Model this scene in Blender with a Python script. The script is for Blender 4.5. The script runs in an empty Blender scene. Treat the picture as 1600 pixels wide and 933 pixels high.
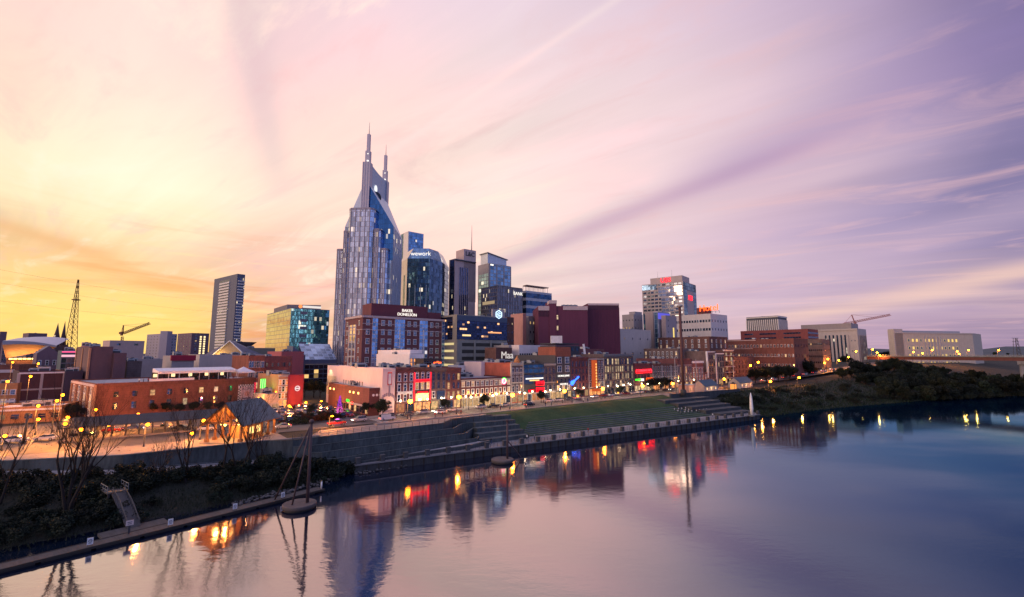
import bpy, math, random
from mathutils import Vector, Matrix, noise as mnoise

R = math.radians
C = bpy.context.scene
COL = C.collection
rnd = random.Random(7)

# ------------------------------------------------------------------ camera
CAMZ = 30.0
F = 711.1                       # focal length in photo pixels (16 mm on a full frame)
PITCH = R(6.9)
CPT, SPT = math.cos(PITCH), math.sin(PITCH)
cam_d = bpy.data.cameras.new('camera'); cam_d.lens = 16.0; cam_d.sensor_width = 36.0
cam_d.clip_start = 0.5; cam_d.clip_end = 30000
cam = bpy.data.objects.new('camera', cam_d); COL.objects.link(cam)
cam.location = (0, 0, CAMZ); cam.rotation_euler = (R(90) + PITCH, 0, 0)
C.camera = cam
C.view_settings.view_transform = 'Standard'; C.view_settings.look = 'None'
C.view_settings.exposure = 0.0; C.view_settings.gamma = 1.0; C.view_settings.use_curve_mapping = False
C.cycles.use_denoising = True
C.cycles.max_bounces = 6; C.cycles.diffuse_bounces = 2; C.cycles.glossy_bounces = 4
C.cycles.transparent_max_bounces = 6; C.cycles.sample_clamp_indirect = 6.0
C.cycles.caustics_reflective = False; C.cycles.caustics_refractive = False

def lin(c):
    return tuple((x / 255 / 12.92) if x <= 10.3 else ((x / 255 + .055) / 1.055) ** 2.4 for x in c)

# ------------------------------------------------------------------ sky: dusk, sunset glow on the left, blue on the right
PXC = [0, 130, 280, 430, 600, 800, 1000, 1200, 1400, 1600]
ROWS = [20, 160, 300, 360, 410, 450, 490, 515, 535]
TAB = {
 20:  [(252,218,206),(253,222,210),(250,216,208),(234,198,202),(240,208,216),(240,212,222),(234,206,221),(216,188,211),(182,157,194),(124,108,160)],
 160: [(255,232,200),(255,238,210),(254,232,208),(246,212,204),(251,222,212),(248,222,220),(248,218,220),(233,201,212),(184,158,190),(120,107,158)],
 300: [(255,248,196),(255,252,212),(255,247,208),(254,235,208),(254,228,210),(252,228,216),(243,210,212),(213,179,197),(172,150,184),(122,112,160)],
 360: [(238,180,122),(254,224,156),(255,234,184),(254,216,188),(254,222,204),(252,224,212),(236,204,208),(206,176,200),(168,148,188),(136,122,170)],
 410: [(253,216,142),(252,206,138),(253,212,164),(252,206,184),(253,214,196),(250,222,206),(232,198,206),(210,180,202),(182,156,190),(150,130,172)],
 450: [(252,204,118),(250,190,116),(252,208,148),(252,202,178),(252,212,194),(248,216,204),(230,196,204),(214,182,202),(196,168,194),(210,176,180)],
 490: [(254,212,108),(255,232,140),(254,210,118),(252,197,152),(251,206,184),(243,206,198),(228,192,200),(216,182,200),(200,168,190),(176,146,176)],
 515: [(250,182,82),(255,226,100),(251,190,94),(250,188,136),(248,200,176),(238,200,196),(226,188,198),(214,178,198),(196,162,188),(164,138,172)],
 535: [(240,166,78),(255,222,80),(248,182,88),(248,190,130),(244,196,170),(234,196,194),(222,184,196),(208,172,194),(190,156,184),(158,132,168)],
}
def table(px, py):
    px = min(max(px, 0), 1600); py = min(max(py, 20), 535)
    i = max(k for k in range(len(PXC) - 1) if PXC[k] <= px); a = (px - PXC[i]) / (PXC[i + 1] - PXC[i])
    j = max(k for k in range(len(ROWS) - 1) if ROWS[k] <= py); b = (py - ROWS[j]) / (ROWS[j + 1] - ROWS[j])
    def g(r, c): return Vector(lin(TAB[ROWS[r]][c]))
    c = (g(j, i) * (1 - a) + g(j, i + 1) * a) * (1 - b) + (g(j + 1, i) * (1 - a) + g(j + 1, i + 1) * a) * b
    y = c.x * .21 + c.y * .72 + c.z * .07; return c * .88 + Vector((y, y, y)) * .12
def sstep(x): x = min(max(x, 0), 1); return x * x * (3 - 2 * x)
def outcol(az, el):
    low = [(-180,(176,170,206)),(-130,(240,200,180)),(-95,(255,225,170)),(-50,(255,226,160)),(0,(240,212,215)),(50,(130,118,170)),(80,(104,114,168)),(130,(140,152,200)),(180,(176,170,206))]
    high = [(-180,(146,160,212)),(-120,(205,180,200)),(-50,(235,205,205)),(0,(205,190,215)),(45,(72,84,146)),(90,(78,100,164)),(140,(120,142,204)),(180,(146,160,212))]
    def s(t):
        for (a, c), (b, d) in zip(t, t[1:]):
            if a <= az <= b:
                f = (az - a) / (b - a); return Vector(lin(c)) * (1 - f) + Vector(lin(d)) * f
    f = sstep((el - 5) / 40)
    v = s(low) * (1 - f) + s(high) * f; return v * (1 + (.45 if az > 0 else .15) * sstep((abs(az) - 75) / 40))
def skycol(az, el):
    a, e = R(az), R(max(el, -1))
    d = Vector((math.sin(a) * math.cos(e), math.cos(a) * math.cos(e), math.sin(e)))
    fw = d.y * CPT + d.z * SPT; up = -d.y * SPT + d.z * CPT
    o = outcol(az, el)
    if fw < .2: c = o
    else:
        t = table(800 + F * d.x / fw, 466.5 - F * up / fw)
        f = max(sstep((abs(az) - 50) / 26), sstep((el - 37) / 16))
        c = t * (1 - f) + o * f
    z = Vector(lin((140, 150, 204))) * 1.9
    g = sstep((el - 50) / 40)
    return c * (1 - g) + z * g

class NT:
    """small helper for node graphs"""
    def __init__(self, tree): self.t = tree; tree.nodes.clear()
    def n(self, typ, **kw):
        nd = self.t.nodes.new(typ)
        for k, v in kw.items(): setattr(nd, k, v)
        return nd
    def put(self, sock, v):
        if isinstance(v, bpy.types.NodeSocket): self.t.links.new(v, sock)
        elif v is not None: sock.default_value = v
    def m(self, op, a, b=None, c=None, clamp=False):
        nd = self.n('ShaderNodeMath', operation=op, use_clamp=clamp)
        self.put(nd.inputs[0], a); self.put(nd.inputs[1], b)
        if c is not None: self.put(nd.inputs[2], c)
        return nd.outputs[0]
    def v(self, op, a, b=None, out=0):
        nd = self.n('ShaderNodeVectorMath', operation=op)
        self.put(nd.inputs[0], a); self.put(nd.inputs[1], b)
        return nd.outputs['Value'] if op in ('DOT_PRODUCT', 'LENGTH') else nd.outputs[0]
    def mix(self, f, a, b, blend='MIX'):
        nd = self.n('ShaderNodeMix', data_type='RGBA', blend_type=blend)
        self.put(nd.inputs[0], f); self.put(nd.inputs[6], a); self.put(nd.inputs[7], b)
        return nd.outputs[2]
    def rng(self, x, a, b, c=0., d=1., smooth=False):
        nd = self.n('ShaderNodeMapRange', clamp=True)
        if smooth: nd.interpolation_type = 'SMOOTHSTEP'
        self.put(nd.inputs[0], x)
        for i, q in enumerate((a, b, c, d)): self.put(nd.inputs[i + 1], q)
        return nd.outputs[0]
    def noise(self, vec, scale, detail=3., rough=.5, out=0, dist=0.):
        nd = self.n('ShaderNodeTexNoise')
        if vec is not None: self.put(nd.inputs['Vector'], vec)
        nd.inputs['Scale'].default_value = scale; nd.inputs['Detail'].default_value = detail
        nd.inputs['Roughness'].default_value = rough; nd.inputs['Distortion'].default_value = dist
        return nd.outputs[out]
    def link(self, a, b): self.t.links.new(a, b)

def ray(px, py):
    u, v = (px - 800) / F, (466.5 - py) / F
    return Vector((u, CPT - SPT * v, SPT + CPT * v))

W = bpy.data.worlds.new('World'); C.world = W; W.use_nodes = True
g = NT(W.node_tree)
d = g.v('NORMALIZE', g.n('ShaderNodeTexCoord').outputs['Generated'])
sx = g.n('ShaderNodeSeparateXYZ'); g.link(d, sx.inputs[0])
zc = g.m('MAXIMUM', sx.outputs[2], 0.0)
# cloud-deck coordinates: where the view ray meets a flat layer overhead
inv = g.m('DIVIDE', 1.0, g.m('ADD', zc, .10))
qx = g.m('MULTIPLY', sx.outputs[0], inv); qy = g.m('MULTIPLY', sx.outputs[1], inv)
ca, sa = -0.80, 0.60            # the streaks run towards the far left
q1 = g.m('ADD', g.m('MULTIPLY', qx, ca), g.m('MULTIPLY', qy, sa))
q2 = g.m('ADD', g.m('MULTIPLY', qx, -sa), g.m('MULTIPLY', qy, ca))
cb = g.n('ShaderNodeCombineXYZ'); g.put(cb.inputs[0], g.m('MULTIPLY', q1, .16)); g.put(cb.inputs[1], q2)
streak = g.noise(cb.outputs[0], 1.15, 5., .55, dist=.6)
cb2 = g.n('ShaderNodeCombineXYZ'); g.put(cb2.inputs[0], g.m('MULTIPLY', q1, .35)); g.put(cb2.inputs[1], q2); cb2.inputs[2].default_value = 4.
soft = g.noise(cb2.outputs[0], .9, 3., .5)
az = g.m('ARCTAN2', sx.outputs[0], sx.outputs[1])
el = g.m('ARCSINE', sx.outputs[2])
cbl = g.n('ShaderNodeCombineXYZ'); g.put(cbl.inputs[0], g.m('MULTIPLY', az, 1.6)); g.put(cbl.inputs[1], g.m('MULTIPLY', el, 17.))
low = g.noise(cbl.outputs[0], 1.6, 5., .55, dist=.8)                 # flat bars of cloud near the horizon
lowmask = g.rng(el, R(3), R(17), 1., 0., True)
az2 = g.m('ADD', az, g.m('MULTIPLY', g.m('SUBTRACT', soft, .5), R(16)))
el2 = g.m('ADD', el, g.m('ADD', g.m('MULTIPLY', g.m('SUBTRACT', streak, .5), R(9)), g.m('MULTIPLY', g.m('MULTIPLY', g.m('SUBTRACT', low, .5), R(7)), lowmask)))
el2 = g.m('MAXIMUM', el2, g.m('MULTIPLY', el, .55))
fac = g.m('ADD', g.m('DIVIDE', az2, 2 * math.pi), .5)
AZ = [-180,-150,-120,-95,-75,-62,-54] + list(range(-48, 49, 6)) + [54,62,75,95,120,150,180]
EL = [0, 1.5, 3, 5, 7, 9.5, 13, 17, 22, 28, 34, 42, 55, 75]
cur = None
for i, e in enumerate(EL):
    rp = g.n('ShaderNodeValToRGB'); els = rp.color_ramp.elements
    for k, a in enumerate(AZ):
        p = (a + 180) / 360
        x = els[k] if k < len(els) and k == 0 else (els.new(p) if k < len(AZ) - 1 else els[len(els) - 1])
        x.position = p; x.color = tuple(skycol(a, e)) + (1,)
    g.link(fac, rp.inputs[0])
    cur = rp.outputs[0] if cur is None else g.mix(g.rng(el2, R(EL[i - 1]), R(e)), cur, rp.outputs[0])
# light and dark within the cloud
cb3 = g.n('ShaderNodeCombineXYZ'); g.put(cb3.inputs[0], g.m('MULTIPLY', q1, .55)); g.put(cb3.inputs[1], g.m('MULTIPLY', q2, 1.6)); cb3.inputs[2].default_value = 9.
puff = g.noise(cb3.outputs[0], 1.9, 7., .62, dist=.9)
cb4 = g.n('ShaderNodeCombineXYZ'); g.put(cb4.inputs[0], g.m('MULTIPLY', q1, .10)); g.put(cb4.inputs[1], g.m('MULTIPLY', q2, 3.0)); cb4.inputs[2].default_value = 2.
wisp = g.noise(cb4.outputs[0], 1.6, 6., .6, dist=.3)
mod = g.m('ADD', g.m('MULTIPLY', g.m('SUBTRACT', streak, .5), .40), g.m('ADD', g.m('MULTIPLY', g.m('SUBTRACT', wisp, .5), .11), 1.0))
cur = g.mix(g.rng(puff, .50, .74, 0, .42, True), cur, lin((238, 190, 190)) + (1,))
cur = g.mix(g.m('MULTIPLY', g.rng(puff, .48, .28, 0, .45, True), g.rng(az, R(22), R(-10), 0, 1, True)), cur, lin((255, 248, 222)) + (1,))
cur = g.mix(1.0, cur, mod, 'MULTIPLY')
lowm = g.m('MULTIPLY', g.rng(low, .50, .70, 0, .80, True), lowmask)
leftm = g.rng(az, R(-8), R(-34), 0, 1, True)
cur = g.mix(g.m('MULTIPLY', lowm, leftm), cur, lin((242, 148, 84)) + (1,))
lowb = g.m('MULTIPLY', g.m('MULTIPLY', g.rng(low, .46, .30, 0, .60, True), lowmask), leftm)
cur = g.mix(lowb, cur, lin((255, 248, 175)) + (1,))
cur = g.mix(g.m('MULTIPLY', g.m('MULTIPLY', g.rng(low, .52, .7, 0, .35, True), lowmask), g.m('SUBTRACT', 1., leftm)), cur, lin((178, 148, 182)) + (1,))
def band(p1, p2, wid, amount, color, half, seed, blend='MIX'):
    """a long straight streak of cloud along the great circle through two directions"""
    global cur
    a, b = ray(*p1).normalized(), ray(*p2).normalized()
    nrm = a.cross(b).normalized(); mid = (a + b).normalized()
    s = g.v('DOT_PRODUCT', d, tuple(nrm))
    wob = g.m('MULTIPLY', g.m('SUBTRACT', soft, .5), R(2.2))
    s = g.m('ADD', s, wob)
    x = g.m('DIVIDE', s, R(wid)); mk = g.m('EXPONENT', g.m('MULTIPLY', g.m('MULTIPLY', x, x), -1.))
    ln = g.rng(g.v('DOT_PRODUCT', d, tuple(mid)), math.cos(R(half)), math.cos(R(half * .45)), 0, 1, True)
    br = g.rng(streak, .30, .62, .45, 1.)
    f = g.m('MULTIPLY', g.m('MULTIPLY', g.m('MULTIPLY', mk, ln), br), amount)
    cur = g.mix(f, cur, lin(color) + (1,), blend)
band((830, 392), (1180, 255), 1.15, .80, (196, 160, 186), 26, 0)
band((900, 395), (1300, 270), 1.0, .30, (240, 208, 214), 24, 0)
band((1250, 205), (1600, 60), 2.6, .40, (146, 124, 176), 24, 0)
band((1290, 489), (1600, 428), .95, .85, (240, 200, 186), 19, 0)
band((1250, 440), (1600, 330), 1.6, .35, (216, 186, 204), 20, 0)
band((1280, 520), (1600, 480), 1.2, .45, (164, 136, 172), 18, 0)
band((650, 212), (965, 2), .40, .42, (254, 232, 226), 22, 0)
band((380, 20), (420, 230), 1.7, .38, (222, 184, 194), 13, 0)
band((0, 350), (75, 372), .7, .60, (240, 176, 112), 8, 0)
gd = ray(150, 520).normalized(); dt = g.v('DOT_PRODUCT', d, tuple(gd))
cur = g.mix(g.m('MULTIPLY', g.rng(dt, math.cos(R(13)), 1., 0, .75, True), g.rng(el, R(11), R(1), 0, 1, True)), cur, lin((255, 236, 128)) + (1,))
nish = g.n('ShaderNodeTexSky', sky_type='NISHITA')
nish.sun_disc = False; nish.sun_elevation = R(10.0); nish.sun_rotation = R(-116)
sr = g.n('ShaderNodeSeparateColor'); g.link(cur, sr.inputs[0])
# the sunset side is brighter than the film can hold: extra red energy beyond white
cr_ = g.n('ShaderNodeCombineColor'); g.put(cr_.inputs[0], g.m('MULTIPLY', sr.outputs[0], g.rng(sr.outputs[0], .86, 1.0, 1., 1.20, True))); g.link(sr.outputs[1], cr_.inputs[1]); g.link(sr.outputs[2], cr_.inputs[2]); cur = cr_.outputs[0]
bg1 = g.n('ShaderNodeBackground'); g.link(cur, bg1.inputs[0]); bg1.inputs[1].default_value = 1.02
bg2 = g.n('ShaderNodeBackground'); g.link(nish.outputs[0], bg2.inputs[0]); bg2.inputs[1].default_value = 0.006
ad = g.n('ShaderNodeAddShader'); g.link(bg1.outputs[0], ad.inputs[0]); g.link(bg2.outputs[0], ad.inputs[1])
wo = g.n('ShaderNodeOutputWorld'); g.link(ad.outputs[0], wo.inputs[0])
W.cycles.sampling_method = 'MANUAL'; W.cycles.sample_map_resolution = 512

sun_d = bpy.data.lights.new('sun', 'SUN'); sun_d.energy = 1.5; sun_d.angle = R(30); sun_d.color = (1, .70, .55)
sun = bpy.data.objects.new('sun', sun_d); COL.objects.link(sun)
sdir = Vector((math.sin(R(-116)) * math.cos(R(10)), math.cos(R(-116)) * math.cos(R(10)), math.sin(R(10))))
sun.rotation_euler = sdir.to_track_quat('Z', 'Y').to_euler(); sun.location = (-200, 200, 300)

# ------------------------------------------------------------------ places: the river frame (s along the avenue, t inland) and sight lines
ANG = R(40); U = Vector((math.cos(ANG), math.sin(ANG))); N = Vector((-math.sin(ANG), math.cos(ANG)))
def ST(s, t, z=0.): return Vector((s * U.x + t * N.x, s * U.y + t * N.y, z))
def at_z(px, py, z):
    r = ray(px, py); k = (z - CAMZ) / r.z; return Vector((r.x * k, r.y * k, z))
def at_y(px, py, Y):
    r = ray(px, py); k = Y / r.y; return Vector((r.x * k, Y, CAMZ + r.z * k))
def zat(py, Y): return at_y(800, py, Y).z
def at_line(px, z, P, D):
    """how far along P + t D (plan) one sees the column px at height z"""
    a = (px - 800) / F; dz = z - CAMZ
    return (a * (P.y * CPT + dz * SPT) - P.x) / (D.x - a * D.y * CPT)
def s_at(px, t, z=14.):
    return at_line(px, z, ST(0, t).xy, U)
def proj(p):
    fw = p[1] * CPT + (p[2] - CAMZ) * SPT; up = -p[1] * SPT + (p[2] - CAMZ) * CPT
    return 800 + F * p[0] / fw, 466.5 - F * up / fw

# ------------------------------------------------------------------ materials
MATS = {}
def newmat(name):
    m = bpy.data.materials.new(name); m.use_nodes = True; MATS[name] = m
    return m, NT(m.node_tree)
def finish(g, sh): o = g.n('ShaderNodeOutputMaterial'); g.link(sh, o.inputs[0])
def bsdf(g, col, rough=.8, metal=0., normal=None, spec=.4):
    b = g.n('ShaderNodeBsdfPrincipled'); g.put(b.inputs['Base Color'], col if isinstance(col, bpy.types.NodeSocket) else tuple(col) + (1,))
    g.put(b.inputs['Roughness'], rough); g.put(b.inputs['Metallic'], metal); b.inputs['Specular IOR Level'].default_value = spec
    if normal is not None: g.link(normal, b.inputs['Normal'])
    return b
def uvn(g): return g.n('ShaderNodeUVMap').outputs[0]
def wall(name, col, var=.35, rough=.85, scale=.22, sx=1., sy=.35, bump=.15, rows=0., metal=0.):
    """weathered wall: patches, streaks, optional courses"""
    if name in MATS: return MATS[name]
    m, g = newmat(name)
    mp = g.n('ShaderNodeMapping'); g.link(uvn(g), mp.inputs[0]); mp.inputs[3].default_value = (sx, sy, 1)
    oi = g.n('ShaderNodeObjectInfo'); cb = g.n('ShaderNodeCombineXYZ'); g.put(cb.inputs[2], g.m('MULTIPLY', oi.outputs['Random'], 50.))
    vec = g.v('ADD', mp.outputs[0], cb.outputs[0])
    a = g.noise(vec, scale * 2, 6., .65); b = g.noise(vec, scale * 14, 3., .6)
    f = g.m('ADD', g.m('MULTIPLY', a, .65), g.m('MULTIPLY', b, .35))
    lo = tuple(c * (1 - var) for c in col) + (1,); hi = tuple(min(1, c * (1 + var)) for c in col) + (1,)
    c = g.mix(g.rng(f, .32, .68), lo, hi)
    if rows:
        sv = g.n('ShaderNodeSeparateXYZ'); g.link(uvn(g), sv.inputs[0])
        fr = g.m('FRACT', g.m('DIVIDE', sv.outputs[1], rows)); c = g.mix(g.rng(fr, .0, .22, .35, 0), c, tuple(x * .5 for x in col) + (1,))
    bp = g.n('ShaderNodeBump'); bp.inputs['Strength'].default_value = bump; bp.inputs['Distance'].default_value = .1; g.link(b, bp.inputs['Height'])
    finish(g, bsdf(g, c, rough, metal, bp.outputs[0]).outputs[0]); return m
def emit(name, col, strength):
    if name in MATS: return MATS[name]
    m, g = newmat(name)
    e = g.n('ShaderNodeEmission'); e.inputs[0].default_value = tuple(col) + (1,); e.inputs[1].default_value = strength
    finish(g, e.outputs[0]); return m
def lit_pane(name, col, strength):
    """a lamp-lit room behind glass: uneven, with the glass still reflecting"""
    if name in MATS: return MATS[name]
    m, g = newmat(name)
    oi = g.n('ShaderNodeObjectInfo'); cb = g.n('ShaderNodeCombineXYZ'); g.put(cb.inputs[0], g.m('MULTIPLY', oi.outputs['Random'], 90.))
    nz = g.noise(g.v('ADD', uvn(g), cb.outputs[0]), .9, 3., .6)
    b = bsdf(g, (.05, .05, .06), .1)
    b.inputs['Emission Color'].default_value = tuple(col) + (1,)
    g.put(b.inputs['Emission Strength'], g.m('MULTIPLY', g.rng(nz, .3, .7, .25, 1.5), g.m('ADD', g.m('MULTIPLY', oi.outputs['Random'], strength), strength * .4)))
    finish(g, b.outputs[0]); return m
def glass(name, tint, cw, ch, lit=.04, litcol=(1, .78, .42), lits=1.6, frame=(.12, .13, .16), fw=.1, fh=.18, metal=.85, rough=.06, tilt=.03, var=.45):
    """curtain wall: panes on a grid in metres, each pane a little out of true, a few lit"""
    if name in MATS: return MATS[name]
    m, g = newmat(name)
    sv = g.n('ShaderNodeSeparateXYZ'); g.link(uvn(g), sv.inputs[0])
    u = g.m('DIVIDE', sv.outputs[0], cw); v = g.m('DIVIDE', sv.outputs[1], ch)
    fu, fv = g.m('FLOOR', u), g.m('FLOOR', v)
    oi = g.n('ShaderNodeObjectInfo')
    cb = g.n('ShaderNodeCombineXYZ'); g.put(cb.inputs[0], fu); g.put(cb.inputs[1], fv); g.put(cb.inputs[2], g.m('MULTIPLY', oi.outputs['Random'], 37.))
    wn = g.n('ShaderNodeTexWhiteNoise', noise_dimensions='3D'); g.link(cb.outputs[0], wn.inputs[0])
    cbr = g.n('ShaderNodeCombineXYZ'); g.put(cbr.inputs[0], g.m('FLOOR', g.m('DIVIDE', u, 7.))); g.put(cbr.inputs[1], fv); g.put(cbr.inputs[2], g.m('MULTIPLY', oi.outputs['Random'], 11.))
    wr = g.n('ShaderNodeTexWhiteNoise', noise_dimensions='3D'); g.link(cbr.outputs[0], wr.inputs[0])
    thr = g.m('SUBTRACT', 1., g.m('MULTIPLY', g.m('POWER', wr.outputs[0], 5.), lit * 6))
    on = g.m('GREATER_THAN', wn.outputs[0], thr)
    fm = g.m('MAXIMUM', g.m('LESS_THAN', g.m('FRACT', u), fw), g.m('LESS_THAN', g.m('FRACT', v), fh))
    nr = g.v('NORMALIZE', g.v('ADD', g.n('ShaderNodeNewGeometry').outputs['Normal'], g.v('MULTIPLY', g.v('SUBTRACT', wn.outputs[1], (.5, .5, .5)), (tilt, tilt, tilt))))
    dk = tuple(c * (1 - var) for c in tint) + (1,); br = tuple(min(1, c * (1 + var)) for c in tint) + (1,)
    cc = g.n('ShaderNodeSeparateColor'); g.link(wn.outputs[1], cc.inputs[0])
    gl = bsdf(g, g.mix(cc.outputs[1], dk, br), rough, metal, nr, .6)
    gl.inputs['Emission Color'].default_value = tuple(litcol) + (1,)
    g.put(gl.inputs['Emission Strength'], g.m('MULTIPLY', on, g.m('MULTIPLY', g.m('ADD', cc.outputs[2], .25), lits)))
    fr = bsdf(g, frame, .55)
    mx = g.n('ShaderNodeMixShader'); g.put(mx.inputs[0], fm); g.link(gl.outputs[0], mx.inputs[1]); g.link(fr.outputs[0], mx.inputs[2])
    finish(g, mx.outputs[0]); return m
def foliage(name, c1, c2):
    if name in MATS: return MATS[name]
    m, g = newmat(name)
    nz = g.noise(g.n('ShaderNodeTexCoord').outputs['Object'], .8, 3., .6)
    oi = g.n('ShaderNodeObjectInfo')
    c = g.mix(g.rng(nz, .3, .7), tuple(c1) + (1,), tuple(c2) + (1,))
    hs = g.n('ShaderNodeHueSaturation'); g.link(c, hs.inputs['Color']); g.put(hs.inputs['Value'], g.m('ADD', .55, g.m('MULTIPLY', oi.outputs['Random'], 1.0))); g.put(hs.inputs['Hue'], g.m('ADD', .465, g.m('MULTIPLY', g.m('FRACT', g.m('MULTIPLY', oi.outputs['Random'], 7.3)), .06)))
    b = bsdf(g, hs.outputs[0], .7, spec=.2)
    finish(g, b.outputs[0]); return m
def plain(name, col, rough=.6, metal=0.): return wall(name, col, .18, rough, .5, 1, 1, .05, 0, metal)

DARKGLASS = glass('dark_window_glass', (.10, .13, .19), 40, 40, 0, fw=0, fh=0, metal=.75, rough=.08, tilt=.1)
LITGLASS = lit_pane('lit_window', (1, .60, .24), .75)
LITPALE = lit_pane('lit_window_pale', (1, .72, .40), .62)
ORANGE = lit_pane('lit_window_orange', (1, .36, .10), .95)
WHITEPAINT = plain('white_paint', (.72, .70, .70), .6)
STEEL = plain('grey_steel', (.22, .23, .25), .45, .5)
DARKSTEEL = plain('dark_steel', (.05, .05, .06), .5, .3)
ROOFGREY = wall('roof_membrane', (.30, .30, .33), .4, .9, .12, 1, 1)
ROOFWHITE = wall('white_roof_membrane', (.66, .63, .64), .22, .85, .12, 1, 1)
CONCRETE = wall('concrete', (.17, .18, .185), .40, .85, .10, 1, .25)
CONCLIGHT = wall('pale_concrete', (.33, .31, .31), .3, .85, .1, 1, .5)
BRICKDARK = wall('dark_brick', (.13, .062, .054), .45, rows=.9)
BRICKRED = wall('red_brick', (.27, .085, .055), .42, rows=.9)
BRICKPLUM = wall('plum_brick', (.17, .062, .064), .4, rows=.9)
BRICKGREY = wall('grey_brown_brick', (.15, .105, .10), .4, rows=.9)
STONEPALE = wall('pale_stone', (.48, .45, .43), .18)

# ------------------------------------------------------------------ mesh builder
class MB:
    def __init__(s): s.v = []; s.f = []; s.m = []; s.sm = []
    def face(s, pts, m=0, smooth=False):
        b = len(s.v); s.v += [tuple(p) for p in pts]; s.f.append(tuple(range(b, b + len(pts)))); s.m.append(m); s.sm.append(smooth)
    def box(s, c, d, rz=0., m=0, skip=()):
        cx, cy, cz = c; hx, hy, hz = d[0] / 2, d[1] / 2, d[2] / 2; co, si = math.cos(rz), math.sin(rz)
        def P(x, y, z): return (cx + x * co - y * si, cy + x * si + y * co, cz + z)
        p = [P(x, y, z) for z in (-hz, hz) for y in (-hy, hy) for x in (-hx, hx)]
        for k, q in (('b', (0, 2, 3, 1)), ('t', (4, 5, 7, 6)), ('f', (0, 1, 5, 4)), ('k', (3, 2, 6, 7)), ('l', (2, 0, 4, 6)), ('r', (1, 3, 7, 5))):
            if k not in skip: s.face([p[i] for i in q], m)
        return s
    def prism(s, poly, z0, z1, m=0, top=None, bottom=True):
        """upright prism over a plan polygon, counter-clockwise seen from above"""
        n = len(poly); z0 = z0 if isinstance(z0, (list, tuple)) else [z0] * n; z1 = z1 if isinstance(z1, (list, tuple)) else [z1] * n
        for i in range(n):
            j = (i + 1) % n; a, b = poly[i], poly[j]
            s.face([(a[0], a[1], z0[i]), (b[0], b[1], z0[j]), (b[0], b[1], z1[j]), (a[0], a[1], z1[i])], m)
        s.face([(p[0], p[1], z1[i]) for i, p in enumerate(poly)], m if top is None else top)
        if bottom: s.face([(p[0], p[1], z0[i]) for i, p in reversed(list(enumerate(poly)))], m)
        return s
    def beam(s, a, b, w, h=None, m=0):
        """straight bar between two points"""
        a, b = Vector(a), Vector(b); d = (b - a); h = w if h is None else h
        if d.length < 1e-6: return s
        d.normalize(); x = d.cross(Vector((0, 0, 1))); x = Vector((1, 0, 0)) if x.length < 1e-3 else x.normalized(); y = x.cross(d)
        x = x * w / 2; y = y * h / 2
        r = [[q - x - y, q + x - y, q + x + y, q - x + y] for q in (a, b)]
        for i in range(4):
            j = (i + 1) % 4; s.face([r[0][i], r[0][j], r[1][j], r[1][i]], m)
        s.face(r[0][::-1], m); s.face(r[1], m); return s
    def tube(s, path, radii, n=8, m=0, caps=True):
        rings = []
        for i, p in enumerate(path):
            p = Vector(p); a = Vector(path[max(i - 1, 0)]); b = Vector(path[min(i + 1, len(path) - 1)]); d = (b - a).normalized()
            x = d.cross(Vector((0.13, .99, .05))); x = x.normalized() if x.length > .05 else Vector((1, 0, 0)); y = d.cross(x)
            r = radii[i] if isinstance(radii, (list, tuple)) else radii
            rings.append([p + (x * math.cos(k * 2 * math.pi / n) + y * math.sin(k * 2 * math.pi / n)) * r for k in range(n)])
        b0 = len(s.v)
        for rg in rings: s.v += [tuple(q) for q in rg]
        for i in range(len(rings) - 1):
            for k in range(n):
                k2 = (k + 1) % n
                s.f.append((b0 + i * n + k, b0 + i * n + k2, b0 + (i + 1) * n + k2, b0 + (i + 1) * n + k)); s.m.append(m); s.sm.append(True)
        if caps:
            s.f.append(tuple(b0 + k for k in range(n))[::-1]); s.m.append(m); s.sm.append(False)
            s.f.append(tuple(b0 + (len(rings) - 1) * n + k for k in range(n))); s.m.append(m); s.sm.append(False)
        return s
    def lathe(s, prof, n=12, c=(0, 0, 0), m=0):
        b0 = len(s.v); k = len(prof)
        for r, z in prof:
            s.v += [(c[0] + r * math.cos(i * 2 * math.pi / n), c[1] + r * math.sin(i * 2 * math.pi / n), c[2] + z) for i in range(n)]
        for a in range(k - 1):
            for i in range(n):
                j = (i + 1) % n; s.f.append((b0 + a * n + i, b0 + a * n + j, b0 + (a + 1) * n + j, b0 + (a + 1) * n + i)); s.m.append(m); s.sm.append(True)
        s.f.append(tuple(b0 + i for i in range(n))[::-1]); s.m.append(m); s.sm.append(False)
        s.f.append(tuple(b0 + (k - 1) * n + i for i in range(n))); s.m.append(m); s.sm.append(False); return s
    def mesh(s, name, mats):
        me = bpy.data.meshes.new(name); me.from_pydata(s.v, [], s.f)
        for mt in (mats if isinstance(mats, (list, tuple)) else [mats]): me.materials.append(mt)
        uv = me.uv_layers.new(name='UVMap'); dat = []
        V = me.vertices
        for p in me.polygons:
            p.material_index = s.m[p.index]; p.use_smooth = s.sm[p.index]
            nx, ny, nz = p.normal
            h = math.hypot(nx, ny)
            if h < .35:
                for vi in p.vertices: co = V[vi].co; dat += [co.x, co.y]
            else:
                tx, ty = -ny / h, nx / h
                for vi in p.vertices: co = V[vi].co; dat += [co.x * tx + co.y * ty, co.z / max(h, .3)]
        uv.data.foreach_set('uv', dat); me.update(); return me
    def build(s, name, mats, parent=None, loc=(0, 0, 0), rz=0.):
        o = bpy.data.objects.new(name, s.mesh(name, mats)); COL.objects.link(o); o.location = loc; o.rotation_euler = (0, 0, rz)
        if parent: o.parent = parent
        return o
def tag(o, label=None, cat=None, group=None, kind=None):
    if label: o['label'] = label
    if cat: o['category'] = cat
    if group: o['group'] = group
    if kind: o['kind'] = kind
    return o
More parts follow.
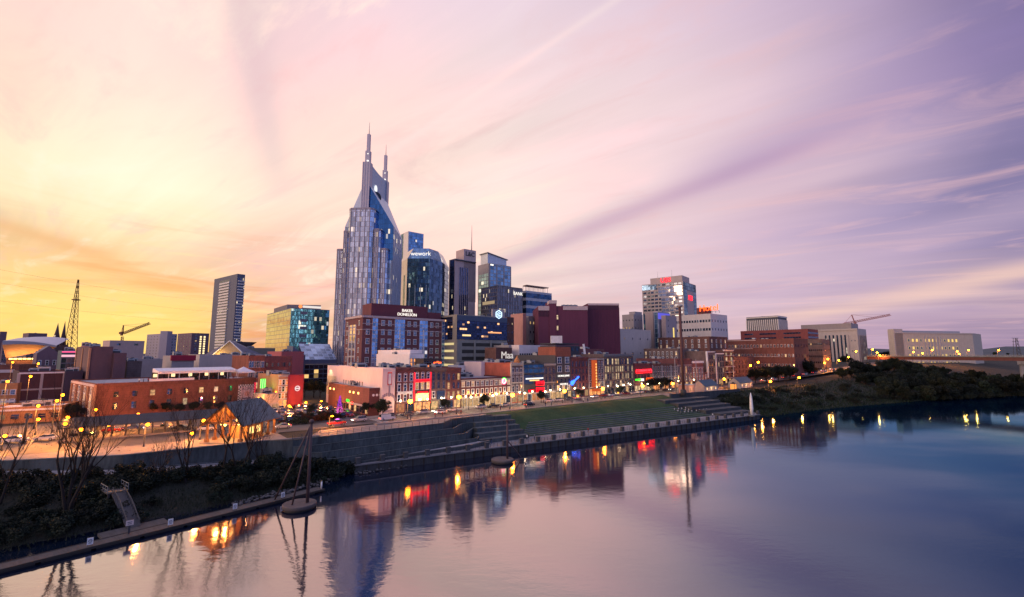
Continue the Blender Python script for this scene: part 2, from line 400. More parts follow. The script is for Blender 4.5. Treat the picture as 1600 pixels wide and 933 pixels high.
def thing(name, label, cat, loc=(0, 0, 0), rz=0., group=None):
    o = bpy.data.objects.new(name, None); COL.objects.link(o); o.location = loc; o.rotation_euler = (0, 0, rz)
    o.empty_display_size = .5
    return tag(o, label, cat, group)
def part(name, me, parent, loc=(0, 0, 0), rz=0., label=None):
    o = bpy.data.objects.new(name, me); COL.objects.link(o); o.location = loc; o.rotation_euler = (0, 0, rz); o.parent = parent
    if label: o['label'] = label
    return o
def dup(root, loc, rz=None, label=None, scale=None):
    r = root.copy(); COL.objects.link(r); r.location = loc
    if rz is not None: r.rotation_euler = (0, 0, rz)
    if label: r['label'] = label
    if scale: r.scale = scale if isinstance(scale, (tuple, list)) else (scale,) * 3
    for ch in list(root.children):
        c = ch.copy(); COL.objects.link(c); c.parent = r
        for gc in ch.children:
            x = gc.copy(); COL.objects.link(x); x.parent = c
    return r
def lettering(name, text, size, mat, parent, loc, rx=R(90), rz=0., depth=.06, align='CENTER', sy=1.):
    cu = bpy.data.curves.new(name, 'FONT'); cu.body = text; cu.size = size; cu.extrude = depth; cu.align_x = align; cu.align_y = 'CENTER'; cu.offset = 0
    o = bpy.data.objects.new(name, cu); me = bpy.data.meshes.new_from_object(o); bpy.data.objects.remove(o); bpy.data.curves.remove(cu)
    me.materials.clear(); me.materials.append(mat)
    o = bpy.data.objects.new(name, me); COL.objects.link(o); o.parent = parent; o.location = loc; o.rotation_euler = (rx, 0, rz); o.scale = (1, sy, 1)
    return o
ORD = ['first','second','third','fourth','fifth','sixth','seventh','eighth','ninth','tenth','eleventh','twelfth','thirteenth','fourteenth','fifteenth','sixteenth','seventeenth','eighteenth','nineteenth','twentieth','twenty-first','twenty-second','twenty-third','twenty-fourth','twenty-fifth','twenty-sixth','twenty-seventh','twenty-eighth','twenty-ninth','thirtieth']
STREET = 8.5
# ------------------------------------------------------------------ water, ground, river bank, terraces
def interp(x, tab):
    if x <= tab[0][0]: return tab[0][1]
    for (a, p), (b, q) in zip(tab, tab[1:]):
        if x <= b: return p + (q - p) * (x - a) / (b - a)
    return tab[-1][1]
QS0, QS1 = 46., 226.                                     # the straight quay runs between these
def t_quay(s): return 116.2 - .140 * (s - QS0)
TW = [(-4000, 60), (-200, 86), (-60, 96), (-12, 103.6), (20, 108), (36, 111.5), (46, 119), (66, 119), (74, 116), (220, 97), (232, 92), (260, 87), (294, 81), (386, 57), (483, 20), (560, -20), (700, -90), (4000, -700)]
WTOP = [(-400, 190), (-60, 150), (-19, 139.5), (1, 129.5), (13, 128.8), (27, 127.8), (33, 126), (44, 126.5), (60, 124), (110, 124), (400, 124)]   # line of the retaining wall

m, g = newmat('water')
tc = g.n('ShaderNodeTexCoord').outputs['Object']
def wav(sx_, sy_, sc, det):
    mp = g.n('ShaderNodeMapping'); g.link(tc, mp.inputs[0]); mp.inputs[2].default_value = (0, 0, R(-38)); mp.inputs[3].default_value = (sx_, sy_, 1)
    return g.noise(mp.outputs[0], sc, det, .55)
patch = wav(.35, 1, .018, 4.)                              # slow smooth and ruffled patches
rip = wav(.45, 1, .55, 3.); chop = wav(.6, 1, 1.7, 2.); swell = wav(.3, 1, .09, 3.)
ruffle = g.rng(patch, .42, .62, .35, 1., True)
sxy = g.n('ShaderNodeSeparateXYZ'); g.link(tc, sxy.inputs[0])
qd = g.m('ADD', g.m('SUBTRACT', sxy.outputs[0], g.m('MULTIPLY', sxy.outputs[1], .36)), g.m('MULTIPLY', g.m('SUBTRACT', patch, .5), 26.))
mid = g.rng(qd, -20, 26, 0, 1, True); blue_ramp = g.rng(qd, 0, 84, 0, 1, True)      # rightward ramps: paint the reflection from bright pink to dimmer blue
h = g.m('ADD', g.m('MULTIPLY', rip, .085), g.m('ADD', g.m('MULTIPLY', chop, .030), g.m('MULTIPLY', swell, .10)))
bp = g.n('ShaderNodeBump'); g.put(bp.inputs['Strength'], g.m('MULTIPLY', ruffle, g.m('SUBTRACT', .40, g.m('MULTIPLY', g.m('MAXIMUM', blue_ramp, g.m('MULTIPLY', mid, .8)), .24)))); bp.inputs['Distance'].default_value = 1.; g.link(h, bp.inputs['Height'])
body = g.n('ShaderNodeBsdfDiffuse'); body.inputs[0].default_value = (.002, .010, .030, 1)
gl = g.n('ShaderNodeBsdfGlossy'); gl.distribution = 'GGX'
g.put(gl.inputs['Roughness'], g.m('SUBTRACT', .070, g.m('MULTIPLY', blue_ramp, .02)))
pale_sheen = g.m('MULTIPLY', g.rng(wav(.5, 1, .022, 3.), .42, .60, 0, 1, True), g.rng(blue_ramp, 1, .35, .35, 1.))
g.put(gl.inputs['Color'], g.mix(g.m('MULTIPLY', pale_sheen, blue_ramp), g.mix(blue_ramp, g.mix(mid, (1, .90, .90, 1), (.62, .76, .98, 1)), (.17, .44, .70, 1)), (.58, .80, .96, 1))); g.link(bp.outputs[0], gl.inputs['Normal'])  # blue side and paler patches are tints painted onto the reflection
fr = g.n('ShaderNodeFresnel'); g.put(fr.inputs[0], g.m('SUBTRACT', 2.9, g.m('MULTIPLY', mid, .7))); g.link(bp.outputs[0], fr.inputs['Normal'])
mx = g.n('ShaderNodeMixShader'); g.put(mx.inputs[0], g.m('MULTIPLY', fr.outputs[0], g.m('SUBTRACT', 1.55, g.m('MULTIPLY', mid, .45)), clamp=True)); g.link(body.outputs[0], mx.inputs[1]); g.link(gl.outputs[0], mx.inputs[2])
finish(g, mx.outputs[0])
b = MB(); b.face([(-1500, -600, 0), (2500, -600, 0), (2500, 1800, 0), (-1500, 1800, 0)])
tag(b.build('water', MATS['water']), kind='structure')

m, g = newmat('ground')
tc = g.n('ShaderNodeTexCoord').outputs['Object']
a = g.noise(tc, .09, 5., .65); c2 = g.noise(tc, 1.3, 4., .6)
col = g.mix(g.rng(a, .35, .65), (.016, .020, .012, 1), (.040, .036, .026, 1)); col = g.mix(g.rng(c2, .35, .7, 0, .6), col, (.010, .014, .008, 1))
bpn = g.n('ShaderNodeBump'); bpn.inputs['Strength'].default_value = .7; bpn.inputs['Distance'].default_value = .5; g.link(c2, bpn.inputs['Height'])
finish(g, bsdf(g, col, .95, normal=bpn.outputs[0]).outputs[0])
BANKZ = [(-4000, 5.2), (-60, 6.8), (-18, 6.5), (29, 4.0), (44, 2.0), (230, 2.0), (262, 7.6), (371, 9), (455, 15), (600, 20), (4000, 8)]
BANKT = [(-400, 186), (-60, 146), (-19, 135.5), (1, 125.5), (13, 124.9), (27, 124), (33, 122.5), (44, 121), (60, 120), (225, 104), (240, 112), (262, 122), (330, 116), (371, 105), (455, 95), (600, 70), (4000, 100)]
ST_S = [-4000, -1500, -400, -200, -120, -80, -50, -30, -20, -10, 0, 10, 20, 31, 38, 44, 46, 52, 60, 80, 110, 140, 170, 200, 222, 228, 234, 242, 252, 262, 280, 300, 320, 345, 371, 400, 430, 455, 500, 560, 640, 800, 1500, 4000]
rows = []
for s in ST_S:
    tw, tb, zb = interp(s, TW), interp(s, BANKT), interp(s, BANKZ)
    tt = max(interp(s, WTOP) + 1.2, tb + 1.5)
    zs = interp(s, [(-4000, 8), (-19, 8.1), (14, 8.4), (320, 8.5), (371, 10), (455, 15.5), (600, 20), (4000, 9)])
    quay = QS0 <= s <= 226
    pr = [(tw - 25, -5), (tw, -1.2 if not quay else -1.5), (tw + (tb - tw) * .5, zb * .42 if not quay else .6), (tb, zb - (.25 if quay else 0)), (tb + 1.2, zb - (.2 if quay else 0))]
    if 44 <= s <= 236: pr += [(126, 2.4), (136, 7.2), (137.5, zs - .03)]
    elif s < 44: pr += [(tt - 1.0, zb + .02), (tt + .2, zs - .1), (tt + 1.5, zs - .03)]
    else: pr += [(tt, zb + .3), (tt + 4, zs - .2), (tt + 8, zs - .03)]
    pr += [(max(160, pr[-1][0] + 10), zs), (260, 8.5 if s < 330 else zs), (600, 9), (7000, 9)]
    rows.append([ST(s, t, z) for t, z in pr])
b = MB()
for r0, r1 in zip(rows, rows[1:]):
    for k in range(len(r0) - 1): b.face([r0[k], r1[k], r1[k + 1], r0[k + 1]], 0, True)
tag(b.build('ground', MATS['ground']), kind='structure')

# far hills on the skyline
HILL = wall('hill_woods', (.07, .085, .10), .3, .95, .002)
b = MB()
for k in range(70):
    def hp(i):
        a = R(-62 + i * 1.85); dist = 3600
        return Vector((math.sin(a) * dist, math.cos(a) * dist, 0)), 24 + 34 * mnoise.noise(Vector((i * .23, 3.1, 0))) + 14 * mnoise.noise(Vector((i * .9, 1, 0))) + (12 if i > 58 else -16 if i < 26 else 0)
    (p, h0), (q, h1) = hp(k), hp(k + 1)
    b.face([(p.x, p.y, 0), (q.x, q.y, 0), (q.x * 1.08, q.y * 1.08, 25 + h1), (p.x * 1.08, p.y * 1.08, 25 + h0)], 0, True)
    b.face([(p.x * 1.08, p.y * 1.08, 25 + h0), (q.x * 1.08, q.y * 1.08, 25 + h1), (q.x * 1.3, q.y * 1.3, 0), (p.x * 1.3, p.y * 1.3, 0)], 0, True)
tag(b.build('hills', HILL), kind='structure')

# roads and pavements
m, g = newmat('asphalt')
tc = uvn(g); a = g.noise(tc, .12, 5., .6); c2 = g.noise(tc, 2.5, 3., .6)
finish(g, bsdf(g, g.mix(g.rng(g.m('ADD', g.m('MULTIPLY', a, .7), g.m('MULTIPLY', c2, .3)), .35, .65), (.045, .043, .045, 1), (.10, .094, .092, 1)), .62).outputs[0])
ASPH = MATS['asphalt']
PAVE = wall('paving', (.21, .19, .18), .25, .8, .3, 1, 1)
LINEW = plain('road_paint', (.6, .6, .58), .6)
def strip(name, path, kind='structure', z=None, mat=ASPH):
    """a sheet between two edge lines given in river coordinates: [(s, t0, t1, z), ...]"""
    b = MB()
    for (s0, a0, b0, z0), (s1, a1, b1, z1) in zip(path, path[1:]): b.face([ST(s0, a0, z0), ST(s1, a1, z1), ST(s1, b1, z1), ST(s0, b0, z0)], 0)
    o = b.build(name, mat)
    return tag(o, kind=kind)
strip('avenue_road', [(-60, 150, 172, 8.55), (10, 141.5, 152, 8.55), (40, 138.4, 150, 8.55), (60, 138.2, 149, 8.55), (120, 138.2, 149, 8.55), (300, 138.2, 149, 8.55), (345, 136, 147, 9.6), (371, 130, 142, 11), (455, 112, 126, 17), (560, 100, 118, 21.5)])
b = MB()
def kerb(b, s0, s1, ta, tb, z=8.5, h=.15):
    b.prism([ST(s0, ta).xy, ST(s1, ta).xy, ST(s1, tb).xy, ST(s0, tb).xy], z - .6, z + h)
kerb(b, 62, 308, 149, 154.2); kerb(b, 60, 226, 135.6, 138.2)
tag(b.build('pavement', PAVE), kind='structure')
strip('parking_lot', [(-40, 152, 202, 8.52), (20, 152.2, 206, 8.56), (62, 149.6, 215, 8.56)])
strip('left_road', [(-120, 168, 195, 8.49), (-60, 151, 170, 8.5), (-20, 140.5, 158, 8.5), (1, 130.6, 153, 8.5), (14, 130, 151, 8.5), (33, 127, 149, 8.5)], mat=PAVE)
b = MB()
for i in range(44):
    s = 64 + i * 5.5
    b.face([ST(s, 143.5, 8.557), ST(s + 2.6, 143.5, 8.557), ST(s + 2.6, 143.7, 8.557), ST(s, 143.7, 8.557)])
for (s0, s1, t) in ((62, 300, 146.6), (62, 300, 140.4)): b.face([ST(s0, t, 8.556), ST(s1, t, 8.556), ST(s1, t + .14, 8.556), ST(s0, t + .14, 8.556)])
for i in range(15): s = 2 + i * 3.0; b.face([ST(s, 160, 8.566), ST(s + .14, 160, 8.566), ST(s + .14, 165, 8.566), ST(s, 165, 8.566)])
for i in range(14): s = 20 + i * 3.0; b.face([ST(s, 176, 8.566), ST(s + .14, 176, 8.566), ST(s + .14, 181, 8.566), ST(s, 181, 8.566)])
for i in range(9): s = 62.6 ; t = 139 + i * 1.05; b.face([ST(s, t, 8.558), ST(s + 3, t, 8.558), ST(s + 3, t + .5, 8.558), ST(s, t + .5, 8.558)])
tag(b.build('road_markings', LINEW), kind='structure')

# ---- quay promenade with its railing
QW = 9.6
root = thing('promenade', 'long grey concrete riverside promenade along the water below the lawn', 'promenade', ST(QS0, t_quay(QS0), 0), ANG)
def loc(s, t, z=0.): return (s - QS0, t - t_quay(QS0), z)
poly = [loc(QS0, t_quay(QS0))[:2], loc(QS1, t_quay(QS1))[:2], loc(QS1 + 5, t_quay(QS1) + 5)[:2], loc(QS1, t_quay(QS1) + QW)[:2], loc(QS0 + 16, t_quay(QS0) + QW - 2)[:2], loc(QS0, t_quay(QS0) + 6.5)[:2]]
QWALL = wall('quay_wall', (.045, .046, .050), .5, .8, .12, 1, .2)
b = MB(); b.prism(poly, 1.9, 2.2, 0, 0); b.build('deck', wall('quay_paving', (.20, .19, .195), .35, .85, .12, 1, 1), root)
pin = [(x, y + (.35 if i < 2 else 0)) for i, (x, y) in enumerate(poly)]
b = MB(); b.prism(pin, -4, 1.9, 0, 0); b.build('quay_wall', QWALL, root)
fend = MB().box((0, 0, .6), (.3, .5, 2.5)).mesh('fender', plain('wet_timber', (.03, .025, .022), .7))
for i in range(58): s = QS0 + 3 + i * 3.05; part('fender', fend, root, loc(s, t_quay(s) + .3), R(-8))
pier = MB().box((0, 0, .7), (1.15, .9, 1.5)).box((0, 0, 1.5), (1.3, 1.05, .14)).mesh('railing_pier', wall('pier_stone', (.075, .075, .08), .3))
for i in range(30):
    s = QS0 + 1 + i * 6.15; p = loc(s, t_quay(s) + .75, 2.2); part('pier', pier, root, p, R(-8))
rail = MB()
for i in range(29):
    s0, s1 = QS0 + 1 + i * 6.15, QS0 + 1 + (i + 1) * 6.15; a, c = loc(s0, t_quay(s0) + .75, 2.2), loc(s1, t_quay(s1) + .75, 2.2)
    a, c = Vector(a), Vector(c)
    for zz in (.35, .7, 1.1): rail.beam(a + Vector((0, 0, zz)), c + Vector((0, 0, zz)), .05)
    for k in range(1, 5): q = a.lerp(c, k / 5); rail.beam(q, q + Vector((0, 0, 1.1)), .06)
rail.build('railing', DARKSTEEL, root)

# ---- stepped concrete terraces on the left, each riser a wall that jogs inland before the lawn
root = thing('stepped_terrace', 'grey concrete terraces stepping down to the promenade left of the lawn', 'terrace', ST(QS0, 120, 0), ANG)
TER = wall('terrace_concrete', (.066, .078, .083), .62, .85, .14, 1, .22)
GRASS_C = (.020, .040, .016)
m, g = newmat('lawn_grass')
tc = g.n('ShaderNodeTexCoord').outputs['Object']; a = g.noise(tc, .12, 4., .6); c2 = g.noise(tc, 1.4, 4., .7)
gc = g.mix(g.rng(g.m('ADD', g.m('MULTIPLY', a, .6), g.m('MULTIPLY', c2, .4)), .38, .62), (.020, .052, .022, 1), (.056, .092, .038, 1))
bpn = g.n('ShaderNodeBump'); bpn.inputs['Strength'].default_value = .8; bpn.inputs['Distance'].default_value = .12; g.link(c2, bpn.inputs['Height'])
finish(g, bsdf(g, gc, .9, normal=bpn.outputs[0], spec=.15).outputs[0]); GRASS = MATS['lawn_grass']
def tl(s, t): return (s - QS0, t - 120)
levels = [(8.7, 123.6, 33, 76), (7.1, 121.8, 36, 79), (5.5, 120.0, 39, 82), (3.9, 118.2, 42, 85)]
for k, (zt, t, sa_, sb_) in enumerate(levels):
    jog = 6.0
    line = [(sa_ - 5, t + 3.2), (sa_, t), (sb_, t), (sb_ + 7, t + jog), (100, t + jog)]
    b = MB(); th = .45
    for (p, q) in zip(line, line[1:]):
        P0, P1 = Vector(tl(*p)), Vector(tl(*q)); dd = (P1 - P0).normalized(); nn = Vector((-dd.y, dd.x)) * th
        b.prism([P0, P1, P1 + nn, P0 + nn], .8, zt)
        b.prism([P0 - nn * .15 - dd * .02, P1 - nn * .15 + dd * .02, P1 + nn * 1.15, P0 + nn * 1.15], zt, zt + .12)
    b.build('terrace_wall', TER, root)
    # ledge behind this wall
    b = MB(); hi = levels[k - 1][1] if k else 137.4
    back = 1.35 if k else 13.4
    for (p, q) in zip(line, line[1:]):
        b.face([tl(p[0], p[1] + .4) + (zt - .35,), tl(q[0], q[1] + .4) + (zt - .35,), tl(q[0], q[1] + .4 + back) + (zt - .35,), tl(p[0], p[1] + .4 + back) + (zt - .35,)])
    if k: b.build('grass_ledge', GRASS, root)
    else: b.build('upper_walk', PAVE, root)
# stair blocks between terraces and lawn
for k in range(5):
    z1 = 3.4 + k * 1.25
    b = MB(); b.prism([tl(86 + k * 1.4, 117.6 + k * 2.9), tl(104 + k * .5, 115.2 + k * 2.9), tl(104 + k * .5, 118.4 + k * 2.9), tl(86 + k * 1.4, 120.6 + k * 2.9)], 1.5, z1)
    b.build('stair_block', TER, root)
# lower ramp wall
b = MB(); b.prism([tl(44, 117.4), tl(80, 113.9), tl(88, 115.4), tl(88, 116.2), tl(80, 114.8), tl(44, 118.2)], 1.5, [2.6, 3.2, 3.4, 3.4, 3.2, 2.6]); b.build('ramp_wall', TER, root)
b = MB(); b.prism([tl(44, 118.2), tl(80, 114.8), tl(88, 116.2), tl(88, 119), tl(80, 117.8), tl(44, 118.9)], 1.4, [2.3, 2.9, 3.0, 3.0, 2.9, 2.3]); b.build('ramp', CONCLIGHT, root)

# ---- railing at the top of the terraces
root = thing('street_railing', 'thin dark railing along the street edge above the concrete terraces', 'railing', ST(33, 124.2, 8.8), ANG)
b = MB(); c = b
for i in range(30):
    s = i * 2.2; c.beam((s, 0, 0), (s, 0, 1.15), .08)
    if i < 29:
        for zz in (.35, .72, 1.12): b.beam((s, 0, zz), (s + 2.2, 0, zz), .05)
b.build('rail', DARKSTEEL, root)

# ---- lawn with seat steps
root_l = MB(); n = 26
prof = [(0, 2.25), (4.0, 2.9), (8.5, 3.6), (13.0, 4.5), (18., 5.6), (24, 7.0), (30, 8.2), (36, 8.5)]
def lawn_pt(i, j):
    s = 101 + (226 - 101) * i / n; t0 = t_quay(s) + QW - .2; wd = 135.8 - t0
    f, z = prof[j][0] / 36, prof[j][1]; return ST(s, t0 + wd * f, z + .12 * math.sin(i * 1.3 + j))
for i in range(n):
    for j in range(len(prof) - 1): root_l.face([lawn_pt(i, j), lawn_pt(i + 1, j), lawn_pt(i + 1, j + 1), lawn_pt(i, j + 1)], 0, True)
o = root_l.build('grass', GRASS); tag(o, kind='stuff')
STEPST = wall('step_stone', (.12, .125, .13), .35)
for k in range(7):
    b = MB(); s0, s1 = 103 + k * 1.6, 214 - k * 2.5
    for i in range(12):
        a, c = s0 + (s1 - s0) * i / 12, s0 + (s1 - s0) * (i + 1) / 12
        def tt(s): t0 = t_quay(s) + QW - .2; return t0 + (135.8 - t0) * (.03 + k * .068)
        z = interp((.03 + k * .068) * 36, prof)
        b.prism([(a - 103, tt(a) - 110), (c - 103, tt(c) - 110), (c - 103, tt(c) - 109.55), (a - 103, tt(a) - 109.55)], z - 1., z + .26)
    o = b.build('seat_step', STEPST, None, ST(103, 110, 0), ANG)
    tag(o, f'{ORD[k]} long stone seat step up the lawn from the promenade', 'steps', 'stone seat steps in the lawn')
# right end: stone terraces and platform where the cottages stand
root = thing('stone_terrace', 'dark stone terraces and parapet at the far end of the lawn below the cottages', 'terrace', ST(200, 104, 0), ANG)
DST = wall('dark_stone', (.050, .056, .062), .4)
for k in range(5):
    b = MB(); s0 = 206 - k * 2.; t0 = 8.0 - 104 + 104 + k * 5.0
    b.prism([(s0 - 200, -4 + k * 5.6), (s0 - 200 + 24 + k * 3, -8 + k * 5.6), (s0 - 200 + 25 + k * 3, -3 + k * 5.6), (s0 - 200 + 1, 1.8 + k * 5.6)], 1.5, 3.1 + k * 1.15)
    b.build('stone_step', DST, root)
b = MB(); b.prism([(12, 24), (75, 17), (76, 18.2), (13, 25.2)], 2, 9.6); b.build('parapet', DST, root)
b = MB(); b.prism([(13, 25.4), (76, 18.4), (80, 34), (18, 33)], 7.5, 8.62); b.build('platform', PAVE, root)

# ---- left retaining wall and lower path
b = MB(); top = MB(); path = MB()
pts = [(-60, 149.8), (-19, 139.3), (1, 129.3), (13, 128.6), (27, 127.6), (33, 125.8), (40, 125.2)]
for (p, q) in zip(pts, pts[1:]):
    za = interp(p[0], [(-60, 8.4), (40, 8.7)]); zb = interp(q[0], [(-60, 8.4), (40, 8.7)])
    P0, P1 = Vector((p[0], p[1] - 135)), Vector((q[0], q[1] - 135)); dd = (P1 - P0).normalized(); nn = Vector((-dd.y, dd.x))
    b.prism([P0, P1, P1 + nn * .6, P0 + nn * .6], 1., [za, zb, zb, za])
    top.prism([P0 - nn * .12, P1 - nn * .12, P1 + nn * .72, P0 + nn * .72], [za, zb, zb, za], [za + .18, zb + .18, zb + .18, za + .18])
    pa, pb = interp(p[0], BANKZ), interp(q[0], BANKZ)
    path.prism([P0 - nn * 3.6, P1 - nn * 3.6, P1 - nn * .02, P0 - nn * .02], [pa - 1, pb - 1, pb - 1, pa - 1], [pa + .15, pb + .15, pb + .15, pa + .15])
root = thing('retaining_wall', 'stained grey retaining wall below the orange lit street behind the bare trees', 'wall', ST(0, 135), ANG)
b.build('wall_face', TER, root); top.build('coping', CONCRETE, root)
o = path.build('riverside_path', CONCLIGHT, None, ST(0, 135), ANG); tag(o, kind='structure')
root = thing('path_railing', 'low grey rail along the riverside path under the retaining wall', 'railing', ST(0, 135), ANG)
b = MB(); c = b
for (p, q) in zip(pts, pts[1:]):
    P0, P1 = Vector((p[0], p[1] - 135, interp(p[0], BANKZ))), Vector((q[0], q[1] - 135, interp(q[0], BANKZ))); dd = (P1 - P0).normalized(); nn = Vector((-dd.y, dd.x, 0)) * -3.4
    for zz in (.5, 1.0): b.beam(P0 + nn + Vector((0, 0, zz)), P1 + nn + Vector((0, 0, zz)), .07)
    k = int((P1 - P0).length / 2.5)
    for i in range(k): x = P0.lerp(P1, i / k) + nn; c.beam(x, x + Vector((0, 0, 1.05)), .09)
b.build('rail', STEEL, root)

# ---- Woodland bridge at the right: deck girder, railing and a pier in the water
A, B = Vector((345, 440)), Vector((440, 210)); dd = (B - A).normalized(); ln = (B - A).length
root = thing('river_bridge', 'dark red steel girder bridge leaving the wooded bank at the right edge', 'bridge', (A.x, A.y, 0), math.atan2(dd.y, dd.x))
b = MB(); b.box((ln / 2, 0, 27.6), (ln, 15, .7)); b.build('deck', CONCRETE, root)
GIRD = plain('red_girder', (.10, .030, .030), .6)
for y in (-6.6, 6.6):
    b = MB(); b.box((ln / 2, y, 25.9), (ln, .5, 2.7)); [b.box((i * 5., y, 25.9), (.3, .8, 2.6)) for i in range(int(ln / 5))]; b.build('girder', GIRD, root)
for y in (-7.2, 7.2):
    b = MB()
    for zz in (.5, 1.0): b.beam((0, y, 27.95 + zz), (ln, y, 27.95 + zz), .12)
    for i in range(int(ln / 4)): b.beam((i * 4., y, 27.95), (i * 4., y, 29.), .12)
    b.build('railing', STEEL, root)
PIER = wall('pier_concrete', (.16, .16, .175), .35)
for x in (104., 215.):
    b = MB()
    for y in (-5, 5): b.lathe([(2.2, -4), (2.0, 22)], 16, (x, y, 0))
    b.box((x, 0, 23.2), (4.2, 15, 2.6)); b.build('pier', PIER, root)
# ------------------------------------------------------------------ buildings
_wc = {}
def window_mesh(w, h, pane, frame, arch=False, sill=True, bars=1, fwid=.16):
    key = (round(w, 2), round(h, 2), pane.name, frame.name, arch, sill, bars)
    if key in _wc: return _wc[key]
    b = MB(); y0, y1 = -.16, 0.
    b.face([(-w / 2, -.05, 0), (w / 2, -.05, 0), (w / 2, -.05, h), (-w / 2, -.05, h)], 0)
    for x in (-w / 2, w / 2): b.box((x, (y0 + y1) / 2, h / 2), (fwid, y1 - y0, h), 0, 1)
    b.box((0, (y0 + y1) / 2, h + fwid / 2), (w + fwid * (1 if arch else 2.4), y1 - y0 + .004, fwid * 1.5), 0, 1)
    if sill: b.box((0, -.14, -fwid / 2), (w + .5, .28, fwid), 0, 1)
    if bars: b.box((0, -.075, h * .52), (w - fwid, .06, .09), 0, 1)
    if bars > 1: b.box((0, -.074, h / 2), (.09, .06, h), 0, 1)
    if arch:
        n = 8; z = h + fwid * .75
        for k in range(n):
            a0, a1 = math.pi * k / n, math.pi * (k + 1) / n; ro, ri = w / 2 + fwid * .9, w / 2 - .02
            p = [(-math.cos(a) * r, z + math.sin(a) * r * .7) for a in (a0, a1) for r in (ri, ro)]
            b.face([(p[0][0], y0, p[0][1]), (p[2][0], y0, p[2][1]), (p[3][0], y0, p[3][1]), (p[1][0], y0, p[1][1])], 1)
            b.face([(p[1][0], y0, p[1][1]), (p[3][0], y0, p[3][1]), (p[3][0], 0, p[3][1]), (p[1][0], 0, p[1][1])], 1)
        b.face([(-w / 2, -.05, z)] + [(-math.cos(math.pi * k / n) * w / 2, -.05, z + math.sin(math.pi * k / n) * w * .35) for k in range(1, n)] + [(w / 2, -.05, z)], 0)
    me = b.mesh('window', [pane, frame]); _wc[key] = me; return me
def corner(xl, xc, xr, Yc, yt, ang=40., maxd=90., D=None, W=None):
    u = Vector((math.cos(R(ang)), math.sin(R(ang)))); n = Vector((-u.y, u.x))
    P = at_y(xc, yt, Yc); zt = P.z; Cn = P.xy
    W = at_line(xr, zt, Cn, u) if W is None else W
    D = at_line(xl, zt, Cn, n) if D is None else D
    D = min(max(D, 4), maxd); W = max(min(W, 140), 3)
    L = Cn + n * D; Rr = Cn + u * W
    return [L, Cn, Rr], [L + Rr - Cn], zt
def flat(xl, xr, Y, yt, depth=30.):
    a, b = at_y(xl, yt, Y), at_y(xr, yt, Y)
    return [a.xy, b.xy], [b.xy + Vector((b.x / b.y * depth * .5, depth)), a.xy + Vector((a.x / a.y * depth, depth))], a.z
UNITMAT = [plain('unit_metal', (.33, .34, .36), .5, .3), DARKSTEEL]
def unit_mesh(w, d, h):
    b = MB().box((0, 0, h / 2), (w, d, h)); b.box((0, 0, h * .45), (w * .8, d + .08, h * .5), 0, 1); b.lathe([(min(w, d) * .32, h), (min(w, d) * .32, h + .25)], 10, (0, 0, 0), 1); return b.mesh('roof_unit', UNITMAT)
UNITS = [unit_mesh(2.6, 1.8, 1.5), unit_mesh(1.6, 1.4, 1.1), unit_mesh(3.6, 2.2, 2.0)]
def building(name, label, pts, back, zt, wm, rm=None, faces=None, z0=STREET, cat='building', parapet=.7, units=0, group=None, pm=None, seed=0):
    """pts: front corners from left to right, back: corners from right to left; faces: for each front wall a list of features"""
    o = pts[len(pts) // 2 if len(pts) > 2 else 0]
    root = thing(name, label, cat, (o.x, o.y, z0), 0, group)
    poly = [p - o for p in pts] + [p - o for p in back]; H = zt - z0
    b = MB(); b.prism(poly, -1.5, H, 0, 0); b.build('wall', wm, root)
    cen = sum(poly, Vector((0, 0))) / len(poly)
    rt = MB(); ins = [cen + (p - cen) * (1 - .5 / max((p - cen).length, 1)) for p in poly]
    rt.prism(ins, H - .02, H + .06); rt.build('roof', rm or ROOFGREY, root)
    if parapet:
        b = MB(); n = len(poly); inn = [cen + (p - cen) * (1 - .55 / max((p - cen).length, 1)) for p in poly]; out = [cen + (p - cen) * (1 + .06 / max((p - cen).length, 1)) for p in poly]
        for i in range(n):
            j = (i + 1) % n; b.prism([out[i], out[j], inn[j], inn[i]], H - .25, H + parapet)
        b.build('parapet', pm or wm, root)
    rr = random.Random(hash(label) % 1000 if False else len(label) * 7 + seed)
    for k in range(units):
        q = cen + sum(((p - cen) * w_ for p, w_ in zip(poly, [rr.uniform(-.1, .22) for _ in poly])), Vector((0, 0)))
        part('roof_unit', UNITS[k % 3], root, (q.x, q.y, H + .05), R(rr.choice([40, 44, 50])))
    for i, fs in enumerate(faces or []):
        a, c = poly[i], poly[i + 1]; e = (c - a); L = e.length; e.normalize(); nrm = Vector((e.y, -e.x)); rz = math.atan2(e.y, e.x)
        for f in fs: feature(root, f, a, e, nrm, L, H, rz, rr)
    root['h'] = H
    del root['h']
    return root, poly, H
def P3(a, e, n, x, off, z): q = a + e * x + n * off; return (q.x, q.y, z)
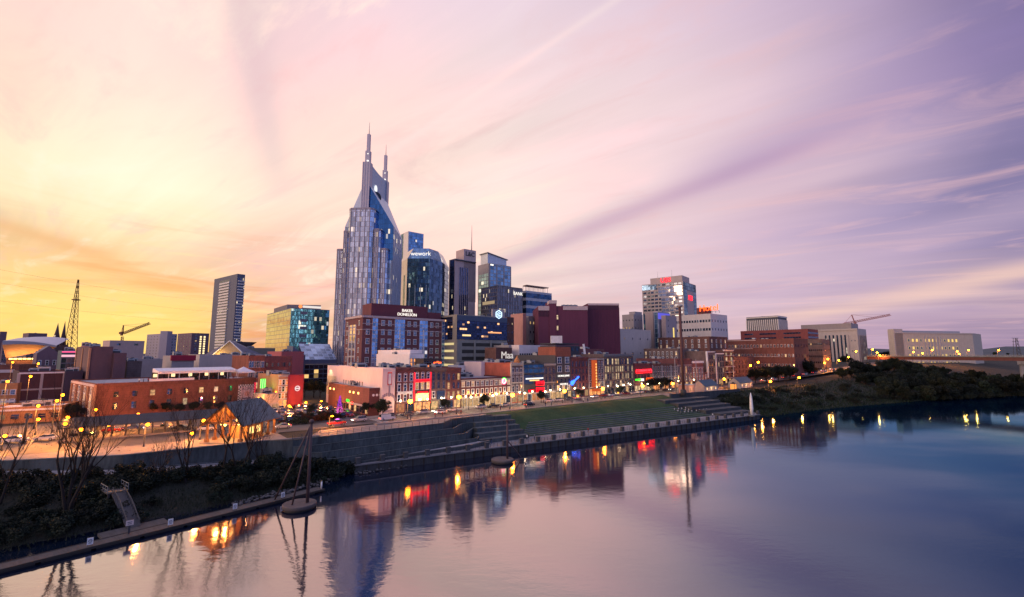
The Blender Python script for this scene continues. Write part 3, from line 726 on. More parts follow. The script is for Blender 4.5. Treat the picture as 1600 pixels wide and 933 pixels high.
def feature(root, f, a, e, n, L, H, rz, rr):
    k = f[0]; kw = f[1]
    z0 = kw.get('z0', 0.); z1 = kw.get('z1', H); x0 = kw.get('x0', 0.); x1 = kw.get('x1', 1.)
    X0, X1 = x0 * L, x1 * L; w = X1 - X0
    neg = z0 < 0
    if neg: z0 = H + z0
    if 'z1' in kw and (z1 <= 0 or neg): z1 = H + z1
    if k == 'glass':
        off = kw.get('off', .12)
        b = MB(); b.box((w / 2, 0, (z1 - z0) / 2), (w - .04, off * 2, z1 - z0), 0)
        b.build(kw.get('name', 'glazing'), kw['mat'], root, P3(a, e, n, X0, 0, z0), rz)
    elif k == 'win':
        cols, rows = kw['cols'], kw['rows']; ww = kw.get('w', 1.1); wh = kw.get('h', 2.); fr = kw.get('frame', WHITEPAINT)
        cw, rh = w / cols, (z1 - z0) / rows; ww = min(ww, cw * .8); wh = min(wh, rh * .85)
        for r_ in range(rows):
            for c_ in range(cols):
                skip = kw.get('skip')
                if skip and (r_, c_) in skip: continue
                p = kw.get('lit', .12); p = p[r_] if isinstance(p, (list, tuple)) else p
                pane = kw.get('litmat', LITGLASS) if rr.random() < p else DARKGLASS
                me = window_mesh(ww, wh, pane, fr, kw.get('arch', False), kw.get('sill', True), kw.get('bars', 1))
                part('window', me, root, P3(a, e, n, X0 + (c_ + .5) * cw, 0, z0 + (r_ + .5) * rh - wh / 2), rz)
    elif k == 'bands':
        for i in range(kw['n']):
            zz = z0 + (z1 - z0) * (i + .5) / kw['n']; hh = (z1 - z0) / kw['n'] * kw.get('frac', .5)
            b = MB(); b.box((w / 2, 0, 0), (w * kw.get('wf', 1) - .05, kw.get('off', .12) * 2, hh)); b.build(kw.get('name', 'window_band'), kw['mat'], root, P3(a, e, n, X0, 0, zz), rz)
    elif k == 'fins':
        me = MB().box((0, 0, (z1 - z0) / 2), (kw.get('w', .5), kw.get('d', .6) * 2, z1 - z0)).mesh('fin', kw['mat'])
        for i in range(kw['n']):
            md = kw.get('mid') or kw['n'] == 1; x = X0 + w * (i + (.5 if md else 0)) / (kw['n'] - (0 if md else 1))
            part(kw.get('name', 'pilaster'), me, root, P3(a, e, n, x, 0, z0), rz)
    elif k == 'box':
        d = kw.get('d', .3); b = MB(); b.box((w / 2, 0, (z1 - z0) / 2), (w + kw.get('ov', 0.), d * 2, z1 - z0)); b.build(kw.get('name', 'ledge'), kw['mat'], root, P3(a, e, n, X0, kw.get('out', 0), z0), rz)
    elif k == 'cornice':
        h = kw.get('h', .6); d = kw.get('d', .45); b = MB(); b.box((w / 2, 0, 0), (w + .1, d * 2, h)); b.box((w / 2, 0, -h * .75), (w, d * 1.3, h * .5))
        m_ = int(w / .9)
        for i in range(m_): b.box(((i + .5) * w / m_, 0, -h * .7), (.22, d * 1.75, h * .55))
        b.build('cornice', kw['mat'], root, P3(a, e, n, X0, 0, kw.get('z', H + .2)), rz)
    elif k == 'shop':
        b = MB(); h = kw.get('h', 3.6); nb = max(2, int(w / 2.6)); bw = w / nb
        for i in range(nb + 1): b.box((i * bw, 0, h / 2), (.45, .5, h), 0, 0)
        b.box((w / 2, 0, h + .25), (w, .7, .6), 0, 0); b.box((w / 2, 0, .3), (w, .36, .6), 0, 0)
        for i in range(nb):
            b.face([(i * bw + .22, -.1, .6), ((i + 1) * bw - .22, -.1, .6), ((i + 1) * bw - .22, -.1, h), (i * bw + .22, -.1, h)], 1 if rr.random() < kw.get('lit', .7) else 2)
        b.build('storefront', [kw.get('mat', BRICKDARK), kw.get('litmat', LITGLASS), DARKGLASS], root, P3(a, e, n, X0, 0, z0), rz)
    elif k == 'text':
        lettering('sign_letters', kw['t'], kw['size'], kw['mat'], root, P3(a, e, n, X0 + w / 2, kw.get('off', .35), z0), R(90), rz, kw.get('depth', .08))
    elif k == 'neon':      # a lit sign: board, tube border and letter strokes
        hh = z1 - z0; b = MB(); b.box((w / 2, 0, hh / 2), (w, .3, hh), 0, 0); sgn = b.build(kw.get('name', 'sign'), kw.get('board', plain('sign_board', (.05, .02, .02))), root, P3(a, e, n, X0, kw.get('off', .35), z0), rz)
        b = MB()
        if kw.get('border', True):
            for zz in (.06, hh - .06): b.box((w / 2, -.2, zz), (w, .1, .1))
            for x in (.05, w - .05): b.box((x, -.2, hh / 2), (.1, .1, hh))
        if not kw.get('t'):
            x_ = .25; lh = hh * (.62 if hh < 1.4 else .42)
            while x_ < w - .5:          # neon script too small to read: strokes only
                lw = lh * rr.uniform(.45, .8); zc_ = hh / 2 + (0 if hh < 1.4 else hh * .12)
                for q_ in rr.sample(range(5), 3):
                    b.box(*[((x_, -.2, zc_), (.09, .1, lh)), ((x_ + lw, -.2, zc_), (.09, .1, lh)), ((x_ + lw / 2, -.2, zc_ + lh / 2), (lw, .1, .09)), ((x_ + lw / 2, -.2, zc_), (lw, .1, .09)), ((x_ + lw / 2, -.2, zc_ - lh / 2), (lw, .1, .09))][q_])
                x_ += lw + lh * .35
        if kw.get('t'): lettering('sign_letters', kw['t'], kw.get('size', hh * .7), kw['mat'], sgn, (w / 2, -.17, hh / 2), R(90), 0, .06)
        if b.v: b.build('neon_tube', kw.get('tube', kw['mat']), sgn)

def row(px0, px1, yt, t=154., depth=30.):
    s0, s1 = s_at(px0, t, 20), s_at(px1, t, 20); a, b = ST(s0, t).xy, ST(s1, t).xy
    mid = ST((s0 + s1) / 2, t); zt = zat(yt, mid.y * 1.0)
    return [a, b], [b + N * depth, a + N * depth], zt

RED = emit('red_neon', (1, .012, .024), 4.5); REDSOFT = emit('red_glow', (.8, .012, .03), .45); WHITEL = emit('white_letters', (1, .93, .85), 1.35)
PURPLE = emit('purple_neon', (.65, .08, 1), 2.6); GREEN = emit('green_neon', (.03, 1, .03), 3.5); BLUEN = emit('blue_neon', (.03, .13, 1), 4.5)
ORANGEN = emit('orange_neon', (1, .075, .012), 4.5); AMBER = emit('amber_lamp', (1, .50, .13), 6.); HEX = emit('sign_white_blue', (.55, .78, 1), 2.2); CYAN = emit('cyan_light', (.2, .5, 1), 1.8)

# ---- twin-spired tower
CUR_A = glass('tower_bay_glass', (.44, .50, .64), 1.5, 3.8, .045, (1, .72, .36), .65, (.38, .36, .41), .16, .10, .8, .12)
CUR_B = glass('tower_blue_glass', (.035, .13, .36), 1.5, 3.8, .01, (1, .8, .5), .8, (.03, .09, .22), .07, .06, .85, .07, tilt=.012, var=.2)
CUR_C = glass('tower_side_glass', (.28, .40, .58), 3.0, 3.8, .05, (1, .8, .5), 1.2, (.28, .32, .40), .5, .1, .7, .15)
GRAN = wall('tower_granite', (.31, .28, .33), .2, .5)
PALEM = wall('pale_metal_and_sheen', (.50, .55, .64), .15, .45, .2, metal=.4)
Y0 = 330.
def X_at(px, y, Y): return at_y(px, y, Y).x
xl, xr = X_at(521, 480, Y0), X_at(604, 480, Y0); W_, D_ = xr - xl, 46.
root = thing('spired_tower', 'tall glass office tower with two pointed spires, tallest on the skyline', 'skyscraper', ((xl + xr) / 2, Y0, STREET), R(-4))
zz = lambda y, Y=Y0 + 9: zat(y, Y) - STREET
hw = W_ / 2; xm = (xl + xr) / 2; hr = X_at(614, 358, Y0) - xm; hl = xm - X_at(535, 358, Y0)
ze, zr, zk, zear = zz(358), zz(299), zz(262), zz(259)
ex = 2.7; za = zz(295)
b = MB(); b.prism([(-hl, 3), (hr, 3), (hr - 6, D_ - 3), (-hl + 3, D_ - 3)], -1, ze, 0, 0, False); b.build('tower_body', CUR_C, root)
# gabled front: blue glass right of the spire shaft, left glass coloured pale as its bright sky reflection
b = MB(); b.face([(0, 2.8, zz(410)), (hr, 2.8, zz(410)), (hr, 2.8, ze), (ex, 2.8, za), (0, 2.8, za)]); b.build('front_gable', CUR_B, root)
b = MB(); b.face([(-hl, 2.8, ze), (0, 2.8, ze), (0, 2.8, za), (-ex, 2.8, za)]); b.build('front_gable', PALEM, root)
b = MB(); b.face([(hr, 2.8, ze), (hr - 6, D_ - 3, ze), (ex, D_ - 4, za), (ex, 2.8, za)]); b.build('roof_slope', PALEM, root)
b = MB(); b.face([(-hl, 2.8, ze), (-ex, 2.8, za), (-ex, D_ - 4, za), (-hl + 3, D_ - 3, ze)]); b.build('roof_slope', PALEM, root)
b = MB(); b.face([(-hl + 3, D_ - 3, ze), (-ex, D_ - 4, za), (ex, D_ - 4, za), (hr - 6, D_ - 3, ze)]); b.build('back_gable', CUR_B, root)
# fin wall with its scooped top and round opening
n = 14; b = MB(); pr = []
for i in range(n + 1):
    y = 6 + (D_ - 12) * i / n; f = (i / n - .5) * 2; pr.append((y, zr + 6 + (zk - zr - 5) * (.90 + .1 * abs(f) ** 1.6)))
for i in range(n):
    (ya, za), (yb, zb) = pr[i], pr[i + 1]; zlo = zr - 4
    b.face([(2.2, ya, zlo), (2.2, yb, zlo), (2.2, yb, zb), (2.2, ya, za)]); b.face([(-2.2, yb, zlo), (-2.2, ya, zlo), (-2.2, ya, za), (-2.2, yb, zb)]); b.face([(-2.2, ya, za), (2.2, ya, za), (2.2, yb, zb), (-2.2, yb, zb)])
b.build('crown_fin', wall('fin_metal', (.42, .50, .60), .12, .5, .3, 1, 4), root)
# bays of the near end, stepping up to the middle
bays = [(521, 533, 394, 1.2), (532.5, 542, 367, 2.6), (541, 582, 334, 4.4), (581, 593, 365, 2.6), (592, 604, 394, 1.2)]
for (pa, pb, yt, dep) in bays:
    xa, xb = X_at(pa, 470, Y0) - (xl + xr) / 2, X_at(pb, 470, Y0) - (xl + xr) / 2; h = zz(yt)
    r = min(2.4, (xb - xa) * .25); y1 = 3.2 if pa < 575 else 12; y0 = -dep
    poly = [(xa, y1), (xa, y0 + r), (xa + r, y0), (xb - r, y0), (xb, y0 + r), (xb, y1)]
    b = MB(); b.prism(poly, -1, h, 0, 0); o = b.build('bay', CUR_A, root)
    c = MB(); ins = [(x, y - .12 if y < y1 else y) for x, y in poly]
    c.prism(ins, h - 1.1, h + .5); c.build('bay_cap', GRAN, o)
    c = MB()
    m_ = max(2, int((xb - xa) / 4.6))
    for i in range(m_ + 1): x = xa + r + (xb - xa - 2 * r) * i / m_; c.box((x, y0 - .1, h / 2), (.55, .6, h))
    c.build('mullion', GRAN, o)
# side strips
b = MB()
for i in range(9): y = 6 + i * (D_ - 12) / 8; b.box((hr - 6 * (y - 3) / (D_ - 6), y, ze / 2), (.5, .7, ze))
b.build('side_pier', PALEM, root)
# the two spires
SPM = wall('spire_cladding', (.40, .38, .46), .15, .45, .3, 3, .2, metal=.3)
for y in (4.2, D_ - 4.2):
    top = zear
    b = MB(); b.prism([(-ex, y - 2.8), (ex, y - 2.8), (ex, y + 2.8), (-ex, y + 2.8)], ze - 24 if y < 10 else ze, top)
    for x in (-ex, -1, 1, ex): b.box((x, y - 2.8, (ze + top) / 2), (.5, .5, top - ze))
    sp = b.build('spire', SPM, root)
    z1, z2, z3 = zz(241), zz(215), zz(196); b = MB()
    b.prism([(-1.75, y - 1.75), (1.75, y - 1.75), (1.75, y + 1.75), (-1.75, y + 1.75)], top, z1); b.build('spire_stage', SPM, sp)
    b = MB(); b.prism([(-1.1, y - 1.1), (1.1, y - 1.1), (1.1, y + 1.1), (-1.1, y + 1.1)], z1, z2); b.build('spire_stage', SPM, sp)
    b = MB(); b.tube([(0, y, z2), (0, y, z3)], [.32, .10], 6); b.build('mast', STEEL, sp)
    b = MB(); b.lathe([(.6, 0), (.9, .4), (.6, .9)], 8, (.9, y - 2.9, top + .2)); b.lathe([(.4, 0), (.6, .3), (.4, .7)], 8, (.4, y - 1.7, z1 - 3)); b.build('beacon', WHITEL, sp)
# round logo opening on the right slope / fin
b = MB(); b.lathe([(4.4, -.3), (4.4, .3)], 24); o = b.build('round_opening', plain('opening_dark', (.01, .015, .03), .3), root, (4.4, 11, zz(307))); o.rotation_euler = (R(90), 0, R(40))
b = MB(); b.box((-.9, .2, .45), (1.3, 2.6, .3), R(12)); b.box((.7, -.3, .45), (1.2, 2.2, .3), R(12)); b.build('round_emblem', emit('emblem_glow', (.95, .95, 1), 1.1), o)
b = MB(); b.lathe([(2.0, 0), (2.0, .3)], 20); o2 = b.build('round_emblem', emit('emblem_glow', (.95, .95, 1), 1.1), root, (3.0, 14, zz(292))); o2.rotation_euler = (R(90), 0, R(70)); o2.scale = (.8, 1.5, 1)

# ---- office with cut-off corners and lettered crown
DK = glass('dark_teal_glass', (.09, .18, .27), 1.6, 3.8, .04, (1, .84, .6), .9, (.03, .05, .08), .07, .10, .85, .05)
BL = glass('blue_panel_glass', (.13, .24, .37), 2.4, 3.8, .02, (1, .88, .66), 1.3, (.15, .22, .30), .1, .08, .7, .15, tilt=.015)
PALEF = wall('pale_blue_panel', (.30, .36, .42), .12, .5)
Y = 400.
def fp(list_px, y): return [at_y(px, y, yy).xy for px, yy in list_px]
p = fp([(623, 424), (636, 402), (671, 402), (691, 420), (701, 446)], 430); bk = [p[-1] + Vector((-4, 26)), p[0] + Vector((2, 40))]
zt = zat(404, 402)
CREAM = wall('cream_glint_panel', (.66, .58, .46), .12, .55)  # sunset glint on the left corner, put into its cream colour
root, poly, H = building('lettered_office', 'dark teal glass office with cut-off corners under a lit white name', p, bk, zt, PALEF, faces=[
    [('box', dict(mat=CREAM, d=.1, name='corner_panel')), ('glass', dict(mat=DK, z0=30, z1=-14, x0=.62, x1=.8, off=.18)), ('win', dict(cols=4, rows=1, z0=-9, z1=-4, w=1.6, h=2.6, lit=0, frame=CREAM, sill=False, bars=0))],
    [('glass', dict(mat=DK)), ('fins', dict(n=4, w=.5, d=.35, mat=PALEF, z0=0, z1=-24, mid=True))],
    [('glass', dict(mat=BL, off=.1)), ('glass', dict(mat=DK, z0=30, z1=-14, x0=.16, x1=.28, off=.2)), ('glass', dict(mat=DK, z0=30, z1=-14, x0=.66, x1=.78, off=.2)), ('glass', dict(mat=DK, z0=0, z1=24, x0=.36, x1=.6, off=.2)), ('win', dict(cols=5, rows=1, z0=-9, z1=-3, w=1.8, h=3.4, lit=0, frame=PALEF, sill=False, bars=0))],
    [('glass', dict(mat=DK))]], parapet=0)
cen = sum(poly, Vector((0, 0))) / len(poly); zt2 = zat(388, 410) - STREET; top = [cen + (q - cen) * .72 for q in poly]
b = MB(); n = len(poly)
for i in range(n):
    j = (i + 1) % n; b.face([(poly[i].x, poly[i].y, H), (poly[j].x, poly[j].y, H), (top[j].x, top[j].y, zt2), (top[i].x, top[i].y, zt2)], 1 if i == 0 else 0)
b.face([(q.x, q.y, zt2) for q in top]); b.build('crown', [BL, CREAM], root)
e = (poly[2] - poly[1]).normalized(); q = poly[1].lerp(poly[2], .58) + Vector((e.y, -e.x)) * .6
lettering('sign_letters', 'wework', 5.4, WHITEL, root, (q.x, q.y + 1.4, H + 4.6), R(90), math.atan2(e.y, e.x), .15)

# ---- slender tower behind
p, bk, zt = corner(622, 638, 662, 560, 362); WH = wall('white_panel', (.70, .66, .63), .1, .5)
building('slender_tower', 'slim white and blue glass tower rising behind the lettered office', p, bk, zt, WH, faces=[[('glass', dict(mat=DK, x0=.3, x1=.55))], [('glass', dict(mat=glass('sky_glass', (.16, .30, .52), 2.2, 3.6, .03, frame=(.2, .3, .45), tilt=.04), x0=.06, x1=.96))]])

# ---- stone tower with rooftop letters and tall mast
LIME = wall('pink_limestone', (.48, .37, .36), .16, .75)
NAVY = glass('navy_strip_glass', (.07, .10, .20), 1.5, 3.7, .03, (1, .8, .5), 1.0, (.05, .06, .11), .22, .08, .7)
p, bk, zt = corner(702, 711, 743, 430, 405)
root, poly, H = building('lettered_stone_tower', 'pinkish stone tower with dark window strips, rooftop letters and a tall mast', p, bk, zt, LIME, faces=[
    [('glass', dict(mat=NAVY, x0=.2, x1=.9))], [('glass', dict(mat=NAVY, x0=.2, x1=.64, z1=-7)), ('fins', dict(n=6, x0=.2, x1=.64, w=.4, d=.5, mat=LIME, z1=-7)), ('box', dict(mat=DARKSTEEL, z0=-1, z1=0, d=1.2, name='eave'))]])
e = (poly[2] - poly[1]).normalized(); n2 = Vector((-e.y, e.x)); zh = zat(390, 440) - STREET
a0 = poly[1] + e * ((poly[2] - poly[1]).length * .42); w_ = (poly[2] - poly[1]).length * .60
b = MB(); b.prism([a0, a0 + e * w_, a0 + e * w_ + n2 * 14, a0 + n2 * 14], H - 40, zh); pent = b.build('penthouse', LIME, root)
q = a0 + e * (w_ / 2) - n2 * .3
lettering('roof_letters', 'L&C', 6.0, DARKSTEEL, pent, (q.x, q.y, zh - 4.6), R(90), math.atan2(e.y, e.x), .2)
q = a0 + e * (w_ * .92) + n2 * 6; zm = zat(348, 440) - STREET
b = MB(); b.tube([(q.x, q.y, zh), (q.x, q.y, zm)], [.5, .12], 6); b.build('mast', STEEL, root)

# ---- stepped glass tower right of it
GGR = glass('grid_glass', (.22, .38, .55), 4.8, 3.9, .04, (1, .9, .6), 1.2, (.33, .31, .32), .14, .16, .75)
GST = wall('grey_stone', (.34, .31, .32), .15)
p, bk, zt = corner(747, 764, 798, 470, 412)
root, poly, H = building('stepped_glass_tower', 'blue glass tower in a pale stone grid with a sloped roof', p, bk, zt, GST, faces=[[('glass', dict(mat=GGR, x0=.05, x1=.95, z1=-10))], [('glass', dict(mat=GGR, x0=.04, x1=.97)), ('fins', dict(n=4, w=.9, d=.3, mat=GST)), ('box', dict(mat=emit('lit_floor', (1, .86, .55), .8), z0=-26, z1=-24.6, d=.2, name='lit_floor', x0=.05, x1=.95))]])
e = (poly[2] - poly[1]); n2 = poly[0] - poly[1]; zh = zat(400, 480) - STREET
b = MB(); q = [poly[1] + e * .02 + n2 * .15, poly[1] + e * .85 + n2 * .1, poly[1] + e * .85 + n2 * .8, poly[1] + e * .02 + n2 * .8]
b.prism(q, H - 1, [zh + 1.5, zh - 3, zh - 3, zh + 1.5]); b.build('roof_house', PALEM, root)
b = MB(); qq = [poly[1] + e * -.02 + n2 * .08, poly[1] + e * .9 + n2 * .04, poly[1] + e * .9 + n2 * .85, poly[1] + e * -.02 + n2 * .85]
b.prism(qq, [zh + 1.5, zh - 3.2, zh - 3.2, zh + 1.5], [zh + 2.3, zh - 2.4, zh - 2.4, zh + 2.3]); b.build('roof_slope', STEEL, root)

# ---- dark glass slab with lit name
SMK = glass('smoked_glass', (.17, .19, .25), 1.5, 3.6, .06, (1, .8, .5), 1.0, (.20, .17, .18), .22, .14, .7)
p, bk, zt = corner(752, 777, 816, 400, 447)
root, poly, H = building('smoked_glass_slab', 'low dark smoked glass slab with fine mullions and a lit name at its top right', p, bk, zt, plain('bronze_panel', (.08, .07, .075)), faces=[
    [('glass', dict(mat=SMK)), ('bands', dict(n=1, mat=emit('lit_rooms', (1, .72, .42), .42), z0=-16, z1=-12, x0=.1, x1=.85, frac=.7, off=.2, name='lit_floor'))], [('glass', dict(mat=SMK)), ('fins', dict(n=16, w=.25, d=.4, mat=plain('fin_bronze', (.20, .18, .18)))), ('text', dict(t='BANK', size=4.2, mat=WHITEL, z0=H - 7 if False else 50, x0=.62, x1=1., off=.7))]])
for ch in root.children:
    if ch.name.startswith('sign_letters'): ch.location.z = H - 5.
# ---- horizontally banded block
BND = glass('banded_navy_glass', (.05, .10, .20), 2.4, 9, 0, frame=(.05, .08, .13), fw=.05, fh=0, metal=.8)
p, bk, zt = corner(810, 822, 862, 430, 455)
root, poly, H = building('banded_office', 'navy office block with pale horizontal bands and a rooftop frame', p, bk, zt, wall('pale_band', (.42, .44, .50), .12, .5), faces=[[('bands', dict(n=11, mat=BND, frac=.62))], [('bands', dict(n=11, mat=BND, frac=.62))]])
e = (poly[2] - poly[1]); n2 = poly[0] - poly[1]; zh = zat(447, 435) - STREET
b = MB()
for i in range(9):
    for y in (.1, .6): q = poly[1] + e * (.06 + .1 * i) + n2 * y; b.beam((q.x, q.y, H), (q.x, q.y, zh), .35)
b.build('roof_frame', STEEL, root)
b = MB(); b.prism([poly[1] + e * .04 + n2 * .06, poly[1] + e * .9 + n2 * .06, poly[1] + e * .86 + n2 * .7, poly[1] + e * .08 + n2 * .7], zh, zh + .8); b.build('roof_canopy', plain('terracotta_trim', (.30, .17, .13)), root)

# ---- narrow blocks in the gap
p, bk, zt = corner(802, 817, 822, 335, 491, D=14); PINK = wall('salmon_render', (.50, .25, .21), .12, .7)
building('salmon_block', 'blank salmon coloured end wall standing beside the maroon block', p, bk, zt, PINK, faces=[[], []])
p, bk, zt = corner(822, 826, 841, 345, 495); building('small_stone_block', 'narrow pale stone block squeezed between the salmon wall and the maroon block', p, bk, zt, GST, faces=[[], [('win', dict(cols=3, rows=6, z0=6, z1=-1, w=1.2, h=1.9, lit=.2, frame=GST))]])
p, bk, zt = corner(785, 792, 803, 312, 497, D=14); building('dark_brick_tower', 'narrow dark brick tower with small lit windows beside the parking garage', p, bk, zt, BRICKDARK, faces=[[], [('win', dict(cols=2, rows=6, z0=10, z1=-1, w=.9, h=1.2, lit=.5, frame=BRICKDARK, litmat=LITPALE))]])

# ---- maroon exchange block
MAR = wall('maroon_panel', (.125, .030, .062), .16, .75, .15, 3., .15)
TRIM = wall('pinkish_trim', (.50, .40, .40), .12)
pA, bkA, ztA = corner(838, 841, 918, 318, 478, 3, D=40)
a, c = pA[1], pA[2]
p = [a, a.lerp(c, .235), a.lerp(c, .5), c]; bk = [bkA[0], pA[0]]
root, poly, H = building('maroon_block', 'large windowless maroon block with pale trim, behind the avenue', p, bk, ztA, MAR, faces=[[('box', dict(mat=TRIM, z0=-3.2, z1=-.1, d=.35)), ('fins', dict(n=8, w=.5, d=.2, mat=plain('maroon_dark', (.05, .015, .03)), z0=-7.5, z1=-3.4, mid=True, name='slot'))], [], [('box', dict(mat=TRIM, z0=-2.8, z1=-.1, d=.35))]], parapet=0)
zh = zat(470, 320) - STREET; q0, q1 = poly[1], poly[2]; NM = (bkA[0] - pA[2]).normalized()
b = MB(); b.prism([q0 + (q1 - q0) * -.05 - NM * .6, q0 + (q1 - q0) * .5 - NM * .6, q0 + (q1 - q0) * .5 + NM * 22, q0 + (q1 - q0) * -.05 + NM * 22], -1, zh); o = b.build('stair_tower', MAR, root)
b = MB(); b.prism([q0 + (q1 - q0) * -.06 - NM * .75, q0 + (q1 - q0) * .52 - NM * .75, q0 + (q1 - q0) * .52 + NM * 10, q0 + (q1 - q0) * -.06 + NM * 10], zh - 2.2, zh + .1); b.build('trim', TRIM, o)
b = MB()
for i in range(5): q = q0 + (q1 - q0) * .56 - NM * .3; b.box((q.x, q.y, H - 8 - i * 7.5), (1., .6, 3.), R(3))
b.build('lit_slot', LITPALE, root)
for k in range(4): q = poly[1].lerp(poly[3], .45 + .1 * k) + NM * 12; part('roof_unit', UNITS[2], root, (q.x, q.y, H), R(3))
pB, bkB, ztB = corner(916, 918.5, 967, 326, 474, 3, D=38)
root, poly, H = building('maroon_annex', 'taller plain maroon wing with ribbed cladding at the right of the maroon block', pB, bkB, ztB, MAR, faces=[[], [('fins', dict(n=22, w=.22, d=.22, mat=plain('maroon_rib', (.085, .02, .05)), z0=2, z1=-3, name='rib')), ('box', dict(mat=TRIM, z0=-1.4, z1=-.05, d=.3)), ('box', dict(mat=plain('maroon_dark', (.05, .015, .03)), z0=-4.6, z1=-1.6, d=.16, x0=.02, x1=.98, name='slot_band'))]], parapet=0)

# ---- cream and grey blocks behind the avenue
CRM = wall('cream_stucco', (.52, .44, .40), .12, .8)
def smallwin(c, r, **k): d_ = dict(cols=c, rows=r, z0=3, z1=-1, w=1., h=1.4, lit=.08, frame=GST, bars=0, sill=False); d_.update(k); return ('win', d_)
p, bk, zt = corner(966, 969, 1017, 345, 515, D=20); building('cream_block', 'cream stucco block with a few tiny windows right of the maroon wing', p, bk, zt, CRM, faces=[[], [smallwin(4, 3, z0=5)]], units=3)
p, bk, zt = corner(972, 990, 1004, 395, 492); building('grey_stone_block', 'small grey stone block above the cream block', p, bk, zt, GST, faces=[[smallwin(4, 5, z0=20, lit=.3)], [smallwin(3, 5, z0=20)]])
b_ = corner(983, 992, 1003, 402, 488); building('grey_roof_tower', 'grey stair tower on the roofline behind the grey stone block', *b_[:2], b_[2], GST, faces=[[], []])
p, bk, zt = corner(1005, 1020, 1030, 385, 489); building('blank_grey_slab', 'blank pinkish grey slab left of the blue lit tower', p, bk, zt, wall('mauve_render', (.34, .28, .29), .1), faces=[[('glass', dict(mat=DK, x0=.0, x1=.2, z0=20))], []])
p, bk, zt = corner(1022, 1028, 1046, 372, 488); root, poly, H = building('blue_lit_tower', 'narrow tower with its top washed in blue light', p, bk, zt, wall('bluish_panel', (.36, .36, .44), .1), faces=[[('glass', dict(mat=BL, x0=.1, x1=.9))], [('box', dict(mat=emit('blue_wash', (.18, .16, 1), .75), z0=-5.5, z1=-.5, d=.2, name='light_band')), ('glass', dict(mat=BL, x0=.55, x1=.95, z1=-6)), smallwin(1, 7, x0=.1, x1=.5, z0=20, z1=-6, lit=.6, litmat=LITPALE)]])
p, bk, zt = corner(1036, 1040, 1057, 368, 494); building('yellow_lit_annex', 'pale annex with two yellow stairwell windows beside the blue lit tower', p, bk, zt, wall('mauve_render', (.34, .28, .29), .1), faces=[[], [smallwin(1, 7, x0=.05, x1=.35, z0=18), ('glass', dict(mat=emit('stair_light', (1, .72, .2), 1.2), x0=.62, x1=.72, z0=24, z1=-9, off=.15, name='lit_stairwell'))]])

# ---- tall office with red letters
OFF = wall('office_concrete', (.46, .39, .37), .12, .7)
OG = glass('office_glass', (.13, .16, .20), 4.4, 3.9, .02, (1, .8, .45), 1.2, (.42, .36, .34), .22, .46, .8, .08, tilt=.06)
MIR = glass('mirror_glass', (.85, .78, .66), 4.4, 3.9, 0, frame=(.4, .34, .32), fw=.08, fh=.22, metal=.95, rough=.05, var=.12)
TEALG = glass('teal_strip_glass', (.14, .30, .38), 3., 3.9, .03, frame=(.14, .22, .28), fw=.1, fh=.2)
p, bk, zt = corner(1003, 1067, 1087, 480, 440, 50)
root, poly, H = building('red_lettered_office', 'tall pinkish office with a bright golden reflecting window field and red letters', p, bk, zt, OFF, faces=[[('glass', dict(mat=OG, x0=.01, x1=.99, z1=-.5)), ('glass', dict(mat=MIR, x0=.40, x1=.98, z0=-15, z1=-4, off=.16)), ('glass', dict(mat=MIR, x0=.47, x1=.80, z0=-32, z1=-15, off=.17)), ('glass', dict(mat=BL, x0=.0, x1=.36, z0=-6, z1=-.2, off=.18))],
    [('glass', dict(mat=TEALG, x0=0, x1=.26)), ('glass', dict(mat=TEALG, x0=.78, x1=1.)), ('glass', dict(mat=TEALG, x0=0, x1=1., z0=-8)), ('text', dict(t='UBS', size=7., mat=RED, z0=80, off=.6))]])
for ch in root.children:
    if ch.name.startswith('sign_letters'): ch.location.z = H - 16.
e0 = poly[1] - poly[0]; e1 = poly[2] - poly[1]; zh = zat(430, 482) - STREET
b = MB(); b.prism([poly[0] + e0 * .20 + e1 * .05, poly[0] + e0 * .97 + e1 * .05, poly[0] + e0 * .97 + e1 * .6, poly[0] + e0 * .20 + e1 * .6], H - 1, zh); pent = b.build('penthouse', OFF, root)
q = poly[0] + e0 * .58 + e1 * .05; ee = e0.normalized(); q = q + Vector((ee.y, -ee.x)) * .3
lettering('sign_letters', 'UBS', 6.8, RED, pent, (q.x, q.y, (H + zh) / 2), R(90), math.atan2(ee.y, ee.x), .15)
b = MB()
for f in (.3, .65): q = poly[0] + e0 * f + e1 * .3; b.tube([(q.x, q.y, zh), (q.x, q.y, zh + 9)], [.15, .06], 5)
b.build('aerial', STEEL, pent)

# ---- white hotel block with red rooftop sign
p, bk, zt = corner(1051, 1110, 1136, 430, 491)
root, poly, H = building('white_hotel', 'white block with rows of paired dark windows under a red rooftop sign', p, bk, zt, wall('white_masonry', (.60, .56, .55), .1, .8), faces=[[smallwin(14, 6, z0=8, z1=-2, w=2.3, h=2.5, lit=.03, frame=WHITEPAINT)], [smallwin(6, 6, z0=8, z1=-2, w=1.5, h=2., lit=.03, frame=GST)]], units=3)
e1 = poly[2] - poly[1]; e0 = poly[0] - poly[1]; n1 = e1.normalized()
b = MB(); b.prism([poly[1] + e0 * .12 + e1 * .02, poly[1] + e1 * .3 + e0 * .1, poly[1] + e1 * .3 + e0 * .35, poly[1] + e0 * .35 + e1 * .02], H - .5, H + 7); b.build('roof_house', BRICKPLUM, root)
sg = thing('roof_sign', 'glowing orange red rooftop sign on the white block', 'sign', (p[1].x, p[1].y, zt + .7), math.atan2(-e0.y, -e0.x))
b = MB(); L0 = e0.length
for i in range(7): b.beam((-.30 * L0 + i * 3.4, 0, 0), (-.30 * L0 + i * 3.4, 0, 2.), .25)
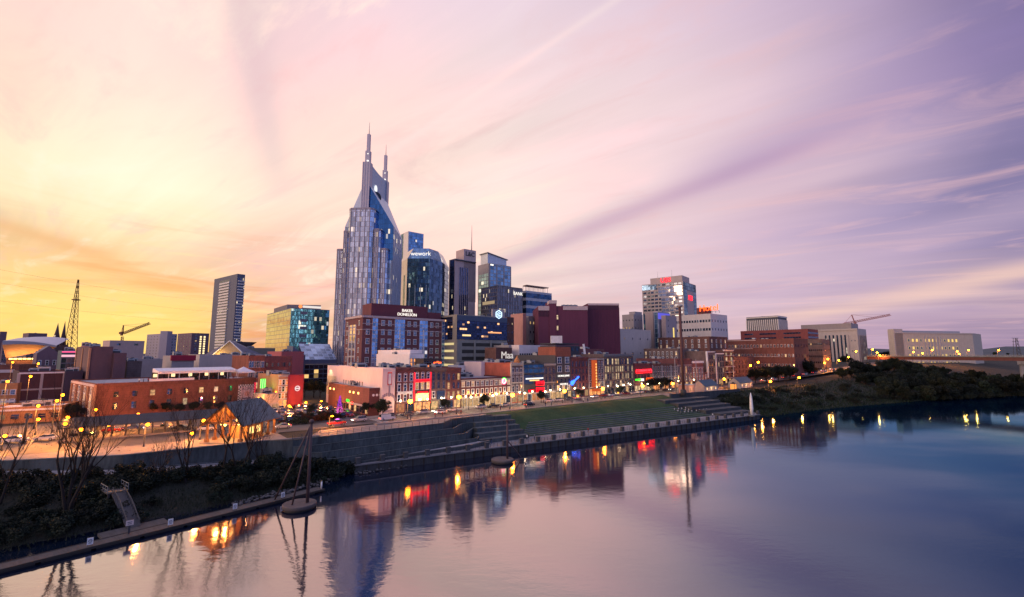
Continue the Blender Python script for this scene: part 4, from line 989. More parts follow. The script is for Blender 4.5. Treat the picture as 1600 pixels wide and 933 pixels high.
b.beam((-.30 * L0, 0, 2), (-.30 * L0 + 20.5, 0, 2), .3); b.build('sign_frame', DARKSTEEL, sg)
lettering('sign_letters', 'Hotel', 8.2, ORANGEN, sg, (-.30 * L0 + 10.5, -.3, 5.2), R(90), 0, .25)

# ---- small ribbed white tower, red brick ranges and the two court buildings
p, bk, zt = corner(1166, 1215, 1229, 600, 494)
root, poly, H = building('ribbed_white_office', 'small white office with thin vertical ribs far behind the red brick range', p, bk, zt, plain('rib_dark', (.07, .08, .11)), faces=[[('fins', dict(n=17, w=1.1, d=.6, mat=WH, z1=-4)), ('box', dict(mat=WH, z0=-1.2, z1=0, d=.7))], [('fins', dict(n=9, w=1.4, d=.6, mat=WH, z1=-4)), ('box', dict(mat=WH, z0=-1.2, z1=0, d=.7))]], units=3)
LONGRED = wall('long_red_brick', (.20, .055, .055), .25, .8)
p, bk, zt = corner(1157, 1262, 1278, 400, 515, ang=40, D=None, maxd=110)
root, poly, H = building('long_red_range', 'long dull red office range with ribbon windows behind the brick warehouses', p, bk, zt, LONGRED, faces=[[('bands', dict(n=2, mat=BND, z0=-8.5, z1=-.8, x0=.06, x1=.20, frac=.34)), ('bands', dict(n=2, mat=BND, z0=-8.5, z1=-.8, x0=.30, x1=.55, frac=.34)), ('bands', dict(n=2, mat=BND, z0=-8.5, z1=-.8, x0=.66, x1=.9, frac=.34))], [('bands', dict(n=2, mat=BND, z0=-8.5, z1=-.8, frac=.4))]], units=4)
p, bk, zt = corner(1128, 1240, 1262, 352, 530, ang=40, maxd=120)
WARE = wall('warehouse_brick', (.155, .060, .052), .35, rows=.9)
root, poly, H = building('brick_warehouse', 'long brick warehouse with three rows of white-silled windows above the trees', p, bk, zt, WARE, faces=[[('win', dict(cols=22, rows=4, z0=1, z1=-1.2, w=1.2, h=2., lit=.10, frame=TRIM)), ('box', dict(mat=TRIM, z0=-.5, z1=0, d=.3, name='cornice', x1=.5)), ('box', dict(mat=TRIM, z0=-7.2, z1=-6.9, d=.2, x1=.45)), ('box', dict(mat=TRIM, z0=-13.4, z1=-13.1, d=.2, x1=.8))], [('win', dict(cols=5, rows=4, z0=1, z1=-1.2, w=1.2, h=2., lit=.05, frame=WARE))]], units=5, rm=ROOFWHITE)
p, bk, zt = corner(1256, 1284, 1296, 392, 531, maxd=60)
building('grey_brick_block', 'grey brown brick block at the right end of the warehouses', p, bk, zt, BRICKGREY, faces=[[smallwin(9, 6, z0=1, frame=BRICKGREY)], [smallwin(5, 6, z0=1, frame=BRICKGREY)]])
COURT = wall('court_stone', (.46, .42, .40), .14, .8)
p, bk, zt = corner(1246, 1339, 1353, 560, 514, maxd=130)
root, poly, H = building('columned_courthouse', 'pale stone courthouse with tall columns behind the trees', p, bk, zt, COURT, faces=[[('glass', dict(mat=DK, x0=.46, x1=.84, z0=6, z1=-7, off=.06)), ('fins', dict(n=7, x0=.46, x1=.84, w=2.2, d=1.4, mat=COURT, z0=4, z1=-7, name='column')), ('box', dict(mat=COURT, z0=-1.4, z1=-.4, d=.7, name='cornice')), smallwin(2, 3, x0=.88, x1=.98, z0=6, z1=-8)], [('fins', dict(n=6, x0=.15, x1=.9, w=1.6, d=.7, mat=COURT, z0=4, z1=-7)), ('glass', dict(mat=DK, x0=.16, x1=.88, z0=6, z1=-8, off=.08))]], units=0)
e0 = poly[0] - poly[1]; e1 = poly[2] - poly[1]; zh = zat(505, 570) - STREET
b = MB(); b.prism([poly[1] + e0 * .1 + e1 * .1, poly[1] + e1 * .85 + e0 * .1, poly[1] + e1 * .85 + e0 * .95, poly[1] + e0 * .95 + e1 * .1], H - 1, zh); b.build('attic', wall('attic_stone', (.30, .27, .27), .12), root)
p, bk, zt = corner(1398, 1521, 1534, 520, 521, ang=12, D=None, maxd=8)
a = at_y(1398, 523, 520).xy; c = at_y(1519, 519, 545).xy; d2 = at_y(1532, 519, 575).xy
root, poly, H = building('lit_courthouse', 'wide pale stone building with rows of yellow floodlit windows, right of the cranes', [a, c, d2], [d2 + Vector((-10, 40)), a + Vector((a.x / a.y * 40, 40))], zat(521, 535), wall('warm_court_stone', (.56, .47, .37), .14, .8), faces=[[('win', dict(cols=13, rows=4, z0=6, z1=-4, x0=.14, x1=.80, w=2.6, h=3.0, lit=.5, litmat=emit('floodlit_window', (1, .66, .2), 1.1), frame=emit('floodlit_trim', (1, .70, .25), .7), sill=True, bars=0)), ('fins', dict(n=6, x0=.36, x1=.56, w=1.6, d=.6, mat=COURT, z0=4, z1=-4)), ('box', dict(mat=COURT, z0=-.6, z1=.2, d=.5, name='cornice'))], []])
e0 = poly[1] - poly[0]
for k in range(5):
    ld = bpy.data.lights.new('floodlight', 'POINT'); ld.energy = 1500; ld.color = (1, .66, .28); ld.shadow_soft_size = 1.; lo = bpy.data.objects.new('floodlight', ld); COL.objects.link(lo); lo.parent = root; q = poly[0] + e0 * (.2 + .14 * k); lo.location = (q.x + 1, q.y - 5, 10)
b = MB(); b.prism([poly[0] - e0 * .01, poly[0] + e0 * .10, poly[0] + e0 * .10 + Vector((3, 12)), poly[0] - e0 * .01 + Vector((3, 12))], -1, zat(514, 520) - STREET); b.build('corner_tower', COURT, root)
b = MB(); q0 = poly[0] + e0 * .16 + Vector((2, 8)); q1 = poly[0] + e0 * .9 + Vector((2, 8)); b.prism([q0, q1, q1 + Vector((5, 22)), q0 + Vector((5, 22))], H - 1, zat(516.5, 530) - STREET); b.build('attic', wall('attic_blue', (.36, .36, .40), .1), root)

# ---- brick office with the white name: brick piers, blue glass bays
BB = wall('office_brick', (.15, .058, .066), .25, .8)
BLB = glass('bay_blue_glass', (.20, .36, .62), 1.7, 2.1, .02, (1, .8, .5), .9, (.50, .48, .52), .12, .16, .75, .08)
p, bk, zt = corner(540, 567, 707, 236, 494)
root, poly, H = building('brick_glass_office', 'large red brick office with blue glass bays and white letters on its penthouse', p, bk, zt, BB, faces=[
    [('glass', dict(mat=MIR, x0=.28, x1=.66, z0=0, z1=-4, off=.2)), ('fins', dict(n=3, x0=.28, x1=.66, w=.4, d=.5, mat=WHITEPAINT, z0=0, z1=-4)), ('win', dict(cols=1, rows=8, x0=.03, x1=.25, z0=2, z1=-1, w=1.4, h=2.3, lit=.0)), ('win', dict(cols=1, rows=8, x0=.7, x1=.95, z0=2, z1=-1, w=1.4, h=2.3, lit=.0)), ('box', dict(mat=TRIM, z0=-.6, z1=.5, d=.5, name='cornice')), ('box', dict(mat=TRIM, z0=-7., z1=-6.7, d=.25))],
    [('box', dict(mat=TRIM, z0=-.6, z1=.5, d=.5, name='cornice')), ('box', dict(mat=TRIM, z0=-3.9, z1=-3.6, d=.28)), ('box', dict(mat=TRIM, z0=-7., z1=-6.7, d=.28))] +
    [('glass', dict(mat=BLB, x0=q0, x1=q1, z0=0, z1=-.7, off=.34, name='glass_bay')) for q0, q1 in ((.095, .15), (.325, .435), (.60, .695), (.865, .905))] +
    [('fins', dict(n=1, x0=q0, x1=q0 + .02, w=.45, d=.6, mat=WHITEPAINT, z0=0, z1=-6, mid=True)) for q0 in (.37, .637)] +
    [('win', dict(cols=cn, rows=8, x0=q0, x1=q1, z0=1, z1=-.7, w=1.75, h=2.6, lit=.02, bars=2)) for q0, q1, cn in ((.02, .085, 1), (.17, .31, 2), (.45, .585, 2), (.71, .845, 2), (.92, .99, 1))]], units=0)
e0 = poly[0] - poly[1]; e1 = poly[2] - poly[1]; zh = zat(475, 246) - STREET
q = poly[1] + e1 * .10 + e0 * .10
MARP = wall('penthouse_maroon', (.135, .035, .05), .15, .7)
b = MB(); b.prism([q, q + e1 * .62, q + e1 * .62 + e0 * .5, q + e0 * .5], H, zh); pent = b.build('penthouse', MARP, root)
b = MB(); b.prism([q + e1 * .625, q + e1 * .78, q + e1 * .78 + e0 * .45, q + e1 * .625 + e0 * .45], H, zh - 3); b.build('penthouse', MARP, root)
ee = e1.normalized(); nn = Vector((ee.y, -ee.x)); c0 = q + e1 * .36 + nn * .3
lettering('sign_letters', 'BAKER', 2.2, WHITEL, pent, (c0.x + e1.x * .02, c0.y + e1.y * .02, H + 4.5), R(90), math.atan2(ee.y, ee.x), .12)
lettering('sign_letters', 'DONELSON', 2.2, WHITEL, pent, (c0.x + e1.x * .02, c0.y + e1.y * .02, H + 2.3), R(90), math.atan2(ee.y, ee.x), .12)

# ---- dark glass office over a lit parking garage with a hexagon emblem
p, bk, zt = corner(707, 714, 792, 258, 493, D=22)
NAVG = glass('navy_grid_glass', (.03, .045, .11), 1.7, 1.3, .05, (1, .5, .2), 1.6, (.02, .025, .06), .12, .2, .8, .06)
GAR = wall('garage_concrete', (.26, .25, .22), .18, .8)
root, poly, H = building('garage_office', 'navy glass office on top of a lit parking garage with a hexagon emblem', p, bk, zt, GAR, faces=[[('glass', dict(mat=NAVG, z0=-13.5, z1=-.4, x0=.1, x1=.8)), ('bands', dict(n=7, z0=1, z1=-14, mat=emit('garage_light', (1, .78, .36), .8), frac=.32, x0=.12, x1=.88, name='garage_opening'))],
    [('box', dict(mat=plain('navy_parapet', (.06, .09, .15)), z0=-2.6, z1=.2, d=.3, name='fascia')), ('glass', dict(mat=NAVG, z0=-13.5, z1=-2.6, x0=.0, x1=1., off=.2)), ('bands', dict(n=7, z0=1, z1=-14.4, mat=plain('garage_dark', (.035, .034, .03)), frac=.5, x0=.1, x1=.97, off=.06, name='garage_opening')), ('fins', dict(n=4, w=1.2, d=.35, mat=GAR, z0=0, z1=-13.6, x0=.02, x1=.98)),
     ('box', dict(mat=emit('lit_room', (1, .70, .32), 1.3), z0=-11.6, z1=-10.6, x0=.10, x1=.26, d=.24, name='lit_window')), ('box', dict(mat=emit('lit_room_orange', (1, .42, .18), 1.3), z0=-9.4, z1=-8.6, x0=.60, x1=.88, d=.24, name='lit_window'))]], rm=ROOFWHITE, units=5, seed=5)
a, c = poly[1], poly[2]; e = (c - a).normalized(); nrm = Vector((e.y, -e.x)); Lr = (c - a).length; rz = math.atan2(e.y, e.x)
me = MB().box((0, 0, 0), (2.6, .2, .35)).mesh('tube_lamp', emit('garage_tube', (1, .88, .45), 4.5))
for lv in range(6):
    for f in (.19, .52, .84):
        if f > .8 and lv < 5: continue
        part('garage_lamp', me, root, P3(a, e, nrm, f * Lr, .18, 3.3 + lv * 2.45), rz)
lvls = MB()
q = a + e * (Lr * .82) + nrm * .2
b = MB(); b.box((0, 0, 0), (9.5, 1.2, 6.2)); sb = b.build('sign_screen', GST, root, P3(a, e, nrm, .82 * Lr, -.4, H + 2.2), rz)
b = MB()
for k in range(6):
    a0, a1 = R(60 * k + 30), R(60 * k + 90); b.beam((2.5 * math.cos(a0), -.75, 2.5 * math.sin(a0)), (2.5 * math.cos(a1), -.75, 2.5 * math.sin(a1)), .32)
b.beam((-1.2, -.75, .5), (0, -.75, 1.1), .3); b.beam((0, -.75, 1.1), (1.2, -.75, .5), .3); b.beam((-1.3, -.75, -.1), (1.3, -.75, -.5), .3); b.beam((-1.2, -.75, -1.), (1.2, -.75, -1.), .3)
b.build('emblem', HEX, sb)
b = MB(); b.box((0, 0, 0), (3.4, .12, 7)); b.build('banner', plain('banner_cloth', (.30, .36, .50), .8), root, P3(a, e, nrm, .37 * Lr, .5, 7.5), rz)

# ---- left part of the skyline
WT = wall('balcony_white', (.68, .62, .58), .08, .6); DKB = wall('tower_slate', (.10, .11, .17), .15, .6)
p, bk, zt = corner(335, 371, 383, 620, 430, ang=53)
root, poly, H = building('balcony_tower', 'tall dark apartment tower striped with white balconies, alone at the left', p, bk, zt, DKB, faces=[[], []], parapet=2.0)
for i, (x0, x1) in ((0, (.28, .70)), (1, (.12, .98))):
    a, c = poly[i], poly[i + 1]; e = (c - a); L = e.length; e.normalize(); nrm = Vector((e.y, -e.x)); rz = math.atan2(e.y, e.x)
    me = MB().box((0, 0, 0), ((x1 - x0) * L, 1.5 if i == 0 else 2.2, 2.25 if i == 0 else 1.5)).mesh('balcony', WT)
    for k in range(30): part('balcony', me, root, P3(a, e, nrm, (x0 + x1) / 2 * L + (.8 if 20 < k and i == 0 else 0), .5, 6 + k * (H - 10) / 30), rz)
    b = MB(); b.box((0, 0, H / 2), ((x1 - x0) * L, .3, H - 6)); b.build('glazing', NAVY, root, P3(a, e, nrm, (x0 + x1) / 2 * L, .1, 0), rz)
p, bk, zt = corner(414, 455, 515, 400, 482)
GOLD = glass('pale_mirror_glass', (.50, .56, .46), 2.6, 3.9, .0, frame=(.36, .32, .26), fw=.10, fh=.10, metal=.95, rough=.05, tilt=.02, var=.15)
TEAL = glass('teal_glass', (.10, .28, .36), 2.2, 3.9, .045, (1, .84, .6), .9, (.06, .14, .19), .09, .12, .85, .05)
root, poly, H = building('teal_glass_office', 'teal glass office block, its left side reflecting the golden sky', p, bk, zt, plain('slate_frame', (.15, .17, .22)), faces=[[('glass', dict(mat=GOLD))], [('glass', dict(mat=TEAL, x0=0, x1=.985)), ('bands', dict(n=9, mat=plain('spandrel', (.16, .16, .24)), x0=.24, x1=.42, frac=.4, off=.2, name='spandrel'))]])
e0 = poly[0] - poly[1]; e1 = poly[2] - poly[1]; zh = zat(475, 410) - STREET
b = MB(); b.prism([poly[1] + e1 * .03 + e0 * .2, poly[1] + e1 * .80 + e0 * .05, poly[1] + e1 * .80 + e0 * .7, poly[1] + e1 * .03 + e0 * .75], H, zh); pent = b.build('penthouse', plain('penthouse_slate', (.18, .16, .19)), root)
ee = e1.normalized(); c0 = poly[1] + e1 * .55 + Vector((ee.y, -ee.x)) * -2.6
lettering('sign_letters', 'TowerBank', 3.2, WHITEL, pent, (c0.x, c0.y, (H + zh) / 2 + .2), R(90), math.atan2(ee.y, ee.x), .15) if False else None
b = MB(); b.box((0, 0, 0), (16, .3, 2.0)); b.build('sign_strip', emit('sign_strip_white', (1, .9, .85), .9), pent, (c0.x, c0.y, (H + zh) / 2), math.atan2(ee.y, ee.x))
b = MB(); b.lathe([(1.6, 0), (1.6, .4)], 12); o = b.build('sign_dot', emit('sign_dot_orange', (1, .25, .08), 1.6), pent, (c0.x - ee.x * 10, c0.y - ee.y * 10, (H + zh) / 2)); o.rotation_euler = (R(90), 0, math.atan2(ee.y, ee.x))
FARG = wall('hazy_grey_render', (.34, .30, .36), .1, .8)
def resi(name, label, xl, xc, xr, Y, yt, mat, cols, rows, lit):
    p, bk, zt = corner(xl, xc, xr, Y, yt, 56); return building(name, label, p, bk, zt, mat, faces=[[smallwin(cols[0], rows, z0=14, lit=lit, w=2.4, h=2.)], [smallwin(cols[1], rows, z0=14, lit=lit, w=2.4, h=2.)]], units=2)
r_, po, H = resi('apartment_block', 'pale grey apartment block between the crane and the dark apartment block', 230, 254, 277, 760, 522, FARG, (5, 5), 8, .03)
b = MB(); q = po[1]; b.prism([q + Vector((-3, -1.)), q + Vector((9, -1.)), q + Vector((9, 10)), q + Vector((-3, 10))], 0, H + 5); b.build('stair_tower', FARG, r_)
r_, po, H = resi('apartment_block', 'dark apartment block with two columns of lit windows left of the balcony tower', 278, 300, 327, 700, 521, wall('mauve_brick', (.17, .11, .14), .15), (5, 2), 9, .05)
e1 = po[2] - po[1]; me = MB().box((0, 0, 0), (2.4, .4, 2.4)).mesh('lit_window', emit('stair_bulb', (1, .78, .4), 1.6))
for c_ in (.52, .74):
    for k in range(9): q = po[1] + e1 * c_ ; ee = e1.normalized(); part('lit_window', me, r_, (q.x + ee.y * .2, q.y - ee.x * .2, H - 5 - k * 3.6), math.atan2(e1.y, e1.x))
p, bk, zt = corner(168, 172, 226, 430, 533, 56, D=20); root, poly, H = building('pink_stage_house', 'blank pale pink theatre block with two small top windows behind the dark box', p, bk, zt, wall('pale_pink_render', (.52, .38, .36), .12), faces=[[], [smallwin(2, 1, z0=-5, z1=-1, w=3, h=1.8, lit=0)]])
for (xl, xc, xr, Y, yt, lb) in ((-20, 5, 22, 520, 536, 'stepped mauve block at the far left edge'), (36, 45, 74, 700, 521, 'flat topped mauve office on the left skyline'), (74, 78, 86, 640, 529, 'low mauve wing left of the church spires')):
    p, bk, zt = corner(xl, xc, xr, Y, yt, 58); building('skyline_block', lb, p, bk, zt, wall('mauve_brick', (.17, .11, .14), .15), faces=[[smallwin(4, 4, z0=12, w=2.2, h=1.6)], [smallwin(5, 4, z0=12, w=2.2, h=1.6)]], units=1)
b_ = corner(-20, 0, 10, 522, 519); building('skyline_block', 'mauve penthouse block with an aerial at the very left edge', *b_[:2], b_[2], wall('mauve_brick', (.17, .11, .14), .15), faces=[[], []])
# arena with a sweeping roof over a glowing underside
A0, A1 = at_y(3, 545, 330), at_y(88, 545, 345)
root = thing('arena', 'arena with a pale sweeping roof edge and an orange glowing underside', 'arena', (A0.x, A0.y, STREET), math.atan2(A1.y - A0.y, A1.x - A0.x))
L = (A1.xy - A0.xy).length; b = MB(); c = MB(); nn = 16; zt_, zm_, zb_ = zat(533, 335) - STREET, zat(539, 335) - STREET, zat(560, 335) - STREET
def rf(i, k):
    f = i / nn; up_ = -.8 * f * f * 2 + 1.8 * math.sin(f * 2.2)
    return {0: (f * L, 0, zm_ + up_ - f * 1.5), 1: (f * L, -.6, zt_ + up_ - f * 3.), 2: (f * L, 30, zt_ + up_ + 3), 3: (f * L * .7 , 9, zb_ + f * 5.2)}[k]
for i in range(nn):
    b.face([rf(i, 0), rf(i + 1, 0), rf(i + 1, 1), rf(i, 1)], 0, True); b.face([rf(i, 1), rf(i + 1, 1), rf(i + 1, 2), rf(i, 2)], 0, True)
    c.face([rf(i, 3), rf(i + 1, 3), rf(i + 1, 0), rf(i, 0)], 0, True)
b.build('roof', wall('arena_roof', (.44, .43, .52), .1, .5), root); c.build('soffit', wall('arena_soffit', (.42, .27, .20), .15), root)
b = MB(); b.box((L * .36, 12, zb_ / 2), (L * .7, 6, zb_)); b.build('wall', BRICKDARK, root)
b = MB()
for i in range(7): b.box((3 + i * L * .085, 7.5, zb_ - .4), (1.6, 1.2, 1.0))
b.build('uplight', AMBER, root)
for i in range(3):
    ld = bpy.data.lights.new('uplight', 'POINT'); ld.energy = 2600; ld.color = (1, .42, .1); ld.shadow_soft_size = .6; lo = bpy.data.objects.new('uplight_lamp', ld); COL.objects.link(lo); lo.parent = root; lo.location = (4 + i * L * .22, 3.5, zb_ + .6)
# two church spires
for (px, yt, Y, lb, fat) in ((91, 505, 560, 'church steeple with open lantern stages, left of the pair', 4.2), (102, 502, 575, 'dark slender church spire touching the lattice mast', 3.8)):
    q = at_y(px, yt, Y); root = thing('church_spire', lb, 'spire', (q.x, Y, STREET)); h = q.z - STREET
    b = MB(); b.prism([(-fat, -fat), (fat, -fat), (fat, fat), (-fat, fat)], 0, h * .52)
    for x in (-1, 1):
        for y in (-1, 1): b.tube([(x * fat * .85, y * fat * .85, h * .52), (x * fat * .85, y * fat * .85, h * .63)], [.7, .05], 6)
    b.build('tower', wall('spire_stone', (.12, .075, .075), .2), root)
    b = MB(); b.lathe([(fat * .75, h * .52), (fat * .72, h * .66), (fat * .8, h * .68), (fat * .45, h * .8), (.12, h)] if fat > 4 else [(fat * .85, h * .52), (.12, h)], 8); b.build('spire', wall('spire_slate', (.09, .055, .06), .2), root)
    if fat > 4:
        for zf_ in (.56, .72): b = MB(); b.box((0, -fat * .55, h * zf_), (1.6, 1.0, 3.)); b.build('opening', emit('spire_opening', (1, .75, .5), .8), root)
# lattice radio mast
q = at_y(110, 545, 345); qt = at_y(115.3, 437, 345)
root = thing('lattice_mast', 'tall tapering steel lattice mast against the yellow sunset', 'mast', (q.x, 345, STREET)); h = qt.z - STREET; dx = qt.x - q.x
MST = plain('rusty_steel', (.13, .050, .025), .7)
b = MB(); hb = 2.7; nlv = 15
def lg(k, c): f = k / nlv; w_ = hb * (1 - f) + .25; z = h * (.22 + .78 * f); return Vector((c[0] * w_ + dx * f * 0 , c[1] * w_, z))
cs = [(-1, -1), (1, -1), (1, 1), (-1, 1)]
for c_ in cs: b.beam((c_[0] * hb, c_[1] * hb, 0), lg(0, c_), .36); b.beam(lg(0, c_), lg(nlv, c_), .36)
b.build('leg', MST, root); b = MB()
for k in range(nlv):
    for i in range(4):
        c0, c1 = cs[i], cs[(i + 1) % 4]; b.beam(lg(k, c0), lg(k + 1, c1), .14); b.beam(lg(k, c1), lg(k + 1, c0), .14); b.beam(lg(k, c0), lg(k, c1), .14)
b.build('bracing', MST, root)
for f in (.20, .80):
    b = MB(); w_ = hb * (1 - max(0, (f - .22) / .78)) + 1.1; b.box((0, 0, h * f), (w_ * 2, w_ * 2, .7)); b.build('platform', MST, root)
# construction cranes
def crane(label, base, mast, elbow, tip, tail, Y, col):
    q = [at_y(px, py, Y) for px, py in (base, mast, elbow, tip, tail)]
    root = thing('tower_crane', label, 'crane', (q[0].x, Y, STREET)); lc = [Vector((p_.x - q[0].x, 0, p_.z - STREET)) for p_ in q]
    m_ = plain('crane_paint_' + label.split()[0], col, .6)
    def truss(a, c, w, k):
        t = MB(); dd = (c - a); up = Vector((0, 1, 0)).cross(dd.normalized()) * w
        for o_ in (up * .5 + Vector((0, w * .5, 0)), up * .5 - Vector((0, w * .5, 0)), -up * .6): t.beam(a + o_, c + o_, w * .2)
        for i in range(k):
            p0, p1 = a.lerp(c, i / k), a.lerp(c, (i + .5) / k); p2 = a.lerp(c, (i + 1) / k)
            for yy in (-.5, .5): t.beam(p0 + up * .5 + Vector((0, w * yy, 0)), p1 - up * .6, w * .13); t.beam(p1 - up * .6, p2 + up * .5 + Vector((0, w * yy, 0)), w * .13)
        return t
    truss(Vector((lc[1].x, 0, 0)), lc[1], 2., 20).build('mast', m_, root)
    truss(lc[2], lc[3], 2.2, 16).build('jib', m_, root)
    t = truss(lc[2], lc[4], 1.9, 5); t.box((lc[4].x, 0, lc[4].z - 1.2), (3.2, 2, 2.6)); t.build('counter_jib', m_, root)
    t = MB(); ap = Vector((lc[1].x, 0, lc[2].z + (10 if Y > 500 else 9))); t.beam(lc[2], ap, 1.0); t.beam(ap, lc[2].lerp(lc[3], .62), .25); t.beam(ap, lc[4], .25); t.beam(ap, lc[3], .18); t.build('tie', m_, root)
    t = MB(); t.box((lc[2].x, -1.6, lc[2].z - 1.5), (2.2, 1.6, 2.6)); t.build('cab', m_, root)
crane('dark red tower crane with a raised jib on the left skyline', (191, 550), (191, 526), (192, 521), (234, 505), (189, 519), 560, (.16, .05, .03))
crane('pale red tower crane with a long jib above the courthouse', (1334, 540), (1332, 506), (1335, 503), (1391, 492), (1320, 505), 640, (.36, .14, .12))
# church hall with a big gable roof and floodlit front
Y = 300.; zb_ = zat(560, Y); zt_ = zat(533, Y)
q = at_y(352, 560, Y); root = thing('gabled_hall', 'hall with a steep grey roof and a yellow floodlit gable', 'hall', (q.x, Y, STREET), R(-12)); h = zt_ - STREET; hb_ = zb_ - STREET
rx = 4.5; 
b = MB(); b.face([(-19, -4, hb_ - 1), (-8, -6, hb_ - 1), (rx, -2, h), (-3, 10, h)][::1]); b.face([(-19, -4, hb_ - 1), (-3, 10, h), (-3, 30, h), (-19, 26, hb_ - 1)]); b.face([(rx, -2, h), (16, 2, hb_), (16, 22, hb_), (-3, 10, h)]); b.build('roof', wall('hall_slate', (.17, .155, .19), .2), root)
b = MB(); b.face([(-8, -5.6, -1), (16, 1.8, -1), (16, 1.8, hb_), (rx, -1.6, h - .2), (-8, -5.6, hb_ - 1)]); b.build('gable', wall('hall_stone', (.40, .28, .17), .2), root)
ld = bpy.data.lights.new('floodlight', 'POINT'); ld.energy = 2600; ld.color = (1, .66, .2); ld.shadow_soft_size = .5; lo = bpy.data.objects.new('floodlight', ld); COL.objects.link(lo); lo.parent = root; lo.location = (0, -6, hb_ + 1)
b = MB(); b.beam((-8, -6.2, hb_ - .9), (rx, -2.2, h + .1), .5); b.beam((rx, -2.2, h + .1), (16.2, 1.6, hb_), .5); b.build('gable_trim', WHITEPAINT, root)
p, bk, zt = corner(372, 376, 402, 330, 549, D=20); zz2 = zat(533, 330) - zt
root, poly, H = building('dark_gable_block', 'dark sloping roofed block right of the floodlit gable', p, bk, zt, DKB, faces=[[], []], parapet=0)
b = MB(); b.prism(poly, H, [H + zz2 * .9, H + zz2, H + .3, H + .3]); b.build('roof', wall('hall_slate', (.17, .155, .19), .2), root)
# sloped glass roof building
p, bk, zt = corner(462, 476, 526, 300, 562, D=16)
root, poly, H = building('glass_roofed_hall', 'dark hall with a big sloping blue grey glass roof', p, bk, zt, DKB, faces=[[], [('glass', dict(mat=glass('hall_glass', (.10, .12, .18), 3, 3, .25, (1, .6, .2), .9), z0=2, z1=-3))]], parapet=0)
zh = zat(537, 310) - STREET
b = MB(); e0 = poly[0] - poly[1]; b.face([(poly[1].x, poly[1].y, H), (poly[2].x, poly[2].y, H), (poly[2].x + e0.x, poly[2].y + e0.y, zh), (poly[0].x, poly[0].y, zh)]); b.face([(poly[0].x, poly[0].y, zh), (poly[2].x + e0.x, poly[2].y + e0.y, zh), (poly[2].x + e0.x, poly[2].y + e0.y, 0), (poly[0].x, poly[0].y, 0)])
b.build('glass_roof', glass('roof_glass', (.34, .42, .52), 3.2, 3.2, 0, frame=(.42, .46, .54), fw=.08, fh=.08, metal=.5, rough=.25), root)
p, bk, zt = corner(452, 458, 478, 285, 541, D=14); root, poly, H = building('dark_wedge_block', 'dark navy wedge shaped block left of the sloping glass roof', p, bk, zt - 6, DKB, faces=[[], []], parapet=0)
b = MB(); b.prism(poly, H, [H + 6.5, H + 6, H + .2, H + .2]); b.build('roof', DKB, root)
# ------------------------------------------------------------------ the row of old brick fronts along the avenue
CREAMT = plain('cream_trim', (.42, .37, .33), .7)
def avenue(label, px0, px1, yt, wm, fs, depth=30., rm=None, units=4, name='brick_building', pm=None, parapet=.6, seed=0, shop=True, shoplit=.75, shopmat=None, shoplitmat=None):
    p, bk, zt = row(px0, px1, yt, 154., depth)
    f = list(fs)
    if shop: f.append(('shop', dict(mat=shopmat or wm, lit=shoplit, litmat=shoplitmat or LITGLASS)))
    return building(name, label, p, bk, zt, wm, rm, [f], STREET, 'building', parapet, units, 'old brick fronts along the avenue', pm, seed)
def W(c, r, z0=4.6, z1=-1.2, **k): d_ = dict(cols=c, rows=r, z0=z0, z1=z1, w=1.15, h=2.3, lit=.06); d_.update(k); return ('win', d_)
CN = lambda mat, h=.6: ('cornice', dict(mat=mat, h=h))
PB = BRICKPLUM
# pale block with murals on its long blind side
PINKW = wall('pink_white_render', (.76, .58, .55), .12, .8, .1, 1, .3)
p, bk, zt = corner(512, 598, 618, at_line(598, 20, ST(0, 154).xy, U) and (ST(s_at(598, 154, 20), 154).y), 578, maxd=62)
root, poly, H = building('mural_block', 'long pale pink blind walled block with painted murals at the corner of the avenue', p, bk, zt, PINKW, faces=[[], []], rm=ROOFWHITE, units=6, name_='x') if False else building('mural_block', 'long pale pink blind walled block with painted murals at the corner of the avenue', p, bk, zt, PINKW, rm=ROOFWHITE, faces=[[], []], units=6, parapet=.5)
a, c = poly[0], poly[1]; e = (c - a).normalized(); nrm = Vector((e.y, -e.x)); L = (c - a).length; rz = math.atan2(e.y, e.x)
# guitar silhouettes with uplights, a long mural of figures-free shapes, and a tall guitar mural on the front
b = MB()
for i in range(9):
    x = L * .36 + i * L * .042; b.lathe([(.75, 0), (.75, .12)], 10, (0, 0, 0)) if False else None
    for (dx_, z, w_, h_) in ((0, 6.6, 1.5, 1.6), (0, 8.0, 1.1, 1.1), (0, 9.3, .35, 2.0), (0, 10.5, .6, .6)): b.box((x + dx_, 0, z), (w_, .1 + .02 * i, h_), 0, i % 3)
b.build('guitar_mural', [plain('mural_brown', (.16, .09, .05)), plain('mural_dark', (.06, .05, .05)), plain('mural_tan', (.36, .26, .16))], root, P3(a, e, nrm, 0, .06, 0), rz)
for i in range(7):
    ld = bpy.data.lights.new('mural_lamp', 'SPOT'); ld.energy = 380; ld.spot_size = R(70); ld.color = (1, .8, .45); ld.shadow_soft_size = .1
    lo = bpy.data.objects.new('mural_light', ld); COL.objects.link(lo); lo.parent = root; q = P3(a, e, nrm, L * (.37 + i * .055), .9, 8.4); lo.location = q; lo.rotation_euler = (R(172), 0, rz)
b = MB(); mr = random.Random(3)
for i in range(34):
    x, z = mr.uniform(.012, .20) * L, mr.uniform(4.6, 9.5); b.box((x, -.02 - i * .004, z), (mr.uniform(.6, 2.2), .04, mr.uniform(.6, 2.4)), 0, i % 4)
b.box((L * .105, -.0, 7.8), (L * .20, .04, 8), 0, 4)
